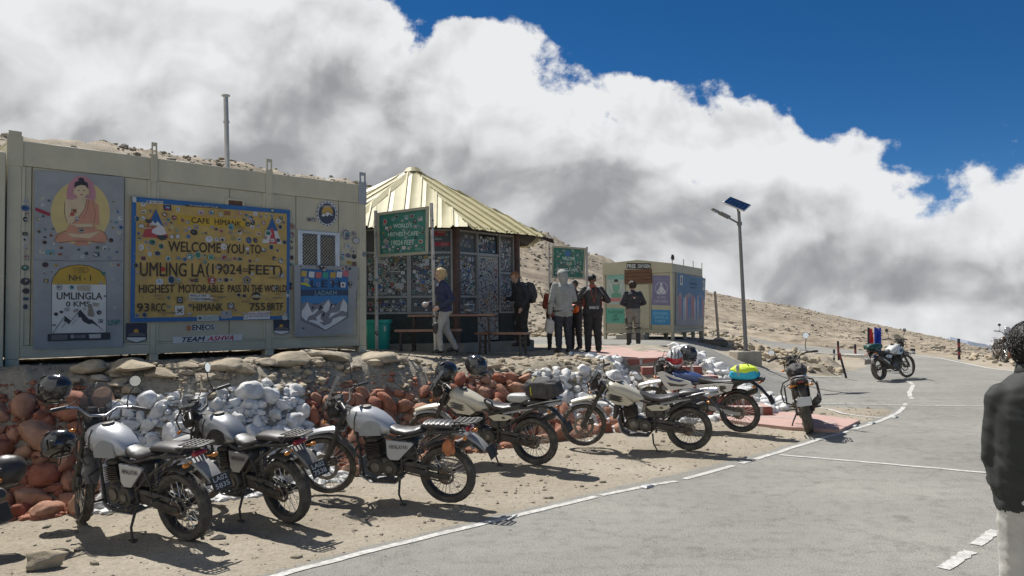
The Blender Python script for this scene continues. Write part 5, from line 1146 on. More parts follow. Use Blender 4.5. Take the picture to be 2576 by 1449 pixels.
    part('headlight',BLK,lambda b:b.lathe([(0,-.10),(.05,-.095),(.085,-.05),(.098,0),(.098,.02),(.085,.028),(.0,.028)],hl,'x',20),st=True)
    part('headlight_lens',LENS,lambda b:b.lathe([(.082,.029),(.06,.038),(0,.042)],hl,'x',18),st=True)
    part('headlight_guard',BLK,lambda b:[b.tube([hl+V(-.08,.12*s,-.14),hl+V(.05,.13*s,-.08),hl+V(.07,.12*s,.05),hl+V(-.02,.10*s,.16),hl+V(-.10,.08*s,.17)],.009,6) for s in(1,-1)],st=True)
    if screen:
        def scr(b):
            rings=[];hh=.36 if not big else .26; 
            for k in range(8):
                f=k/7; zz=1.06+f*hh; xc=wb-.075-.20*f+.0*f; w=(.155-.045*f**1.5)*(1 if f<.99 else .72); row=[]
                for j in range(9):
                    a=(j/8*2-1); row.append(V(xc-.055*a*a,a*w,zz-.012*a*a*(1 if f>.8 else 0)))
                for j in range(8,-1,-1):
                    a=(j/8*2-1); row.append(V(xc-.055*a*a-.004,a*w,zz-.012*a*a*(1 if f>.8 else 0)))
                rings.append(row)
            b.loft(rings)
        part('windscreen',SMOKE,scr,st=True)
        part('screen_bracket',BLK,lambda b:[b.tube([hl+V(-.06,.09*s,.02),hl+V(.0,.10*s,.10),V(wb-.14,.09*s,1.18)],.007,6) for s in(1,-1)],st=True)
    def clk(b):
        b.lathe([(0,-.03),(.05,-.03),(.055,.0),(.05,.012),(0,.012)],V(wb-.25,.04,1.16),'z',18); b.lathe([(0,-.03),(.034,-.03),(.036,.0),(.03,.01),(0,.01)],V(wb-.25,-.06,1.155),'z',14); b.box(V(wb-.24,0,1.12),(.10,.20,.05),(0,-.4,0),bev=.012)
    part('instruments',PLAS,clk,st=True)
    # handlebar
    hb=V(wb-.36,0,1.10)
    def bar(s): return [hb+V(0,0,0),hb+V(.0,.07*s,0),hb+V(.03,.17*s,.07),hb+V(-.02,.27*s,.085),hb+V(-.10,.40*s,.065)]
    part('handlebar',CHR if fend is SILV and seat2=='plain' else BLK,lambda b:b.tube(bar(-1)[::-1]+bar(1)[1:],.0125,8),st=True)
    for s in(1,-1):
        e0,e1=bar(s)[3],bar(s)[4]
        part('grip',SEATM,lambda b:b.tube([e0.lerp(e1,.15),e0.lerp(e1,1.0),e1+(e1-e0)*.12],[.019,.019,.016],10),st=True)
        part('lever',BLK,lambda b:(b.tube([e0+V(.05,0,-.005),e0.lerp(e1,.5)+V(.085,0,-.012),e1+V(.07,0,-.01)],.0075,6),b.box(e0+V(.02,-.0*s,.0),(.05,.05,.04),bev=.01)),st=True)
        if mir[0 if s>0 else 1]:
            mb_=e0.lerp(e1,-.15); mt_=mb_+V(.03,.06*s,.25 if not isinstance(mir[0 if s>0 else 1],tuple) else mir[0 if s>0 else 1][0])
            q=part('mirror',BLK,lambda b:(b.tube([mb_,mb_+V(.03,.01*s,.10),mt_+V(.02,0,-.05)],.0065,6),b.lathe([(0,.014),(.035,.012),(.053,.004),(.056,-.006),(.052,-.008)],mt_,'x',20)),st=True)
            part('mirror_glass',MIRR,lambda b:b.lathe([(.051,-.0075),(.0,-.0078)],mt_,'x',20),parent=q,st=True)
    def cab(b):
        for s in(1,-1):
            e0=bar(s)[3]; b.tube([e0+V(.03,0,0),e0+V(.10,-.08*s,.05),V(wb-.2,.05*s,1.08),V(wb-.25,.05*s,.92)],.005,5)
            b.tube([e0+V(.02,.02*s,-.02),hb+V(.12,.16*s,.06),V(wb-.16,.10*s,.95),V(wb-.32,.06*s,.75)],.005,5)
    cbl=part('cables',BLK,cab,st=True); cbl['kind']='stuff'
    for s in(1,-1): part('front_indicator',AMB,lambda b:b.ell(V(wb-.12,.17*s,.93),(.022,.035,.018),10,8),st=True)
    # tank
    def sec(x,w,z0,z1,n=20,e=2.6,shift=0):
        row=[]
        for j in range(n):
            a=2*math.pi*j/n; c_,s_=math.cos(a),math.sin(a)
            row.append(V(x,w*math.copysign(abs(c_)**(2/e),c_)*(1 if s_>-.1 else .96),(z0+z1)/2+(z1-z0)/2*math.copysign(abs(s_)**(2/e),s_)+shift))
        return row
    if kind=='411':
        T=[(.60,.075,.775,.835,2.2),(.625,.10,.755,.87,2.3),(.68,.125,.74,.93,2.4),(.76,.148,.735,.985,2.5),(.85,.165,.735,1.025,2.5),(.95,.175,.745,1.045,2.5),(1.03,.17,.765,1.045,2.5),(1.09,.15,.80,1.03,2.4),(1.13,.115,.85,1.00,2.2),(1.145,.06,.90,.96,2)]
    elif big:
        T=[(.56,.07,.76,.80,2.4),(.60,.10,.73,.84,2.6),(.70,.13,.715,.90,2.8),(.80,.155,.71,.955,2.8),(.90,.175,.715,1.0,2.8),(1.0,.18,.74,1.03,2.8),(1.07,.165,.79,1.035,2.6),(1.12,.13,.84,1.01,2.3),(1.15,.07,.90,.97,2)]
    elif kind=='rally':
        T=[(.52,.06,.80,.84,2.2),(.60,.09,.78,.88,2.3),(.72,.12,.77,.93,2.3),(.85,.14,.76,.96,2.3),(.98,.13,.77,.97,2.3),(1.07,.10,.80,.95,2.2),(1.12,.05,.86,.92,2)]
    else:
        T=[(.55,.08,.76,.82,2.2),(.62,.12,.74,.88,2.3),(.74,.15,.73,.94,2.3),(.86,.16,.73,.97,2.3),(.97,.15,.75,.97,2.3),(1.05,.10,.80,.94,2.2),(1.09,.05,.85,.90,2)]
    dx=wb-1.50
    tk=part('fuel_tank',tank,lambda b:b.loft([sec(x+dx*.7,w,z0,z1,24,e) for x,w,z0,z1,e in T]),ang=60)
    if kind=='411':
        for s in(1,-1):
            # knee recess panel and stripes follow the side of the tank
            def kp(b):
                rows=[]
                for k in range(7):
                    f=k/6; x=.70+.24*f; w=float(np.interp(x,[q[0] for q in T],[q[1] for q in T])); zt=.76+.17*math.sin(math.pi*min(1,.25+f*.6)); 
                    rows.append([V(x,s*(w+.003),.76),V(x,s*(w+.007),.76+(zt-.76)*.5),V(x,s*(w*.985+.003),zt)])
                b.loft(rows,closed=False)
            part('knee_panel',TANKB if tank is GRAPH else mat('grey_knee_panel',(.33,.35,.36),.45,.2,.1,4,dust=.15),kp,parent=tk)
            part('stripe',TANKB,lambda b:b.tube([V(1.0,s*.176,.77),V(.995,s*.180,.86),V(.985,s*.172,.95),V(.97,s*.14,1.02)],.007,5),parent=tk)
    part('fuel_cap',ENG,lambda b:b.lathe([(.058,-.01),(.055,.012),(.02,.016),(0,.016)],V(.93+dx,0,T[5][3]-.004 if kind!='rally' else .968),'z',20),parent=tk)
    if kind in('411',) or big:
        for s in(1,-1): part('tank_guard',BLK,lambda b:b.tube([V(1.13,.11*s,.97),V(1.19,.17*s,.90),V(1.20,.185*s,.78),V(1.06,.19*s,.68),V(.96,.16*s,.70)],.0125,7))
    if big:
        for s in(1,-1):
            part('tank_shroud',tank,lambda b:b.prism([(1.20,.84),(1.12,.93),(.92,.86),(.78,.74),(.86,.70),(1.06,.72)],lambda a,c,w:V(a,s*(.165+w+.015*(a-.8)),c),.02))
            part('shroud_grille',TANKB,lambda b:[b.prism([(1.16,.86-.03*k),(1.10,.875-.03*k),(.93,.83-.03*k),(.98,.815-.03*k)],lambda a,c,w:V(a,s*(.188+w+.015*(a-.8)),c),.006) for k in range(3)][0])
            part('side_panel',tank,lambda b:b.prism([(.60,.68),(.46,.715),(.28,.70),(.24,.675),(.34,.63),(.52,.62)],lambda a,c,w:V(a,s*(.12+w),c),.02))
            part('badge',TANKB,lambda b:b.prism([(.40,.685),(.36,.685),(.35,.655),(.40,.655)],lambda a,c,w:V(a,s*(.141+w),c),.003))
    if kind=='411':
        for s in(1,-1):
            sp=part('side_panel',side_pan,lambda b:b.prism([(.63,.715),(.33,.70),(.31,.68),(.50,.50),(.60,.50),(.635,.54)],lambda a,c,w:V(a,s*(.125+w),c),.025))
            if s>0:
                vs,fs=textmesh('HIMALAYAN',.015); b=MB(); b.add([V(.60-.22*x,.1515+(i//(len(vs)//5))*.0001,.625+.045*y) for i,(x,y) in enumerate(vs)],fs,0,None,False); b.build('lettering',BLK,sp,False,180)
    # seats
    def seatm(b,xs):
        rings=[]
        for x,w,z0,z1 in xs: rings.append(sec(x,w,z0,z1,18,2.6))
        b.loft(rings)
    if kind=='411':
        part('rider_seat',SEATM,lambda b:seatm(b,[(.20,.09,.79,.84),(.23,.115,.775,.865),(.32,.13,.755,.835),(.42,.125,.745,.815),(.54,.105,.745,.825),(.64,.08,.76,.86),(.68,.05,.79,.86)]),ang=60)
        def pil(b):
            L_=[]
            for k in range(22):
                f=k/21; x=-.16+f*.40; z1=.90+.012*math.sin(f*3)+(.008*math.sin(f*44) if seat2=='ribbed' else 0); w=.11*(1 if 0<k<21 else .8); L_.append((x,w,.835,z1 if 0<k<21 else z1-.02))
            seatm(b,L_)
        part('pillion_seat',SEATM,pil,ang=60)
    elif big:
        part('rider_seat',SEATM,lambda b:seatm(b,[(.10,.08,.79,.84),(.14,.115,.77,.865),(.26,.14,.75,.845),(.38,.14,.735,.82),(.52,.12,.735,.83),(.62,.09,.75,.87),(.70,.05,.80,.89)]),ang=60)
        part('pillion_seat',SEATM,lambda b:seatm(b,[(-.24,.06,.84,.885),(-.21,.095,.83,.915),(-.08,.115,.83,.925),(.06,.115,.825,.915),(.12,.09,.83,.89)]),ang=60)
    else:
        part('seat',SEATM,lambda b:seatm(b,[(-.26,.06,.82,.86),(-.22,.09,.81,.885),(-.05,.11,.79,.875),(.15,.115,.77,.85),(.35,.11,.76,.84),(.55,.10,.77,.87),(.70,.09,.80,.925),(.80,.05,.88,.955)]),ang=60)
    # frame
    def frm(b):
        for s in(1,-1):
            b.tube([V(1.10,.02*s,.93),V(1.04,.03*s,.86),V(.62,.10*s,.74),V(.40,.11*s,.70)],.017,8)
            b.tube([V(.52,.12*s,.72),V(.18,.12*s,.80),V(-.26,.10*s,.84)],.013,8)
            b.tube([V(.46,.12*s,.48),V(.20,.12*s,.66),V(-.12,.11*s,.82)],.014,8)
            b.tube([V(1.08,.03*s,.86),V(1.00,.09*s,.55),V(.97,.11*s,.30),V(.85,.12*s,.25),V(.58,.12*s,.25),V(.48,.11*s,.36),V(.48,.12*s,.70)],.015,8)
        b.tube([V(1.06,0,1.0),V(1.13,0,.82)],.035,10)
    part('frame',BLK,frm)
    if kind in('411',):
        for s in(1,-1): part('crash_guard',BLK,lambda b:b.tube([V(1.02,.10*s,.62),V(.98,.23*s,.60),V(.90,.26*s,.52),V(.92,.26*s,.36),V(.97,.13*s,.33)],.0125,8))
    # engine
    def eng(b):
        b.box(V(.74,0,.40),(.36,.24,.18),bev=.05); b.box(V(.86,0,.38),(.16,.26,.14),bev=.05); b.lathe([(0,.0),(.09,0),(.098,-.01),(.098,-.25),(.09,-.26),(0,-.26)],V(.80,.13,.40),'y',24); b.lathe([(0,.0),(.085,0),(.095,-.012),(.095,-.29),(.085,-.3),(0,-.3)],V(.62,.15,.39),'y',24)
        b.box(V(.84,0,.51),(.17,.17,.10),(0,.12,0),bev=.02)
    en=part('engine',ENG,eng)
    def fins(b):
        for k in range(8): b.box(V(.845+.012*k*.12,0,.52+.018*k),(.20,.20,.006),(0,.12,0))
        b.box(V(.86,0,.68),(.17,.17,.06),(0,.12,0),bev=.02)
    part('cylinder_fins',ENG,fins,parent=en)['kind']='stuff'
    for (x,zz,r_) in((.80,.40,.055),(.62,.39,.04)): part('engine_cover',DISC,lambda b:b.lathe([(0,.012),(r_*.6,.012),(r_,.006),(r_,0)],V(x,.135 if x>.7 else .152,zz),'y',20),parent=en)
    part('bash_plate',GREYP if kind!='street' else BLK,lambda b:b.loft([[V(1.04,-.09,.46),V(1.04,.09,.46),V(1.03,.09,.45),V(1.03,-.09,.45)],[V(1.0,-.13,.28),V(1.0,.13,.28),V(.98,.13,.285),V(.98,-.13,.285)],[V(.88,-.13,.215),V(.88,.13,.215),V(.88,.13,.225),V(.88,-.13,.225)],[V(.58,-.12,.215),V(.58,.12,.215),V(.58,.12,.225),V(.58,-.12,.225)]]))
    if big: part('radiator',BLK,lambda b:b.box(V(1.06,0,.60),(.05,.30,.24),(0,-.15,0),bev=.01))
    part('exhaust_pipe',RUST,lambda b:b.tube([V(.93,-.03,.62),V(1.01,-.06,.56),V(1.02,-.10,.42),V(.94,-.13,.30),V(.70,-.15,.26),V(.48,-.16,.34),V(.30,-.17,.42)],.021,9))
    def muf(b):
        a=V(.32,-.17,.41);c=V(-.24,-.20,.66 if kind!='street' else .52); b.tube([a,a.lerp(c,.08),a.lerp(c,.5),a.lerp(c,.95),c],[.028,.05,.058,.058,.035],14)
    part('muffler',PLAS if kind!='far' else CHR,muf)
    part('heat_shield',CHR,lambda b:b.tube([V(.20,-.225,.47),V(-.10,-.245,.605)],[.03,.03],8))
    # battery boxes, airbox, shock, swingarm, chain
    part('airbox',PLAS,lambda b:b.box(V(.48,0,.60),(.28,.20,.22),bev=.03))
    part('rear_shock',CHR,lambda b:(b.tube([V(.38,0,.42),V(.30,0,.70)],.016,8),[b.lathe([(.036,-.004),(.042,0),(.036,.004),(.03,0)],V(.375-.010*k,0,.45+.028*k),'z',12,closed=True) for k in range(8)]))
    def swg(b):
        for s in(1,-1): b.loft([[V(x,s*y+dy,zz+dz) for dy,dz in((-.014,-h),(.014,-h),(.014,h),(-.014,h))] for x,y,zz,h in((-.05,.095,rr,.022),(.05,.095,rr+.0,.028),(.25,.095,.36,.032),(.42,.09,.39,.035),(.52,.08,.40,.03))])
        b.tube([V(.50,-.11,.40),V(.50,.11,.40)],.025,10)
    part('swingarm',BLK if kind!='rally' else GREYP,swg)
    def chn(b):
        for zz0,zz1 in((rr+.062,.455),(rr-.062,.365)): b.tube([V(0,.088,zz0),V(.60,.088,zz1)],.009,5)
        b.lathe([(.062,-.005),(.066,0),(.062,.005),(.03,0)],V(0,.088,rr),'y',24,closed=True)
    part('chain',RUST,chn); part('chain_guard',PLAS,lambda b:b.box(V(.28,.092,rr+.105),(.46,.03,.05),(0,-.12,0),bev=.008))
    part('rear_hugger',PLAS,lambda b:arcf(b,V(0,0,rr),rr+.04,rw*1.15,38 if kind!='411' else 55,112,8))
    # tail: fender board, lamp, plate, indicators
    tc=tailc or (SATN if kind=='411' else GREYP)
    if kind=='411':
        part('tail_fender',tc,lambda b:b.loft([[V(x,-w,zz-.012),V(x,w,zz-.012),V(x,w*.85,zz+.012),V(x,-w*.85,zz+.012)] for x,w,zz in((.10,.10,.80),(-.10,.10,.81),(-.26,.09,.79),(-.40,.085,.70),(-.48,.075,.62))]))
    else:
        part('tail_fender',tc if big else BLK,lambda b:b.loft([[V(x,-w,zz-.018),V(x,w,zz-.018),V(x,w*.8,zz+.02),V(x,-w*.8,zz+.02)] for x,w,zz in((.40,.12,.72),(.15,.125,.775),(-.10,.11,.82),(-.32,.08,.86),(-.42,.05,.87))]))
        part('plate_bracket',BLK,lambda b:b.loft([[V(x,-w,zz-.008),V(x,w,zz-.008),V(x,w,zz+.008),V(x,-w,zz+.008)] for x,w,zz in((-.22,.06,.82),(-.36,.055,.72),(-.46,.05,.60),(-.49,.05,.52))]))
    part('tail_lamp',REDL,lambda b:b.box(V(-.30,0,.845) if kind=='411' else V(-.39,0,.845),(.05,.15 if kind=='411' else .09,.045),(0,.25,0),bev=.014))
    for s in(1,-1): part('rear_indicator',AMB,lambda b:(b.ell(V(-.30,.155*s,.775),(.022,.036,.02),10,8),b.tube([V(-.27,.06*s,.785),V(-.29,.13*s,.775)],.007,5)))
    pz=.60 if kind=='411' else .55; px_=-.53 if kind=='411' else -.505
    pm=PLATE if kind!='street' else WPLATE
    pn=part('number_plate',pm,lambda b:b.box(V(px_,0,pz),(.006,.20,.14),(0,.38,0),bev=.002))
    if plate:
        fc=(.5,.5,.48) if pm is PLATE else (.04,.04,.05); m3=Matrix.Rotation(.38,3,'Y')
        b=MB()
        for row,tx in enumerate(plate):
            vs,fs=textmesh(tx,.02); b.add([V(px_,0,pz)+m3@V(-.0045-(i//(len(vs)//5))*.0001,.075-.15*x,.012+.045*y-row*.062) for i,(x,y) in enumerate(vs)],fs,0,fc,False)
        # letters read from behind the machine
        b.build('plate_lettering',PRINT,pn,False,180)
    if kind=='411': part('plate_lamp_guard',BLK,lambda b:arcf(b,V(-.12,0,.42),.37,.07,128,150,4))
    if rack:
        def rk(b):
            if kind=='411':
                for k in range(5): b.box(V(-.27+.0*k,-.08+.04*k,.925),(.26,.014,.008))
                for k in range(5): b.box(V(-.38+.055*k,0,.931),(.018,.19,.008))
                b.tube([V(-.12,.10,.90),V(-.36,.10,.925),V(-.42,.07,.93),V(-.42,-.07,.93),V(-.36,-.10,.925),V(-.12,-.10,.90),],.010,6)
                for s in(1,-1): b.tube([V(-.14,.10*s,.83),V(-.24,.10*s,.92)],.010,6)
            else:
                for s in(1,-1): b.tube([V(.02,.12*s,.84),V(-.20,.125*s,.90),V(-.38,.09*s,.925),V(-.42,.05*s,.93)],.010,6)
                b.tube([V(-.42,.05,.93),V(-.42,-.05,.93)],.01,6); b.box(V(-.34,0,.925),(.12,.15,.008))
        part('luggage_rack',PLAS if kind=='411' else CHR,rk)
    # stand, pegs, levers
    part('side_stand',BLK,lambda b:(b.tube([V(.52,.12,.27),V(.50,.20,.14),V(.44,.245 if lean>5 else .21,.015 +.245*math.tan(R(lean))*.0+.035)],[.014,.012,.011],7),b.box(V(.43,.25,.03+.02),(.06,.05,.012),(R(9),0,0))))
    for s in(1,-1): (part('foot_peg',PLAS,lambda b:b.tube([V(.46,.12*s,.34),V(.45,.26*s,.34)],[.013,.018],7)),part('foot_peg',PLAS,lambda b:b.tube([V(.17,.12*s,.42),V(.14,.22*s,.43)],.014,7)))
    part('gear_lever',ENG,lambda b:b.tube([V(.47,.13,.33),V(.62,.15,.33),V(.64,.19,.34)],.007,5))
    if kind=='411' : part('hose',BLK,lambda b:b.tube([V(.30,.14,.66),V(.22,.15,.55),V(.24,.14,.46)],.008,5))
    if bag: bag(part)
    return t,mtx,SR,mtx@SR
# -- luggage builders
BAGB=mat('black_bag_fabric',(.035,.036,.042),.8,0,.3,12,bump=.8,bs=25,dust=.15);STRAP=mat('yellow_strap',(.55,.48,.04),.7)
def softbag(root_name,label,cat,mtx,size,m,seed=1,fold=.10,straps=None,extra=None):
    t=thing(root_name,label,cat,mat=mtx); b=MB()
    def fn(d,p):
        e=3.2; q=Vector([math.copysign(abs(c)**(2/e),c) for c in d]); p=Vector((q.x*size[0],q.y*size[1],q.z*size[2]))
        return p*(1+fold*noise.noise(d*2.2+V(seed,0,0))+.45*fold*(abs(noise.noise(d*6+V(0,seed,0)))-.2)+.2*fold*noise.noise(d*14))
    b.ell(V(0,0,size[2]*.95),(1,1,1),40,24,fn=fn); b.build('bag_body',m,t)
    for k,x in enumerate(straps or []):
        s=MB(); s.tube([V(x,(size[1]*1.03)*math.cos(a),size[2]*.95+(size[2]*1.05)*math.sin(a)) for a in [R(-60+q*30) for q in range(11)]],.009,5); s.build('strap',STRAP if k==0 else BLK,t)
    if extra: extra(t)
    return t
# -- helmets: local x is the face, z up, centre of the head at the origin
HBLK=mat('gloss_black_helmet',(.02,.021,.023),.16,0,.1,5,coat=.9,dust=.06);HMAT=mat('satin_dark_helmet',(.045,.04,.04),.35,0,.15,5,dust=.12);HWHT=mat('white_helmet',(.62,.62,.62),.25,0,.05,5,coat=.7,dust=.06);HSIL=mat('silver_helmet',(.40,.41,.42),.3,.3,.1,6,coat=.5);HRED=mat('red_helmet_panel',(.50,.03,.04),.25,0,.05,5,coat=.7)
def helmet(label,pos,rot,m=None,visor=SMOKE,decor=None,s=1.0,open_v=False,group=None,lid='shell'):
    t=thing('helmet',label,'helmet',mat=Matrix.LocRotScale(Vector(pos),Euler([R(a) for a in rot]),Vector((s,s,s))),group=group)
    def fn(d,p):
        p=Vector((d.x*.150,d.y*.122,d.z*.135))
        if d.z<-.15: 
            k=min(1,(-.15-d.z)/.5); p.x*=1+.12*k*(1 if d.x>0 else -.4); p.y*=1-.04*k
        if d.x>.3 and d.z<0: p.x+=.018*min(1,(d.x-.3)/.4)*min(1,-d.z/.3)
        if p.z<-.128: p.z=-.128+ (p.z+.128)*.1
        if d.x>.45 and -.28<d.z<.38: p*= .90          # eye port is sunk
        if d.x<-.5 and d.z>0: p.x-=.012
        return p
    b=MB(); b.ell((0,0,0),(1,1,1),48,30,fn=fn); b.build(lid,m or HBLK,t,False,50)
    b=MB(); rows=[]
    tl=R(50) if open_v else 0
    for i in range(9):
        row=[]
        for j in range(15):
            a=R(-62+124*j/14); e=R(-15+42*i/8)+tl; d=Vector((math.cos(e)*math.cos(a),math.sin(a),math.sin(e)*math.cos(a*.4))); row.append(Vector((d.x*.153,d.y*.126,d.z*.137)))
        rows.append(row)
    b.loft(rows,closed=False); b.build('visor',visor,t)
    if not open_v:
        b=MB(); b.loft([[p*.965 for p in r_] for r_ in rows],closed=False); b.build('eye_port',DARK,t)
    for sg in(1,-1):
        b=MB(); b.lathe([(.0,.008*sg),(.02,.008*sg),(.026,0)],V(.03,.121*sg,.01),'y',14); b.build('visor_pivot',BLK,t)
    b=MB(); b.box(V(.158,0,-.075),(.02,.06,.018),bev=.006); b.build('chin_vent',BLK,t)
    b=MB(); b.box(V(.07,.04,.118),(.06,.02,.012),(0,.4,0),bev=.005); b.build('top_vent',BLK,t)
    b=MB(); b.box(V(.07,-.04,.118),(.06,.02,.012),(0,.4,0),bev=.005); b.build('top_vent',BLK,t)
    b=MB(); b.lathe([(.085,0),(.10,.006),(.108,0),(.10,-.008)],V(-.0,0,-.131),'z',24,closed=True); b.build('lining',SEATM,t)
    b=MB(); b.tube([V(.02,.09,-.12),V(.04,.06,-.19),V(.05,.0,-.21),V(.04,-.06,-.19),V(.02,-.09,-.12)],.006,5); b.build('chin_strap',BLK,t)
    if decor: decor(t)
    return t
G_='motorcycles parked beside the road'
b1=motorcycle((-2.98,7.10),(-4.33,7.82),'silver motorcycle nearest the camera, with black rack and a helmet on its handlebar','411',SILV,lean=9,steer=-28,fend=SILV,plate=('LA02','5835'),mir=(0,1))
b2=motorcycle((-2.22,7.68),(-3.45,8.53),'grey motorcycle with black knee panels, second in the row, behind the nearest silver one','411',GRAPH,lean=9,steer=28,plate=('LA02','7538'),mir=(0,1),fend=GREYP,tailc=MDBR,beak=True)
b3=motorcycle((-.70,8.40),(-2.2,8.93),'silver motorcycle with ribbed pillion seat and HIMALAYAN on its side panel','411',SILV,lean=9,steer=14,fend=SILV,seat2='ribbed',plate=None,mir=(0,1))
b4=motorcycle((.30,10.50),(-1.35,11.22),'cream motorcycle with a black bag strapped on its tail and two helmets in front','450',CRM,lean=8,steer=20,fend=CRM,mir=(0,0),wbo=1.60)
b6=motorcycle((2.60,11.46),(.95,11.97),'cream motorcycle without luggage, side on, parked below the stone steps','450',CRM,lean=8,steer=16,fend=CRM,mir=(1,0),wbo=1.58)
def rally(part):
    for s in(1,-1):
        part('side_plate',WHTP,lambda b:b.prism([(.62,.76),(.30,.80),(.02,.80),(.06,.70),(.24,.64),(.46,.56),(.60,.60)],lambda a,c,w:V(a,s*(.135+w),c),.018))
        part('tank_shroud',WHTP,lambda b:b.prism([(1.26,.96),(1.14,.98),(.92,.88),(.70,.82),(.66,.72),(.86,.70),(1.06,.66),(1.14,.74)],lambda a,c,w:V(a,s*(.15+w+.03*(a-.6)),c),.02))
        part('tank_graphic',BLUEK,lambda b:b.prism([(1.12,.92),(.96,.86),(.80,.84),(.88,.81),(1.04,.84)],lambda a,c,w:V(a,s*(.172+w+.03*(a-.6)),c),.003))
        part('tank_graphic',TANKB,lambda b:b.prism([(1.10,.80),(.90,.77),(.74,.78),(.84,.74),(1.04,.74)],lambda a,c,w:V(a,s*(.172+w+.03*(a-.6)),c),.003))
        part('plate_stripe',TANKB,lambda b:b.prism([(.34,.77),(.30,.77),(.26,.66),(.31,.65)],lambda a,c,w:V(a,s*(.154+w),c),.003))
        part('plate_stripe',TANKB,lambda b:b.prism([(.24,.77),(.15,.77),(.13,.73),(.20,.70),(.12,.67),(.17,.66),(.24,.69)],lambda a,c,w:V(a,s*(.154+w),c),.003))
b5=motorcycle((3.86,13.15),(2.52,14.05),'blue and white trail motorcycle with a yellow and blue bundle on its seat','rally',BLUEK,lean=8,steer=18,fend=WHTP,screen=False,rack=False,mir=(0,0),bag=rally,scale=1.08,zadj=0,plate=None)
def guards(part):
    for s in(1,-1):
        part('pannier_frame',BLK,lambda b:(b.tube([V(-.28,.16*s,.82),V(-.30,.24*s,.78),V(-.28,.25*s,.52),V(.02,.25*s,.48),V(.08,.24*s,.76),V(-.28,.24*s,.80)],.011,6),b.tube([V(-.28,.24*s,.66),V(.05,.25*s,.63)],.009,6)))
        part('crash_guard',BLK,lambda b:b.tube([V(1.0,.08*s,.80),V(.98,.24*s,.74),V(.92,.30*s,.60),V(.92,.28*s,.42),V(.96,.12*s,.34)],.014,8))
    part('tank_bag',BAGB,lambda b:b.ell(V(.52,0,.95),(.24,.16,.12),28,16,fn=lambda d,p:p*(1+.22*noise.noise(d*3)+.1*noise.noise(d*8))))
b7=motorcycle((4.96,12.98),(5.42,14.40),'black motorcycle seen from behind with pannier frames and a round mirror','street',TANKB,lean=9,steer=8,plate=None,screen=False,beak=False,mir=((.10,),(.27,)),bag=guards,tailc=BLK,scale=1.07)
b8=motorcycle((10.95,23.0),(12.30,23.95),'lone white tanked motorcycle standing across the far road beside two flags','450',WHTP,lean=8,steer=-12,fend=PLAS,mir=(1,1),tailc=PLAS,scale=1.03)
p9=Tpx(2528,913); b9=motorcycle((p9.x+.5,p9.y+1.4),(p9.x,p9.y),'dark motorcycle seen head on, half hidden behind the man in the dark jacket','street',TANKB,lean=8,steer=10,plate=None,mir=(1,1),screen=True)
b0=motorcycle((-4.22,6.02),(-5.5,6.7),'black motorcycle cut off by the left edge, only its rear tyre in view','411',TANKB,lean=9,steer=20,plate=None,mir=(0,0))
def W(m,x,y,z): return m@V(x,y,z)
def mx(m,x,y,z,rz=0,ry=0,rx=0,dz=0):
    p=m@V(x,y,z); q=(m.to_3x3().normalized().to_euler().z) if False else math.atan2(m[1][0],m[0][0]); return Matrix.Translation(p+V(0,0,dz))@Euler((R(rx),R(ry),q+R(rz))).to_matrix().to_4x4()
# luggage on b4, b5, b8
softbag('tail_bag','black roll bag with a yellow strap tied on the tail of the cream motorcycle','bag',mx(b4[1],-.18,0,.94,rx=-8),(.25,.17,.13),BAGB,3,.12,[.12,-.10])
softbag('rider_pad','small pale grey pad standing behind the rider seat of the cream motorcycle','bag',mx(b4[1],.18,0,.86,rx=-8),(.17,.09,.06),GREYP,8,.05)
HIV=mat('fluorescent_yellow_cloth',(.62,.80,.05),.7,0,.1,9);CYA=mat('bright_blue_cloth',(.03,.42,.62),.7,0,.15,9)
def band(t):
    b=MB();b.ell(V(.0,0,.145),(.23,.145,.10),32,16,fn=lambda d,p:(Vector((p.x,p.y,p.z))*(1+.14*noise.noise(d*2.5)+.06*noise.noise(d*8)) if d.z>-.25 else p*.6));b.build('vest',HIV,t)
    b=MB();b.box(V(.07,-.0,.15),(.05,.31,.20),(0,.2,0),bev=.04);b.build('reflective_band',GREYP,t)
    b=MB();b.tube([V(.16,-.1,.03),V(.10,-.12,.22),V(-.05,0,.27),V(-.12,.1,.2),V(-.1,.14,.05)],.008,5);b.build('strap',BLK,t)
softbag('bundle','bright blue and fluorescent yellow bundle tied behind the trail motorcycle seat','bag',mx(b5[1],-.12,0,.86,rx=-6),(.24,.15,.085),CYA,5,.10,None,band)
GRNB=mat('dark_green_dry_bag',(.015,.07,.06),.5,0,.2,8)
softbag('dry_bag','dark green dry bag tied on the tail of the lone white motorcycle','bag',mx(b8[1],-.12,0,.90,rx=-6),(.34,.18,.09),GRNB,6,.14,None)
ORG=mat('orange_cloth',(.45,.17,.07),.8,0,.2,12,bump=.3)
softbag('orange_pouch','small orange cloth pouch hanging under the tail of the ribbed seat motorcycle','bag',mx(b3[1],-.10,.14,.60,rz=0),(.06,.035,.07),ORG,9,.45)
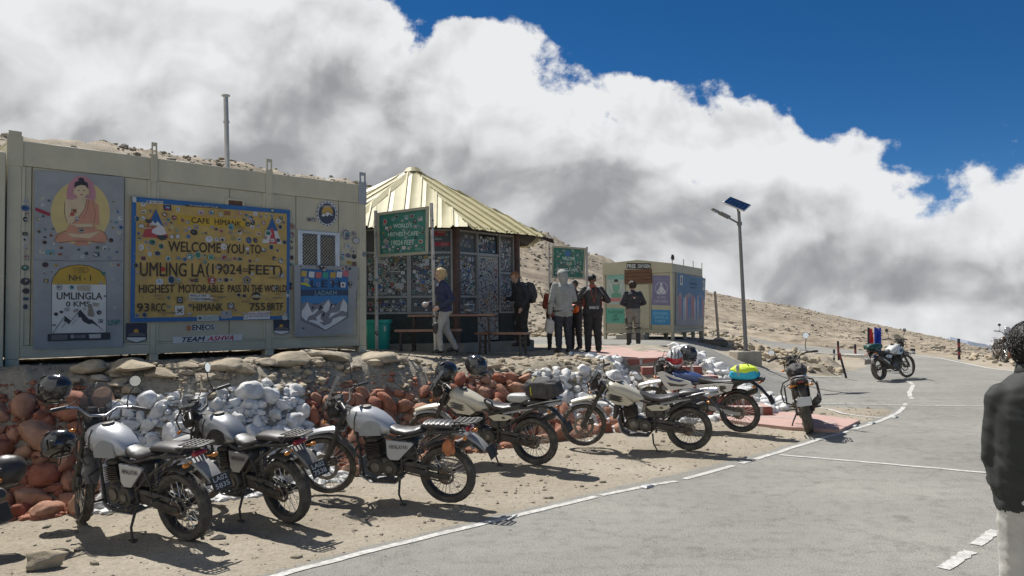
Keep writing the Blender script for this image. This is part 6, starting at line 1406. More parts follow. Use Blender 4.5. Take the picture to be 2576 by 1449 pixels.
# helmets
def pix(u,v,y): return D2(u,v,y)
def hd_of(b): return math.degrees(math.atan2(b[1][1][0],b[1][0][0]))
helmet('black full face helmet with raised clear visor hung high on the nearest motorcycle handlebar',pix(136,978,7.55),(4,8,172),HBLK,CLEARV,open_v=False,s=1.08)
helmet('gloss black helmet hanging low in front of the nearest motorcycle, against the red stones',pix(147,1116,7.85),(12,14,200),HBLK,SMOKE,s=1.05)
helmet('dark helmet cut by the left edge of the frame, hanging against the red stones',pix(12,1187,7.0),(10,10,215),HMAT,SMOKE,s=1.12)
helmet('black helmet with silver visor, left of the two on the cream motorcycle',pix(1122,935,10.9),(0,4,-140),HBLK,SMOKE,s=1.12)
helmet('gloss black helmet facing right, right of the two on the cream motorcycle',pix(1198,920,10.7),(10,18,-38),HBLK,SMOKE,s=1.12)
def rwd(t):
    for sg in(1,-1):
        b=MB(); b.prism([(.02,-.10),(.12,-.09),(.15,-.03),(.05,.0),(-.03,-.03)],lambda a,c,w:V(a,sg*(.112+w-.9*max(0,a-.03)),c),.012) ; b.build('red_panel',HRED,t)
    for k in(-1,0,1):
        b=MB(); b.tube([V(.148*math.cos(e),k*.05,.137*math.sin(e)+.004) for e in [R(25+q*16) for q in range(6)]],.007,5); b.build('black_stripe',BLK,t)
helmet('white and red helmet with black stripes on the trail motorcycle handlebar',pix(1697,902,13.8),(0,22,-100),HWHT,HRED,rwd,s=1.25)
helmet('black helmet hanging beside the white and red one on the trail motorcycle',pix(1732,890,14.0),(0,12,-60),HBLK,SMOKE,s=1.15)
# ------------------------------------------------------------------ stone banks, ledge, rocks
def pebbles(name,label,pts,smin,smax,seed,m,sub=1):
    rng=random.Random(seed); bm=bmesh.new(); bmesh.ops.create_icosphere(bm,subdivisions=1,radius=1); bv=[v.co.copy() for v in bm.verts]; bf=[tuple(v.index for v in f.verts) for f in bm.faces]; bm.free(); mb=MB()
    var=[[p*(1+.45*noise.noise(p*1.3+V(q*3,0,0))) for p in bv] for q in range(8)]
    for x,y,z in pts:
        s=rng.uniform(smin,smax)*(.6+rng.random()**3*1.6); a=rng.uniform(0,6.28);c,sn=math.cos(a),math.sin(a);fx_,fy,fz=rng.uniform(.8,1.5),rng.uniform(.6,1),rng.uniform(.35,.8)
        mb.add([(x+(p.x*fx_*c-p.y*fy*sn)*s,y+(p.x*fx_*sn+p.y*fy*c)*s,z+s*fz*.25+p.z*fz*s) for p in rng.choice(var)],bf)
    o=mb.build(name,m,None,False,30); return tag(o,label,'stones',kind='stuff')
def heights(P):
    P=np.array(P); return [(float(a),float(b),float(z)) for (a,b),z in zip(P,base(P[:,0],P[:,1])+detail(P[:,0],P[:,1]))]
def bank(name,label,nm,segs,group='painted stone banks below the platform'):
    p=bankline(segs[0][0]); t=thing(name,label,'stone bank',(p.x,p.y,0),group=group); n=0
    for k,(t0,t1,d0,d1,size,num,seed) in enumerate(segs): n+=bank_stones(t,nm,t0,t1,d0,d1,size,num,seed,lift=.3)
    return t
RB=bank('red_stone_bank','bank of red painted stones at the far left of the parking strip','red',[(.95,2.72,-.10,1.03,.33,240,1)])
wb_=bank('white_stone_bank','bank of whitewashed stones behind the three silver and grey motorcycles','white',[(2.76,4.42,-.10,.98,.235,300,2)])
RB2=bank('red_stone_bank','pile of red painted stones behind the cream motorcycle carrying a bag','red',[(4.46,5.72,-.05,.86,.28,140,3),(5.35,5.8,.8,1.0,.25,18,8),(5.72,6.25,-.05,.45,.30,22,4)])
WB2=bank('white_stone_bank','bank of white stones to the left of the red steps','white',[(5.82,7.1,.35,1.02,.23,160,5),(6.2,7.4,0,.5,.30,26,6),(6.55,7.3,1.1,2.9,.22,80,9)])
t=thing('white_stone_bank','heap of white stones between the red steps and the upper road','stone bank',(4.9,17.6,.8),group='painted stone banks below the platform')
rng=random.Random(12); PG=[(3.95,19.4),(4.4,19.8),(5.8,17.6),(5.95,16.7),(5.35,15.5),(4.9,15.35),(4.35,16.2),(3.95,16.95)]; got=[]; k=0
while len(got)<150 and k<9000:
    k+=1;x=rng.uniform(3.5,6.1);y=rng.uniform(15.2,20.1)
    if not bool(inpoly(np.float64(x),np.float64(y),PG)): continue
    s=.15*rng.choice([.7,.9,1,1.2]); P3=V(x,y,H2(x,y))
    if any((P3-a).length<(s+b)*.82 for a,b in got): continue
    got.append((P3,s)); stone(t,'white',P3+V(0,0,s*.35),s*1.1,rng)
def infill(root,name,t0,t1,d0,d1,n,seed,m,smin=.02,smax=.06):
    rng=random.Random(seed); P=[]
    for k in range(n):
        p=bankline(rng.uniform(t0,t1)); tt=rng.uniform(t0,t1); p=bankline(tt); tg=(bankline(tt+.02)-bankline(tt-.02)).normalized(); q=p+V(-tg.y,tg.x,0)*rng.uniform(d0,d1); P.append((q.x,q.y))
    o=pebbles(name,None,heights(P),smin,smax,seed,m); del o['category']; o.parent=root; o.matrix_parent_inverse=root.matrix_world.inverted()
INF=[]
# ledge of flat tan slabs along the platform rim
t=thing('stone_ledge','row of flat tan stones edging the earth platform in front of the container','stone ledge',(-3.2,10.6,1.3)); rng=random.Random(15); got=[]; k=0
while len(got)<74 and k<5000:
    k+=1; tt=rng.uniform(2.3,5.15); p=bankline(tt); e=.02; tg=(bankline(min(tt+e,7.9))-bankline(tt-e)).normalized(); n=V(-tg.y,tg.x,0)
    dd=rng.uniform(1.15,1.50) if rng.random()<.8 else rng.uniform(1.5,2.0); q=p+n*dd; s=rng.choice([.10,.14,.18,.24,.32]) if tt<3.9 else rng.choice([.18,.32,.40,.46])
    if dd>1.6: s*=.4
    P3=V(q.x,q.y,H2(q.x,q.y))
    if any((P3-a).length<(s+b)*.72 for a,b in got): continue
    got.append((P3,s)); stone(t,'tan',P3+V(0,0,s*.12),s*1.05,rng,name='slab',flatter=.55,ori=Euler((rng.uniform(-.18,.1),rng.uniform(-.12,.12),math.atan2(tg.y,tg.x)+rng.uniform(-.3,.3))))
def rocks(label,pts,nm,size,seed,lo=.3,group=None):
    rng=random.Random(seed); t=None
    for i,(x,y) in enumerate(pts):
        s=size*rng.choice([.5,.7,1,1.3]); 
        if t is None: t=thing('rock_pile',label,'rocks',(x,y,H2(x,y)),group=group)
        stone(t,nm,V(x,y,Hd(x,y)+s*lo),s,rng,flatter=.75)
def scat(n,PG,seed,mind):
    rng=random.Random(seed);out=[];xs=[p[0] for p in PG];ys=[p[1] for p in PG];k=0
    while len(out)<n and k<n*80:
        k+=1;x=rng.uniform(min(xs),max(xs));y=rng.uniform(min(ys),max(ys))
        if bool(inpoly(np.float64(x),np.float64(y),PG)) and all((x-a)**2+(y-b)**2>mind*mind for a,b in out): out.append((x,y))
    return out
rocks('broken pale rocks on the island between the two roads beside the leaning post',scat(58,[(8.3,23.3),(10.6,24.9),(11.2,26.6),(9.6,27.6),(8.2,26.0)],3,.20),'tan',.15,31)
rocks('brown rocks on the earth mound behind the solar lamp',scat(46,[(6.9,23.2),(8.6,24.2),(9.6,28.5),(8.0,30),(7.4,27)],5,.26),'tan',.16,32)
rocks('pale loose stones along the foot of the hill behind the oxygen cabin',scat(60,[(7.6,29),(9.5,31),(12,40),(9,40),(7.5,34)],6,.35),'tan',.18,33)
rocks('pale loose stones at the foot of the scree behind the second green sign',scat(70,[(.3,30.5),(4.0,31.5),(3.6,35.5),(0,35)],7,.3),'tan',.18,34)
rocks('loose stones along the outer edge of the road on the right',scat(60,[(17.7,27),(19.2,33),(21.5,38),(24,36),(21,29),(18.6,24)],8,.35),'tan',.15,35)
for (u,v,s,lb,nm) in ((110,1428,.155,'single flat tan stone lying on the earth at the bottom left','tan'),(545,1357,.07,'small pale stone beside the shadow of the nearest motorcycle','grey'),(597,919,.05,'small round white stone standing on the platform rim','white')):
    p=Zp(u,v,0) if v>1000 else Tpx(u,v); rng=random.Random(3); o=stone(None,nm,p+V(0,0,s*.35),s,rng,name='stone',ori=Euler((0,0,.3))); o.scale=(s*1.25,s*.9,s*.75); tag(o,lb,'stone')
rng=random.Random(50); P=[]
while len(P)<6500:
    x=rng.uniform(-7,8.5);y=rng.uniform(3.5,17)
    if y<3.5+abs(x)*.3: continue
    P.append((x,y))
P=np.array(P); dd,_=polydist(P[:,0],P[:,1]); rd=roaddist(P[:,0],P[:,1]); P=P[(rd<-.02)&(dd<.1)|((rd<-.1)&(dd>1.3)&(P[:,1]<19))]
pebbles('pebbles','small pebbles and grit on the earth of the parking strip and platform',heights(P),.005,.022,1,GRY)
rng=random.Random(52); P=np.array([(rng.uniform(-6,9),rng.uniform(4,18)) for _ in range(900)]); rd=roaddist(P[:,0],P[:,1]); P=P[(rd>.03)&(rd<1.1)]
pebbles('road_grit','small grit scattered on the edge of the asphalt',[(float(a),float(b),float(z)) for (a,b),z in zip(P,base(P[:,0],P[:,1])+.002)],.004,.010,2,GRY)
rng=random.Random(51); P=[]
for k in range(15000):
    a=rng.uniform(-.72,.68); r0=float(np.interp(a,AZx,R0x)); rr_=float(np.interp(a,AZx,RRx)); f=rng.random()**1.5; r=r0-3+f*(rr_-r0+6); P.append((r*math.sin(a),r*math.cos(a)))
for k in range(1500): P.append((rng.uniform(-9,-1),rng.uniform(24,40)))
P=np.array(P); rd=roaddist(P[:,0],P[:,1]); P=P[rd<-.4]; nz=fbm(P[:,0]*.12,P[:,1]*.12,4,91); P=P[nz>-.22]
pebbles('hillside_rocks','countless loose rocks strewn over the bare hillside',heights(P),.03,.15,3,GRY)
infill(RB,'small_stones',1.0,2.72,-.2,1.2,1500,61,RED);infill(wb_,'small_stones',2.76,4.42,-.2,1.02,2600,62,WHT,.02,.055);infill(RB2,'small_stones',4.46,5.72,-.1,1.05,500,63,RED);infill(RB2,'earth_stones',4.3,5.8,.7,1.3,300,66,TAN);infill(WB2,'small_stones',5.8,7.1,.0,1.1,900,64,WHT,.02,.06);infill(WB2,'earth_stones',2.7,6.5,.9,2.0,700,65,TAN,.02,.06)
# ------------------------------------------------------------------ red steps and slabs
PINK=mat('faded_red_paint',(.47,.29,.25),.8,0,.14,3,bump=.3,bs=60,dust=.45,dustc=(.50,.40,.33));DRED=mat('dark_red_paint',(.27,.065,.05),.8,0,.2,4,bump=.4,bs=50,dust=.25)
st=thing('red_steps','flight of dark red steps climbing from the parking strip to the platform','steps',(3.6,15.6,0))
for k in range(6):
    x0,x1=2.5+.25*k,3.8+.25*k; yf=16.85-.36*k; zt=1.08-.175*k; 
    child(st,'step',DRED,lambda b:b.box(((x0+x1)/2,yf+.5,zt/2-.15),(x1-x0,1.0,zt+.3),bev=.02),True)
    child(st,'tread',PINK,lambda b:b.box(((x0+x1)/2,yf+.49,zt+.004),(x1-x0-.03,.97,.012),bev=.003),True)
    for xx in(x0+.30,x1-.22): child(st,'white_line',PAINT,lambda b:(b.box((xx,yf+.18,zt+.012),(.06,.36,.005)),b.box((xx,yf-.003,zt-.08),(.06,.005,.16))),True)['kind']='stuff'
def slab(name,label,pts,zf,th,m,lines=None):
    c=sum((V(*p,0) for p in pts),V(0,0,0))/len(pts); t=thing(name,label,'slab',(c.x,c.y,zf(c.x,c.y)))
    child(t,'slab_top',m,lambda b:b.prism(pts,lambda a,c_,w:V(a,c_,zf(a,c_)-th+w),th),True)
    for ln in lines or []:
        def f(b):
            R_=[V(*p,0) for p in ln]; vs=[]
            for i,p in enumerate(R_):
                tg=(R_[min(i+1,len(R_)-1)]-R_[max(i-1,0)]).normalized(); n=V(-tg.y,tg.x,0)*.035
                for s in(1,-1): q=p+n*s; vs.append((q.x,q.y,zf(q.x,q.y)+.004))
            b.add(vs,[(2*i+1,2*i,2*i+2,2*i+3) for i in range(len(R_)-1)],0,None,False)
        child(t,'white_line',PAINT,f,True)
pp=[(1.75,20.4),(1.85,18.2),(2.05,16.95),(2.5,16.86),(3.8,16.86),(3.9,17.5),(3.7,18.8),(3.1,20.0),(2.5,20.9)]
slab('red_path','faded pink painted path leading from the top of the steps to the group',pp[::1],lambda a,c:1.095+.14*float(smo((c-16.9)/3.2)),.10,PINK,[[(3.72,16.95),(3.78,17.5),(3.6,18.7),(3.0,19.9),(2.45,20.8)],[(2.5,16.95),(2.45,17.4),(2.2,17.8)]])
SP=[tuple(Zp(u,v,.06).xy) for u,v in((1905,1030),(2040,1040),(2163,1056),(2112,1080),(1990,1074),(1880,1062),(1800,1050))]
slab('red_slab','faded pink painted slab on the ground between the trail motorcycle and the road',SP[::-1],lambda a,c:.055,.06,PINK,[[tuple(Zp(u,v,.06).xy) for u,v in((1880,1046),(1990,1050),(2100,1064))]])
# ------------------------------------------------------------------ table, benches, bin, road studs
BROWN=mat('brown_table_board',(.27,.145,.105),.5,0,.2,6,dust=.2);LEGM=mat('rusty_black_leg',(.05,.035,.03),.6,.2,.3,9,dust=.15)
def folding(name,label,cat,a,b,h,w,z,n=1):
    a=V(*a,0);b=V(*b,0);d=(b-a);L_=d.length;d.normalize(); c=(a+b)/2; t=thing(name,label,cat,(c.x,c.y,z),(0,0,math.atan2(d.y,d.x)))
    child(t,'board',BROWN,lambda m:m.box((0,0,h-.025),(L_,w,.05),bev=.006)); child(t,'apron',LEGM,lambda m:[m.box((0,s*(w/2-.03),h-.05),(L_-.08,.02,.03)) for s in(1,)][0])
    for s in(1,-1):
        for q in(1,-1): child(t,'leg',LEGM,lambda m:m.tube([(s*(L_/2-.12),q*(w/2-.05),h-.04),(s*(L_/2-.10),q*(w/2-.03),-.02)],.026,6))
        child(t,'leg_rail',LEGM,lambda m:m.tube([(s*(L_/2-.105),-(w/2-.04),.14),(s*(L_/2-.105),(w/2-.04),.14)],.011,6)); child(t,'brace',LEGM,lambda m:m.tube([(s*(L_/2-.11),0,h*.45),(s*(L_/2-.48),0,h-.04)],.009,6))
folding('folding_table','long brown folding table in front of the sticker covered hut','table',(-2.15,16.0),(-.38,16.05),.76,.55,1.335)
folding('folding_bench','brown folding bench on the near side of the table','bench',(-2.36,15.5),(-1.02,15.5),.45,.26,1.345,)
folding('folding_bench','brown folding bench reaching out to the right of the table','bench',(-.72,16.25),(.30,15.62),.45,.28,1.26)
helmet('silver and black patterned helmet lying on the folding table',(-.90,16.0,1.335+.76+.125),(0,0,-95),HSIL,SMOKE,lambda t:[MB().tube([V(.1*math.cos(a),.1*math.sin(a),.09) for a in [R(-60+20*q) for q in range(7)]],.012,5).build('black_stripe',BLK,t)])
TEAL=mat('teal_plastic',(.0,.40,.33),.4,0,.1,3,dust=.1)
t=thing('dustbin','teal plastic bin standing between the container and the green sign','bin',(-2.78,15.95,1.36))
child(t,'tub',TEAL,lambda m:m.loft([[V(math.copysign(abs(math.cos(a))**.55,math.cos(a))*r,math.copysign(abs(math.sin(a))**.55,math.sin(a))*r*.85,z) for a in [2*math.pi*k/24 for k in range(24)]] for r,z in((.205,0),(.215,.02),(.25,.60),(.25,.601),(.235,.601),(.20,.05))]),ang=50)
child(t,'rim',TEAL,lambda m:m.loft([[V(math.copysign(abs(math.cos(a))**.55,math.cos(a))*r,math.copysign(abs(math.sin(a))**.55,math.sin(a))*r*.85,z) for a in [2*math.pi*k/24 for k in range(24)]] for r,z in((.251,.55),(.282,.57),(.284,.635),(.236,.64))],cap=False),ang=50)
child(t,'handle',TEAL,lambda m:m.box((.0,-.245,.57),(.16,.05,.03),bev=.008)); child(t,'printed_label',WPLATE,lambda m:m.box((.17,-.205,.45),(.04,.004,.10),(0,0,.3)))
for k,(u,v) in enumerate(((1628,1226),(2192,1066),(2150,1073),(2250,1051))):
    p=Zp(u,v,0); t=thing('road_stud',['small white road stud in the gap of the nearest edge line','road stud in the edge line near the pink slab','leftmost of the road studs on the far curve of the edge line','farthest road stud, where the white lines meet'][k],'road stud',(p.x,p.y,.004),(0,0,.85),group='road studs on the edge line')
    child(t,'stud_body',GREYP,lambda m:m.loft([[V(x*s,y*s,z) for x,y in((-.09,-.05),(.09,-.05),(.09,.05),(-.09,.05))] for s,z in((1,0),(.95,.01),(.62,.024))])); child(t,'reflector',WPLATE,lambda m:m.box((-.068,0,.015),(.02,.07,.008),(0,-.6,0)))
# ------------------------------------------------------------------ solar lamp and poles
GAL=mat('grey_pole_paint',(.17,.17,.175),.5,.3,.15,3,dust=.25)
LX,LY=U(1873,22.6),22.6; zl=.66
t=thing('solar_street_lamp','tall grey street lamp with a tilted solar panel, standing on a concrete block','street lamp',(LX,LY,zl))
base_=V(LX,LY,zl+.26); ptop=D2(1858.5,531,22.6)
child(t,'concrete_base',CONC,lambda m:m.box((LX-.02,LY,zl+.06),(.74,.62,.46),(0,0,.12),bev=.02),True)
child(t,'pole',GAL,lambda m:m.tube([base_,ptop],[.062,.045],12),True); child(t,'base_plate',GAL,lambda m:m.box(base_+V(0,0,.04),(.22,.22,.02)),True)
e1=V(.56,-.25,-.30);e2=V(.37,.53,.25);pc=D2(1855,512.5,22.6)+V(0,.05,0);pn=e1.cross(e2).normalized(); PMx=Matrix((e1.normalized(),e2.normalized(),pn)).transposed()
child(t,'solar_panel',ALU,lambda m:m.box(pc,(e1.length,e2.length,.035),PMx,bev=.004),True)
CELL=mat('solar_cells',(.006,.012,.035),.3,0,.2,4,coat=.6)
for i in range(6):
    for j in range(4):
        child(t,'solar_cell',CELL,lambda m:m.box(pc+pn*.0195+e1.normalized()*e1.length*.94*((i+.5)/6-.5)+e2.normalized()*e2.length*.94*((j+.5)/4-.5),(e1.length*.94/6-.010,e2.length*.94/4-.010,.004),PMx),True)
child(t,'panel_bracket',GAL,lambda m:m.tube([ptop-V(0,0,.1),pc-pn*.03],.03,8),True)
j0=base_.lerp(ptop,.91); hd_=D2(1822,541,22.3)
child(t,'lamp_arm',GAL,lambda m:(m.tube([j0,hd_+V(.12,0,-.08)],.028,8),m.tube([j0+V(0,0,-.05),j0+V(0,0,.05)],.075,10)),True)
dl=(hd_-j0).normalized(); child(t,'lamp_head',GAL,lambda m:(m.box(hd_,(.36,.17,.085),(0,R(26),R(8)),bev=.02),m.box(hd_+V(-.26,-.03,.13),(.26,.14,.05),(0,R(26),R(8)),bev=.015)),True)
child(t,'lamp_lens',LENS,lambda m:m.box(hd_+V(-.28,-.035,.10),(.16,.10,.012),(0,R(26),R(8))),True)
PALEP=mat('pale_rusty_pole',(.36,.30,.24),.7,0,.2,5,dust=.2)
py=27.5; zp=H2(U(1806,py),py); t=thing('pale_pole','bare pale pole on a stone foot to the right of the oxygen cabin','pole',(U(1806,py),py,zp))
child(t,'pole',PALEP,lambda m:m.tube([V(U(1806,py),py,zp),D2(1798.5,733,py)],.045,9),True); child(t,'foot',CONC,lambda m:m.lathe([(.0,.22),(.12,.2),(.4,.02),(.42,-.1)],(U(1806,py),py,zp),'z',9),True,ang=20)
def striped(label,u0,v0,u1,v1,y,r,cols,group='striped road edge posts'):
    a=D2(u0,v0,y);b=D2(u1,v1,y); t=thing('marker_post',label,'post',tuple(a),group=group); n=len(cols)
    for k,c in enumerate(cols): child(t,'band',c,lambda m:m.tube([a.lerp(b,k/n)+(b-a)*.0 ,a.lerp(b,(k+1)/n)],r*(1+.02*(k%2)),8),True)
DR=mat('dull_red_band',(.22,.05,.05),.7);DB=mat('dark_navy_band',(.025,.025,.04),.7)
striped('leaning dark post in the broken rocks of the island',2129,951,2111.5,888,23.6,.035,[DB,DB,DB,DR]);striped('upright maroon post behind the leaning one on the island',2110,906,2107.8,858,27,.04,[DB,DR,DR,DB])
striped('short black post left of the maroon one',2098,910,2098,879,28,.04,[DB,WPLATE,DB]);striped('slim dark post just left of the red flag',2152,890,2151,866,34,.05,[DR,DB]);striped('black and white striped stub at the outer edge of the bend',2296,894,2296,877,38,.12,[DB,WPLATE,DB]);striped('tall maroon post at the right edge of the road',2413,906,2411.5,852,33,.055,[DB,DR,DB,DR,DB])
def flag(label,u,v0,v1,y,m,pm,w,wd,seed):
    a=D2(u+.5,v1,y);b=D2(u,v0,y);t=thing('flag',label,'flag',tuple(a),group='flags by the far road'); child(t,'pole',pm,lambda q:q.tube([a,b],.035,8),True)
    if m:
        def cl(q):
            H_=(b.z-a.z)*wd; rows=[]
            for i in range(13):
                f=i/12; row=[]
                ww=w*(.75+.35*math.sin(f*3+seed)+.12*noise.noise(V(f*5,seed,0)))
                for j in range(9):
                    g=j/8; row.append(b+V(ww*g,.10*math.sin(g*7+f*3+seed)*g+.02,-.02-H_*f-.12*g*g*(1+f)))
                rows.append(row)
            q.loft(rows+[[p+V(0,.006,0) for p in r_] for r_ in rows[::-1]],closed=False)
        child(t,'cloth',m,cl,True)
FR=mat('red_flag_cloth',(.55,.03,.03),.7);FB=mat('blue_flag_cloth',(.02,.05,.38),.7)
flag('limp red flag on a pole behind the lone white motorcycle',2184.5,824,904,26.5,FR,DB,.18,.45,1);flag('blue flag hanging from the left of two poles behind the lone motorcycle',2201.5,823,900,26.8,FB,FB,.21,.52,2);flag('bare blue pole standing right beside the blue flag',2214,824,900,27.0,None,FB,.2,.4,3)
p=Tpx(2162,899); o=MB(); o.box((0,0,0),(1.5,.22,.16),bev=.03); o=o.build('broken_kerb',PAINT,None); o.location=p+V(0,0,.06); o.rotation_euler=(0,0,-1.0); tag(o,'broken white painted kerb piece lying beside the far motorcycle','kerb')
p=Tpx(1850,925)
t=thing('half_buried_tyre','black tyre half buried beside the foot of the pale pole','tyre',(U(1790,26.6),26.6,H2(U(1790,26.6),26.6)))
child(t,'tyre',RUB,lambda m:m.lathe([(.30,-.10),(.44,-.12),(.50,-.08),(.52,0),(.50,.08),(.44,.12),(.30,.10)],(0,0,.02),'z',28,closed=True))
# ------------------------------------------------------------------ people
SKIN=mat('skin',(.52,.33,.24),.55,0,.08,9);SKIND=mat('brown_skin',(.20,.10,.06),.55,0,.08,9)
HAIRB=mat('black_hair',(.012,.010,.009),.5,0,.3,30,bump=.6,bs=120);HAIRR=mat('ginger_hair',(.36,.17,.07),.6,0,.3,30,bump=.6,bs=120);HAIRY=mat('blonde_hair',(.55,.42,.20),.6,0,.3,30,bump=.6,bs=120);HAIRD=mat('dark_brown_hair',(.05,.03,.02),.6,0,.3,30,bump=.6,bs=120)
def cloth(n,c,b=.25,r=.85,d=.1): return mat(n,c,r,0,.18,7,bump=b,bs=45,dust=d)
def fig(label,x,y,z,h,face,mats,joints=None,lean=0,puff=1.0,vox=.013,wrinkle=.006,hood=False,seed=0,loose=1.0,hem=.93,trunk=None,short=False):
    """one continuous body: tapered limbs and torso grown together, then coloured by what covers each part"""
    s=h/1.75; t=thing('person',label,'person',(x,y,z),(0,0,R(face)),group=None)
    J=dict(hipL=(0,.095,.93),hipR=(0,-.095,.93),kneeL=(.02,.11,.50),kneeR=(.02,-.11,.50),ankL=(-.02,.12,.09),ankR=(-.02,-.12,.09),shL=(0,.185,1.43),shR=(0,-.185,1.43),elL=(-.02,.25,1.15),elR=(-.02,-.25,1.15),wrL=(.08,.25,.90),wrR=(.08,-.25,.90),neck=(0,0,1.47),head=(.015,0,1.635))
    if lean:
        for k in('shL','shR','elL','elR','wrL','wrR','neck','head'):
            p=V(*J[k])-V(0,0,.95); J[k]=tuple(Matrix.Rotation(R(lean),3,'Y')@p+V(0,0,.95))
    J.update(joints or {}); J={k:V(*v) for k,v in J.items()}
    pr=[]   # (p0,p1,r0,r1,mat,flat)
    def cap(a,b,r0,r1,m): pr.append((V(*a) if not isinstance(a,Vector) else a,V(*b) if not isinstance(b,Vector) else b,r0,r1,m))
    mb=MB(); 
    up=lambda zz,w,dd,m: None
    rot=Matrix.Rotation(R(lean),3,'Y')
    def lvl(zz,w,dd): 
        c=V(0,0,zz); 
        if zz>.97: c=rot@(c-V(0,0,.95))+V(0,0,.95)
        return [c+(rot if zz>.97 else Matrix.Identity(3))@V(dd*math.copysign(abs(math.cos(a))**.85,math.cos(a)),w*math.copysign(abs(math.sin(a))**.85,math.sin(a)),0) for a in [2*math.pi*k/20 for k in range(20)]]
    P=puff
    T=trunk or [(.80,.12*P,.09*P),(.86,.165*P,.125*P),(.95,.175*P,.135*P),(1.05,.165*P,.125*P),(1.18,.175*P,.13*P),(1.30,.195*P,.14*P),(1.40,.20*P,.125*P),(1.455,.15,.09),(1.50,.06,.06)]
    mb.loft([lvl(*q) for q in T])
    for q in T: pr.append((rot@(V(0,q[1]*.45,q[0]-.95))+V(0,0,.95),rot@(V(0,-q[1]*.45,q[0]-.95))+V(0,0,.95),q[2]*.9,q[2]*.9,1 if q[0]>hem else 2))
    L_=loose
    limbs=[('hip','knee',.098*L_,.070*L_,2),('knee','ank',.072*L_,.052*L_,2),('sh','el',.068*P,.055*P,1),('el','wr',.055*P,.040*P,1)]
    for a,b,r0,r1,m in limbs:
        for sd_ in'LR': cap(J[a+sd_],J[b+sd_],r0,r1,m)
    cap(J['hipL'],J['hipR'],.11*L_,.11*L_,2)
    for sd_ in'LR':
        a=J['ank'+sd_]; cap(a+V(-.03,0,-.035),a+V(.11,.01 if sd_=='L' else -.01,-.045),.042,.042,3); cap(a+V(.09,0,-.05),a+V(.17,.015 if sd_=='L' else -.015,-.055),.040,.030,3)
        # hand with separate fingers
        e,w=J['el'+sd_],J['wr'+sd_]; d=(w-e).normalized(); sy=-1 if sd_=='L' else 1; n=d.cross(V(1,0,0)); n=n.normalized() if n.length>.2 else V(0,1,0); q=d.cross(n).normalized()
        if q.x<0: q=-q
        pm_=w+d*.075; cap(w,w+d*.03,.027,.030,0); cap(w+d*.045+q*.018,w+d*.085+q*.020,.017,.017,0);cap(w+d*.045-q*.018,w+d*.085-q*.020,.017,.017,0)
        inn=V(0,sy,0)-d*d.dot(V(0,sy,0)); inn=inn.normalized() if inn.length>.1 else n
        for k,ln in enumerate((.065,.075,.070,.055)):
            b0=pm_+d*.02+q*(.030-.020*k); b1=b0+d*ln*.5+inn*.004; cap(b0,b1,.0095,.009,0); cap(b1,b1+d*ln*.4+inn*ln*.30,.009,.008,0)
        tb=w+d*.035+q*.026; cap(tb,tb+q*.022+d*.028,.012,.011,0); cap(tb+q*.022+d*.028,tb+q*.026+d*.058+inn*.012,.011,.009,0)
    hc=J['head']; hd=Matrix.Rotation(R(J.get('_',V(0,0,0)).x),3,'Y')
    tilt=(joints or {}).get('tilt',(lean,0,0)); hm=Euler((R(tilt[1]),R(tilt[0]),R(tilt[2]))).to_matrix()
    cap(J['neck']-V(0,0,.03),hc-V(0,0,.06),.058,.054,0)
    def HP(a,b,r0,r1,m=0): cap(hc+hm@V(*a),hc+hm@V(*b),r0,r1,m)
    HP((-.02,0,.02),(.012,0,.035),.088,.084);HP((.02,0,-.05),(.05,0,-.075),.060,.040);HP((.04,0,.0),(.045,0,-.02),.062,.058)
    HP((.088,0,.01),(.115,0,-.022),.011,.015);HP((.085,.02,-.058),(.085,-.02,-.058),.012,.012)     # nose, lips
    HP((.075,.03,.028),(.075,-.03,.028),.018,.018)
    for q in(1,-1): HP((-.005,q*.088,.01),(-.012,q*.094,-.03),.016,.012)
    if hood:
        HP((-.03,0,.02),(.02,0,.05),.118,.112,1);HP((-.05,0,-.08),(-.03,0,-.02),.10,.11,1)
    for p in pr[len(T):]:
        a,b,r0,r1,m=p; d=b-a; n=5; 
        if d.length<1e-5: continue
        dn=d.normalized(); pts=[a-dn*r0*.9,a-dn*r0*.55]+[a.lerp(b,k/n) for k in range(n+1)]+[b+dn*r1*.55,b+dn*r1*.9]
        mb.tube(pts,[r0*.40,r0*.83]+[r0+(r1-r0)*k/n for k in range(n+1)]+[r1*.83,r1*.40],12)
    o=mb.build('body',mats,t,False,180)
    md=o.modifiers.new('r','REMESH'); md.mode='VOXEL'; md.voxel_size=vox; sm=o.modifiers.new('s','SMOOTH'); sm.factor=.5; sm.iterations=3 if vox>.012 else 9
    dg=bpy.context.evaluated_depsgraph_get(); dg.update(); me=bpy.data.meshes.new_from_object(o.evaluated_get(dg)); o.modifiers.clear(); old=o.data; o.data=me; bpy.data.meshes.remove(old)
    me.materials.clear(); [me.materials.append(m) for m in mats]
    nv=len(me.vertices); co=np.empty(nv*3); me.vertices.foreach_get('co',co); co=co.reshape(-1,3); no=np.empty(nv*3); me.vertices.foreach_get('normal',no); no=no.reshape(-1,3)
    best=np.full(nv,1e9); mi=np.zeros(nv,int)
    for a,b,r0,r1,m in pr:
        a=np.array(a);b=np.array(b);d=b-a;L2=max(d@d,1e-9);tt=np.clip(((co-a)@d)/L2,0,1); q=np.linalg.norm(co-a-tt[:,None]*d,axis=1)-(r0+(r1-r0)*tt)*(1.0 if m else 1.05); k=q<best; best=np.where(k,q,best); mi=np.where(k,m,mi)
    # folds in the cloth
    x_,y_,z_=co[:,0]*1.0+seed,co[:,1],co[:,2]
    f=np.abs(fbm(z_*16+4*vn(x_*5,y_*5,3),x_*5+y_*3.0,3,5+seed))+.5*fbm(z_*30,(x_+y_)*9,2,8+seed); cl=(mi==1)|(mi==2)
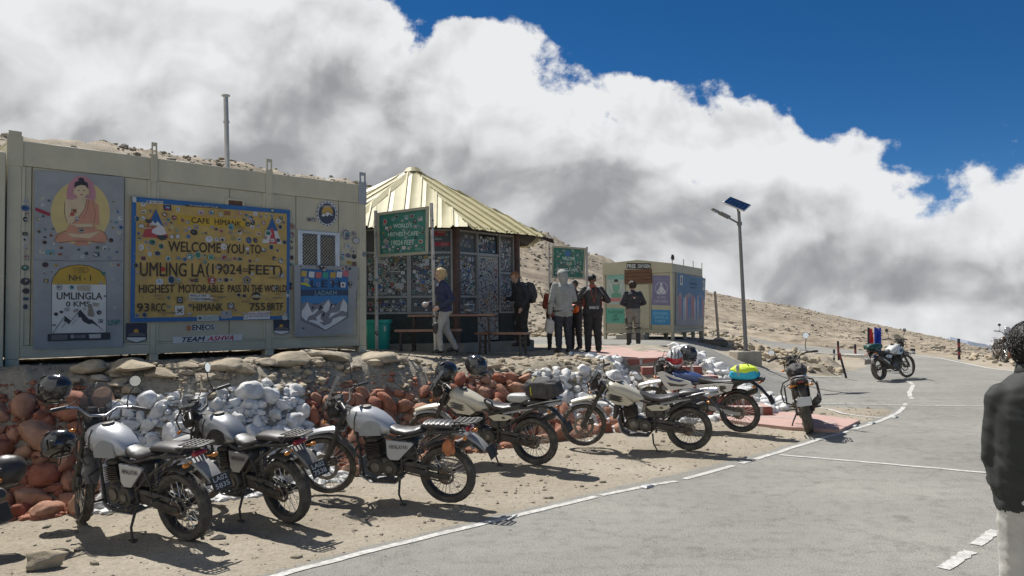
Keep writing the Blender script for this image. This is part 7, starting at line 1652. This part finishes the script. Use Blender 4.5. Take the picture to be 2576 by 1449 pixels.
    knee=np.exp(-((z_-.48)/.12)**2)+np.exp(-((z_-.14)/.10)**2)+np.exp(-((z_-1.02)/.10)**2)+.55
    co=co+no*(cl*wrinkle*2.2*(f-.25)*knee)[:,None]
    me.vertices.foreach_set('co',(co*s).ravel()); fm=[0]*len(me.polygons)
    for i,p in enumerate(me.polygons):
        v=[mi[q] for q in p.vertices]; fm[i]=max(set(v),key=v.count)
    me.polygons.foreach_set('material_index',fm); me.polygons.foreach_set('use_smooth',[True]*len(fm)); me.update(); o.name='body'
    def loc(p): return (hc+hm@V(*p))*s
    return t,loc,hm,s,J
def hair(t,loc,hm,s,m,size=(.104,.094,.098),c=(-.012,0,.035),amp=.18,front=.50,low=-.80,seed=1,strands=0,long_=0,fine=1):
    b=MB()
    def fn(d,p):
        k=1+amp*(noise.noise(d*3+V(seed,0,0))+.6*noise.noise(d*9+V(0,seed,0)))
        p=V(d.x*size[0],d.y*size[1],d.z*size[2])*k
        if d.x>front-.35*d.z and d.z<.55: p=p*.72
        if d.z<low or (d.x>.1 and d.z<-.35): p=p*(.72 if not long_ else 1.0)
        return p*s
    b.ell((0,0,0),(1,1,1),36,24,fn=fn); b.v=[tuple(loc(c)+hm@V(*v)) for v in b.v]
    rng=random.Random(seed)
    for k in range(strands):
        d=V(rng.gauss(-.3,.8),rng.gauss(0,.8),rng.gauss(.25,.7)).normalized()
        if d.x>front-.1 and d.z<.5: continue
        if d.z<low: continue
        tg=V(rng.gauss(-.3,.35),rng.gauss(0,.35),rng.gauss(-1,.35)); tg=(tg-d*tg.dot(d)).normalized(); q=[]
        for j in range(5): 
            dd=(d+tg*.11*j).normalized(); q.append(loc(c)+hm@(V(dd.x*size[0],dd.y*size[1],dd.z*size[2])*s*(1.03+.02*math.sin(j*1.1+k)+.01*(fine<1)*math.sin(k*1.7))))
        b.tube(q,[.005*s*fine**2,.007*s*fine**2,.006*s*fine**2,.004*s*fine**2,.001*s],4)
    return b.build('hair',m,t,False,180)
def eyes(t,loc):
    for q in(1,-1):
        b=MB(); b.ell(loc((.086,q*.032,.008)),(.009,.012,.008),8,6); b.build('eye',DARK,t)
JK=cloth('navy_black_jacket',(.02,.024,.035));BP=cloth('black_trousers',(.018,.018,.022));SH=cloth('dark_shoes',(.03,.028,.026),.1,.6);GH=cloth('grey_hoodie_cloth',(.30,.31,.29),.3);GP=cloth('taupe_riding_trousers',(.22,.20,.175));NV=cloth('dark_navy_trousers',(.02,.023,.036));BROW=cloth('dusty_brown_shoes',(.09,.075,.06),.1,.7)
BLJ=cloth('blue_and_dark_jacket',(.015,.027,.08));LTG=cloth('pale_grey_trousers',(.34,.33,.31));REDJ=cloth('rust_red_jersey',(.34,.07,.04));MJ=cloth('maroon_black_jacket',(.07,.025,.028)); BOOT=cloth('black_boots',(.015,.015,.016),.1,.4)
def zg(x,y,u=None): return H2(x,y)
# hooded man
x,y=U(1416,16.9),16.9
t,loc,hm,s,J=fig('person in a pale grey hooded jacket seen from behind, holding a white container',x,y,1.225,1.80,112,[SKIND,GH,NV,BROW],dict(wrL=(.02,.30,.86),elL=(-.04,.29,1.13),wrR=(.20,-.16,1.08),elR=(.0,-.27,1.14)),puff=1.20,hood=True,seed=1,loose=1.28,hem=.84,wrinkle=.008)
def W2(t,p): return t.matrix_world@V(*p)
JER=mat('white_plastic_can',(.55,.50,.46),.4,0,.08,4,dust=.1)
jc=thing('jerrycan','white plastic container held low by the hooded person','container',mat=Matrix.LocRotScale(W2(t,(J['wrL'].x*s,J['wrL'].y*s+.02,J['wrL'].z*s-.30)),Euler((R(6),R(-10),R(100))),None))
child(jc,'can_body',JER,lambda b:b.box((0,0,0),(.24,.16,.30),bev=.035),ang=30);child(jc,'can_handle',JER,lambda b:b.tube([V(-.07,0,.145),V(-.06,0,.20),V(.05,0,.20),V(.07,0,.145)],.013,7));child(jc,'cap',BLK,lambda b:b.tube([V(.09,0,.14),V(.09,0,.18)],.022,10))
# man with rucksack
x,y=.22,17.75
t,loc,hm,s,J=fig('person with ginger hair in black riding gear, looking down at his hand',x,y,1.34,1.74,205,[SKIN,JK,BP,BOOT],dict(wrR=(.34,-.16,1.12),elR=(.06,-.28,1.12),wrL=(.10,.24,.90),elL=(-.04,.27,1.14),tilt=(32,0,6),head=(.16,0,1.60),neck=(.07,0,1.46),ankL=(-.05,.18,.09),ankR=(.0,-.14,.09)),lean=9,puff=1.12,seed=2,loose=1.42,wrinkle=.009)
hair(t,loc,hm,s,HAIRR,seed=3,strands=90);eyes(t,loc)
child(t,'knee_strap',SPK,lambda b:b.box((J['kneeR'].x*s+.095,-.12*s,.56*s),(.012,.03,.12),bev=.004))
rk=thing('rucksack','black rucksack worn by the ginger haired person, with a strap sticking out','rucksack',mat=t.matrix_world@Matrix.Translation((-.20*s+.05,0,1.24*s))@Matrix.Rotation(R(9),4,'Y'))
child(rk,'pack',BAGB,lambda b:b.ell((-.06,0,0),(1,1,1),28,18,fn=lambda d,p:V(math.copysign(abs(d.x)**.7,d.x)*.13,math.copysign(abs(d.y)**.7,d.y)*.17,math.copysign(abs(d.z)**.7,d.z)*.25)*(1+.1*noise.noise(d*4))),ang=180)
child(rk,'pocket',BAGB,lambda b:b.ell((-.17,0,-.05),(.06,.12,.13),18,12));child(rk,'shoulder_strap',GREYP,lambda b:b.tube([V(.05,.13,.20),V(.16,.13,.24),V(.24,.13,.05),V(.20,.14,-.15)],.016,6));child(rk,'shoulder_strap',BLK,lambda b:b.tube([V(.05,-.13,.20),V(.16,-.13,.24),V(.24,-.13,.05),V(.20,-.14,-.15)],.016,6));child(rk,'loose_strap',BLK,lambda b:b.tube([V(-.16,.05,.02),V(-.30,.08,.04),V(-.33,.08,-.18)],.012,5))
# blonde rider passing behind the sign post
x,y=U(1118,15.0),15.02
t,loc,hm,s,J=fig('blonde person in a blue jacket walking behind the near post of the green sign',x,y,1.30,1.66,-160,[SKIN,BLJ,LTG,BOOT],dict(hipL=(0,.09,.93),kneeL=(.16,.10,.53),ankL=(.12,.10,.12),kneeR=(-.06,-.10,.50),ankR=(-.26,-.11,.14),wrR=(.28,-.20,1.06),elR=(.0,-.26,1.12),wrL=(.16,.22,.98),elL=(-.10,.25,1.14),tilt=(8,0,0)),lean=6,puff=1.12,seed=3,loose=1.12)
hair(t,loc,hm,s,HAIRY,seed=6,size=(.115,.105,.12),low=-.9,long_=1,strands=110);eyes(t,loc)
child(t,'knee_guard',BLK,lambda b:b.ell((J['kneeL'].x*s+.05,.10*s,.55*s),(.07,.075,.12),12,8));child(t,'jacket_panel',BLK,lambda b:b.ell((.0,0,1.06*s),(.16,.19,.09),16,10))
child(t,'white_glove',WPLATE,lambda b:b.ell((J['wrR'].x*s+.08,-.20*s,1.04*s),(.06,.045,.05),12,8))
# person reading, orange pouch
x,y=U(1446,19.2),19.2
t,loc,hm,s,J=fig('dark haired person in a maroon jacket, just right of the hooded person',x,y,1.19,1.72,-130,[SKIND,MJ,BP,BOOT],dict(wrR=(.22,-.16,1.08),wrL=(.22,.14,1.10),tilt=(22,0,0)),puff=1.12,seed=4,loose=1.25)
hair(t,loc,hm,s,HAIRB,seed=8);eyes(t,loc)
OB=mat('bright_orange_bag',(.70,.13,.01),.5,0,.1,8)
child(t,'shoulder_flash',REDJ,lambda b:b.ell((.02,.19*s,1.36*s),(.07,.05,.10),12,8))
ob=thing('waist_bag','bright orange bag carried at the waist behind the hooded person','bag',mat=t.matrix_world@Matrix.Translation((.17*s,.02,1.04*s)))
child(ob,'bag_body',OB,lambda b:b.ell((0,0,0),(1,1,1),24,14,fn=lambda d,p:V(math.copysign(abs(d.x)**.6,d.x)*.07,math.copysign(abs(d.y)**.6,d.y)*.20,math.copysign(abs(d.z)**.6,d.z)*.11)),ang=180);child(ob,'zip',BLK,lambda b:b.tube([V(.072,-.15,.03),V(.072,.15,.03)],.006,5))
# rust red arm of someone mostly hidden
x,y=U(1392,18.6),18.6
t,loc,hm,s,J=fig('person in a rust red jersey mostly hidden behind the hooded person and the post',x,y,1.21,1.62,-100,[SKIND,REDJ,BP,BOOT],dict(wrR=(.20,-.18,1.10),wrL=(.20,.18,1.08),tilt=(25,0,0)),puff=1.05,seed=5,loose=1.1)
hair(t,loc,hm,s,HAIRB,seed=9);eyes(t,loc)
# rider in armoured jacket
x,y=U(1490,17.75),17.75
AJ=cloth('black_armoured_jacket',(.022,.02,.024),.3,.6)
t,loc,hm,s,J=fig('person in a black armoured riding jacket with silver piping, seen from behind',x,y,1.17,1.80,95,[SKIND,AJ,BP,BROW],dict(elL=(-.02,.36,1.17),wrL=(.20,.16,1.24),elR=(-.02,-.36,1.17),wrR=(.20,-.16,1.24),tilt=(20,0,0)),puff=1.14,seed=6,loose=1.38,hem=.90)
hair(t,loc,hm,s,HAIRB,seed=10)
child(t,'collar',REDJ,lambda b:b.lathe([(.075,-.02),(.085,.03),(.08,.035),(.07,-.01)],V(-.015,0,1.49*s),'z',18))
for q in(1,-1):
    child(t,'piping',GREYP,lambda b:b.tube([V(-.145,q*.13,1.44*s),V(-.155,q*.19,1.37*s),V(-.12,q*.23,1.32*s)],.006,5)); child(t,'red_piping',REDJ,lambda b:b.tube([V(-.125,q*.05,1.47*s),V(-.165,q*.06,1.38*s),V(-.17,q*.015,1.20*s),V(-.16,0,1.12*s)],.007,5));child(t,'side_panel',REDJ,lambda b:b.ell((-.02,q*.20*s,1.12*s),(.06,.02,.12),10,8))
b=MB(); vs,fs=textmesh('BBG',.03); m_=[(-.185-(i//(len(vs)//5))*.0001,.11-.22*xx,.985*s+.065*yy) for i,(xx,yy) in enumerate(vs)]; b.add(m_,fs,0,(.5,.5,.5),False); b.build('back_lettering',PRINT,t,False,180)
# person at the oxygen cabin
x,y=U(1591.5,21.15),21.15
t,loc,hm,s,J=fig('person in a black jacket and grey riding trousers standing before the oxygen cabin counter',x,y,1.215,1.74,96,[SKIN,JK,GP,BOOT],dict(elL=(-.03,.32,1.16),wrL=(.18,.14,1.10),elR=(-.03,-.32,1.16),wrR=(.18,-.14,1.10),ankL=(-.02,.13,.09),ankR=(-.02,-.13,.09)),puff=1.16,seed=7,loose=1.16,hem=.95)
hair(t,loc,hm,s,HAIRD,seed=11,size=(.118,.108,.112),low=-.8,long_=1,strands=60)
for q in(1,-1):
    child(t,'knee_strap',BLK,lambda b:b.tube([V(.01+.088*math.cos(a),q*.115*s+.088*math.sin(a),.60*s) for a in [R(30*k) for k in range(12)]],.012,5,closed=True));child(t,'knee_guard',BLK,lambda b:b.tube([V(.0+.083*math.cos(a),q*.117*s+.083*math.sin(a),.47*s) for a in [R(30*k) for k in range(12)]],.025,6,closed=True))
    child(t,'riding_boot',BOOT,lambda b:b.tube([V(-.012,q*.13*s,.33*s),V(-.015,q*.13*s,.2*s),V(-.02,q*.13*s,.06)],[.076,.070,.066],12))
child(t,'thigh_holster',BLK,lambda b:b.box((.0,.20*s,.70*s),(.10,.06,.17),bev=.02));child(t,'back_patch',WPLATE,lambda b:b.box((-.158,0,1.30*s),(.006,.045,.035)))
child(t,'red_line',REDJ,lambda b:b.box((-.160,0,1.335*s),(.006,.13,.012)))
# ------------------------------------------------------------------ man close to the camera
DJ=mat('dark_green_black_jacket',(.017,.020,.018),.75,0,.25,3,bump=.22,bs=260,dust=.06,dustc=(.2,.2,.16));WP=cloth('off_white_trousers',(.44,.43,.40),.2,.85,.12)
x,y=2.75,4.0
t,loc,hm,s,J=fig('man in a dark jacket and off white trousers, close by at the right edge',x,y,-.02,1.98,80,[SKIND,DJ,WP,BOOT],dict(elL=(.02,.215,1.13),wrL=(.20,.13,.98),elR=(.02,-.215,1.13),wrR=(.16,-.16,1.0),head=(.03,.03,1.60),shL=(0,.18,1.395),shR=(0,-.18,1.395),tilt=(6,0,-12),kneeL=(.02,.12,.50),kneeR=(.02,-.12,.50)),puff=1.0,vox=.0105,wrinkle=.006,seed=8,loose=1.22,hem=.955,trunk=[(.80,.13,.10),(.86,.165,.125),(.90,.18,.138),(.94,.195,.145),(.965,.228,.160),(.99,.240,.168),(1.06,.243,.172),(1.18,.238,.172),(1.30,.235,.165),(1.38,.222,.15),(1.435,.20,.135),(1.475,.155,.115),(1.515,.10,.09)])
hair(t,loc,hm,s,HAIRB,seed=14,size=(.112,.098,.108),strands=900,amp=.07,low=-.75,fine=.55)
def hemf(b):
    rings=[]
    for k,(zz,g) in enumerate(((1.01,-.01),(.995,-.002),(.975,.004),(.958,.002),(.954,-.008))):
        rings.append([V((.162+g)*math.cos(a)*(1+.02*math.sin(a*9+k)),(.226+g)*math.sin(a)*(1+.02*math.sin(a*7)),zz*1+.004*math.sin(a*5))*s for a in [2*math.pi*j/40 for j in range(40)]])
    b.loft(rings)
child(t,'jacket_hem',DJ,hemf,ang=180)
child(t,'collar',DJ,lambda b:b.lathe([(.085,-.04),(.120,-.02),(.108,.045),(.094,.052),(.080,.02)],V(.01,.01,1.505*s),'z',28),ang=180)
def shirt(b):
    rings=[]
    for zz,g in((.965,-.01),(.945,.0),(.928,.006),(.915,.004)):
        rings.append([V((.158+g)*math.cos(a)*(1+.03*math.sin(a*6)),(.200+g)*math.sin(a)*(1+.02*math.sin(a*8+1)),zz+.012*math.sin(a*3+.5))*s for a in [2*math.pi*j/40 for j in range(40)]])
    b.loft(rings)
child(t,'shirt_tail',cloth('pale_shirt',(.50,.50,.50)),shirt,ang=180)
# side creases of the jacket and trousers
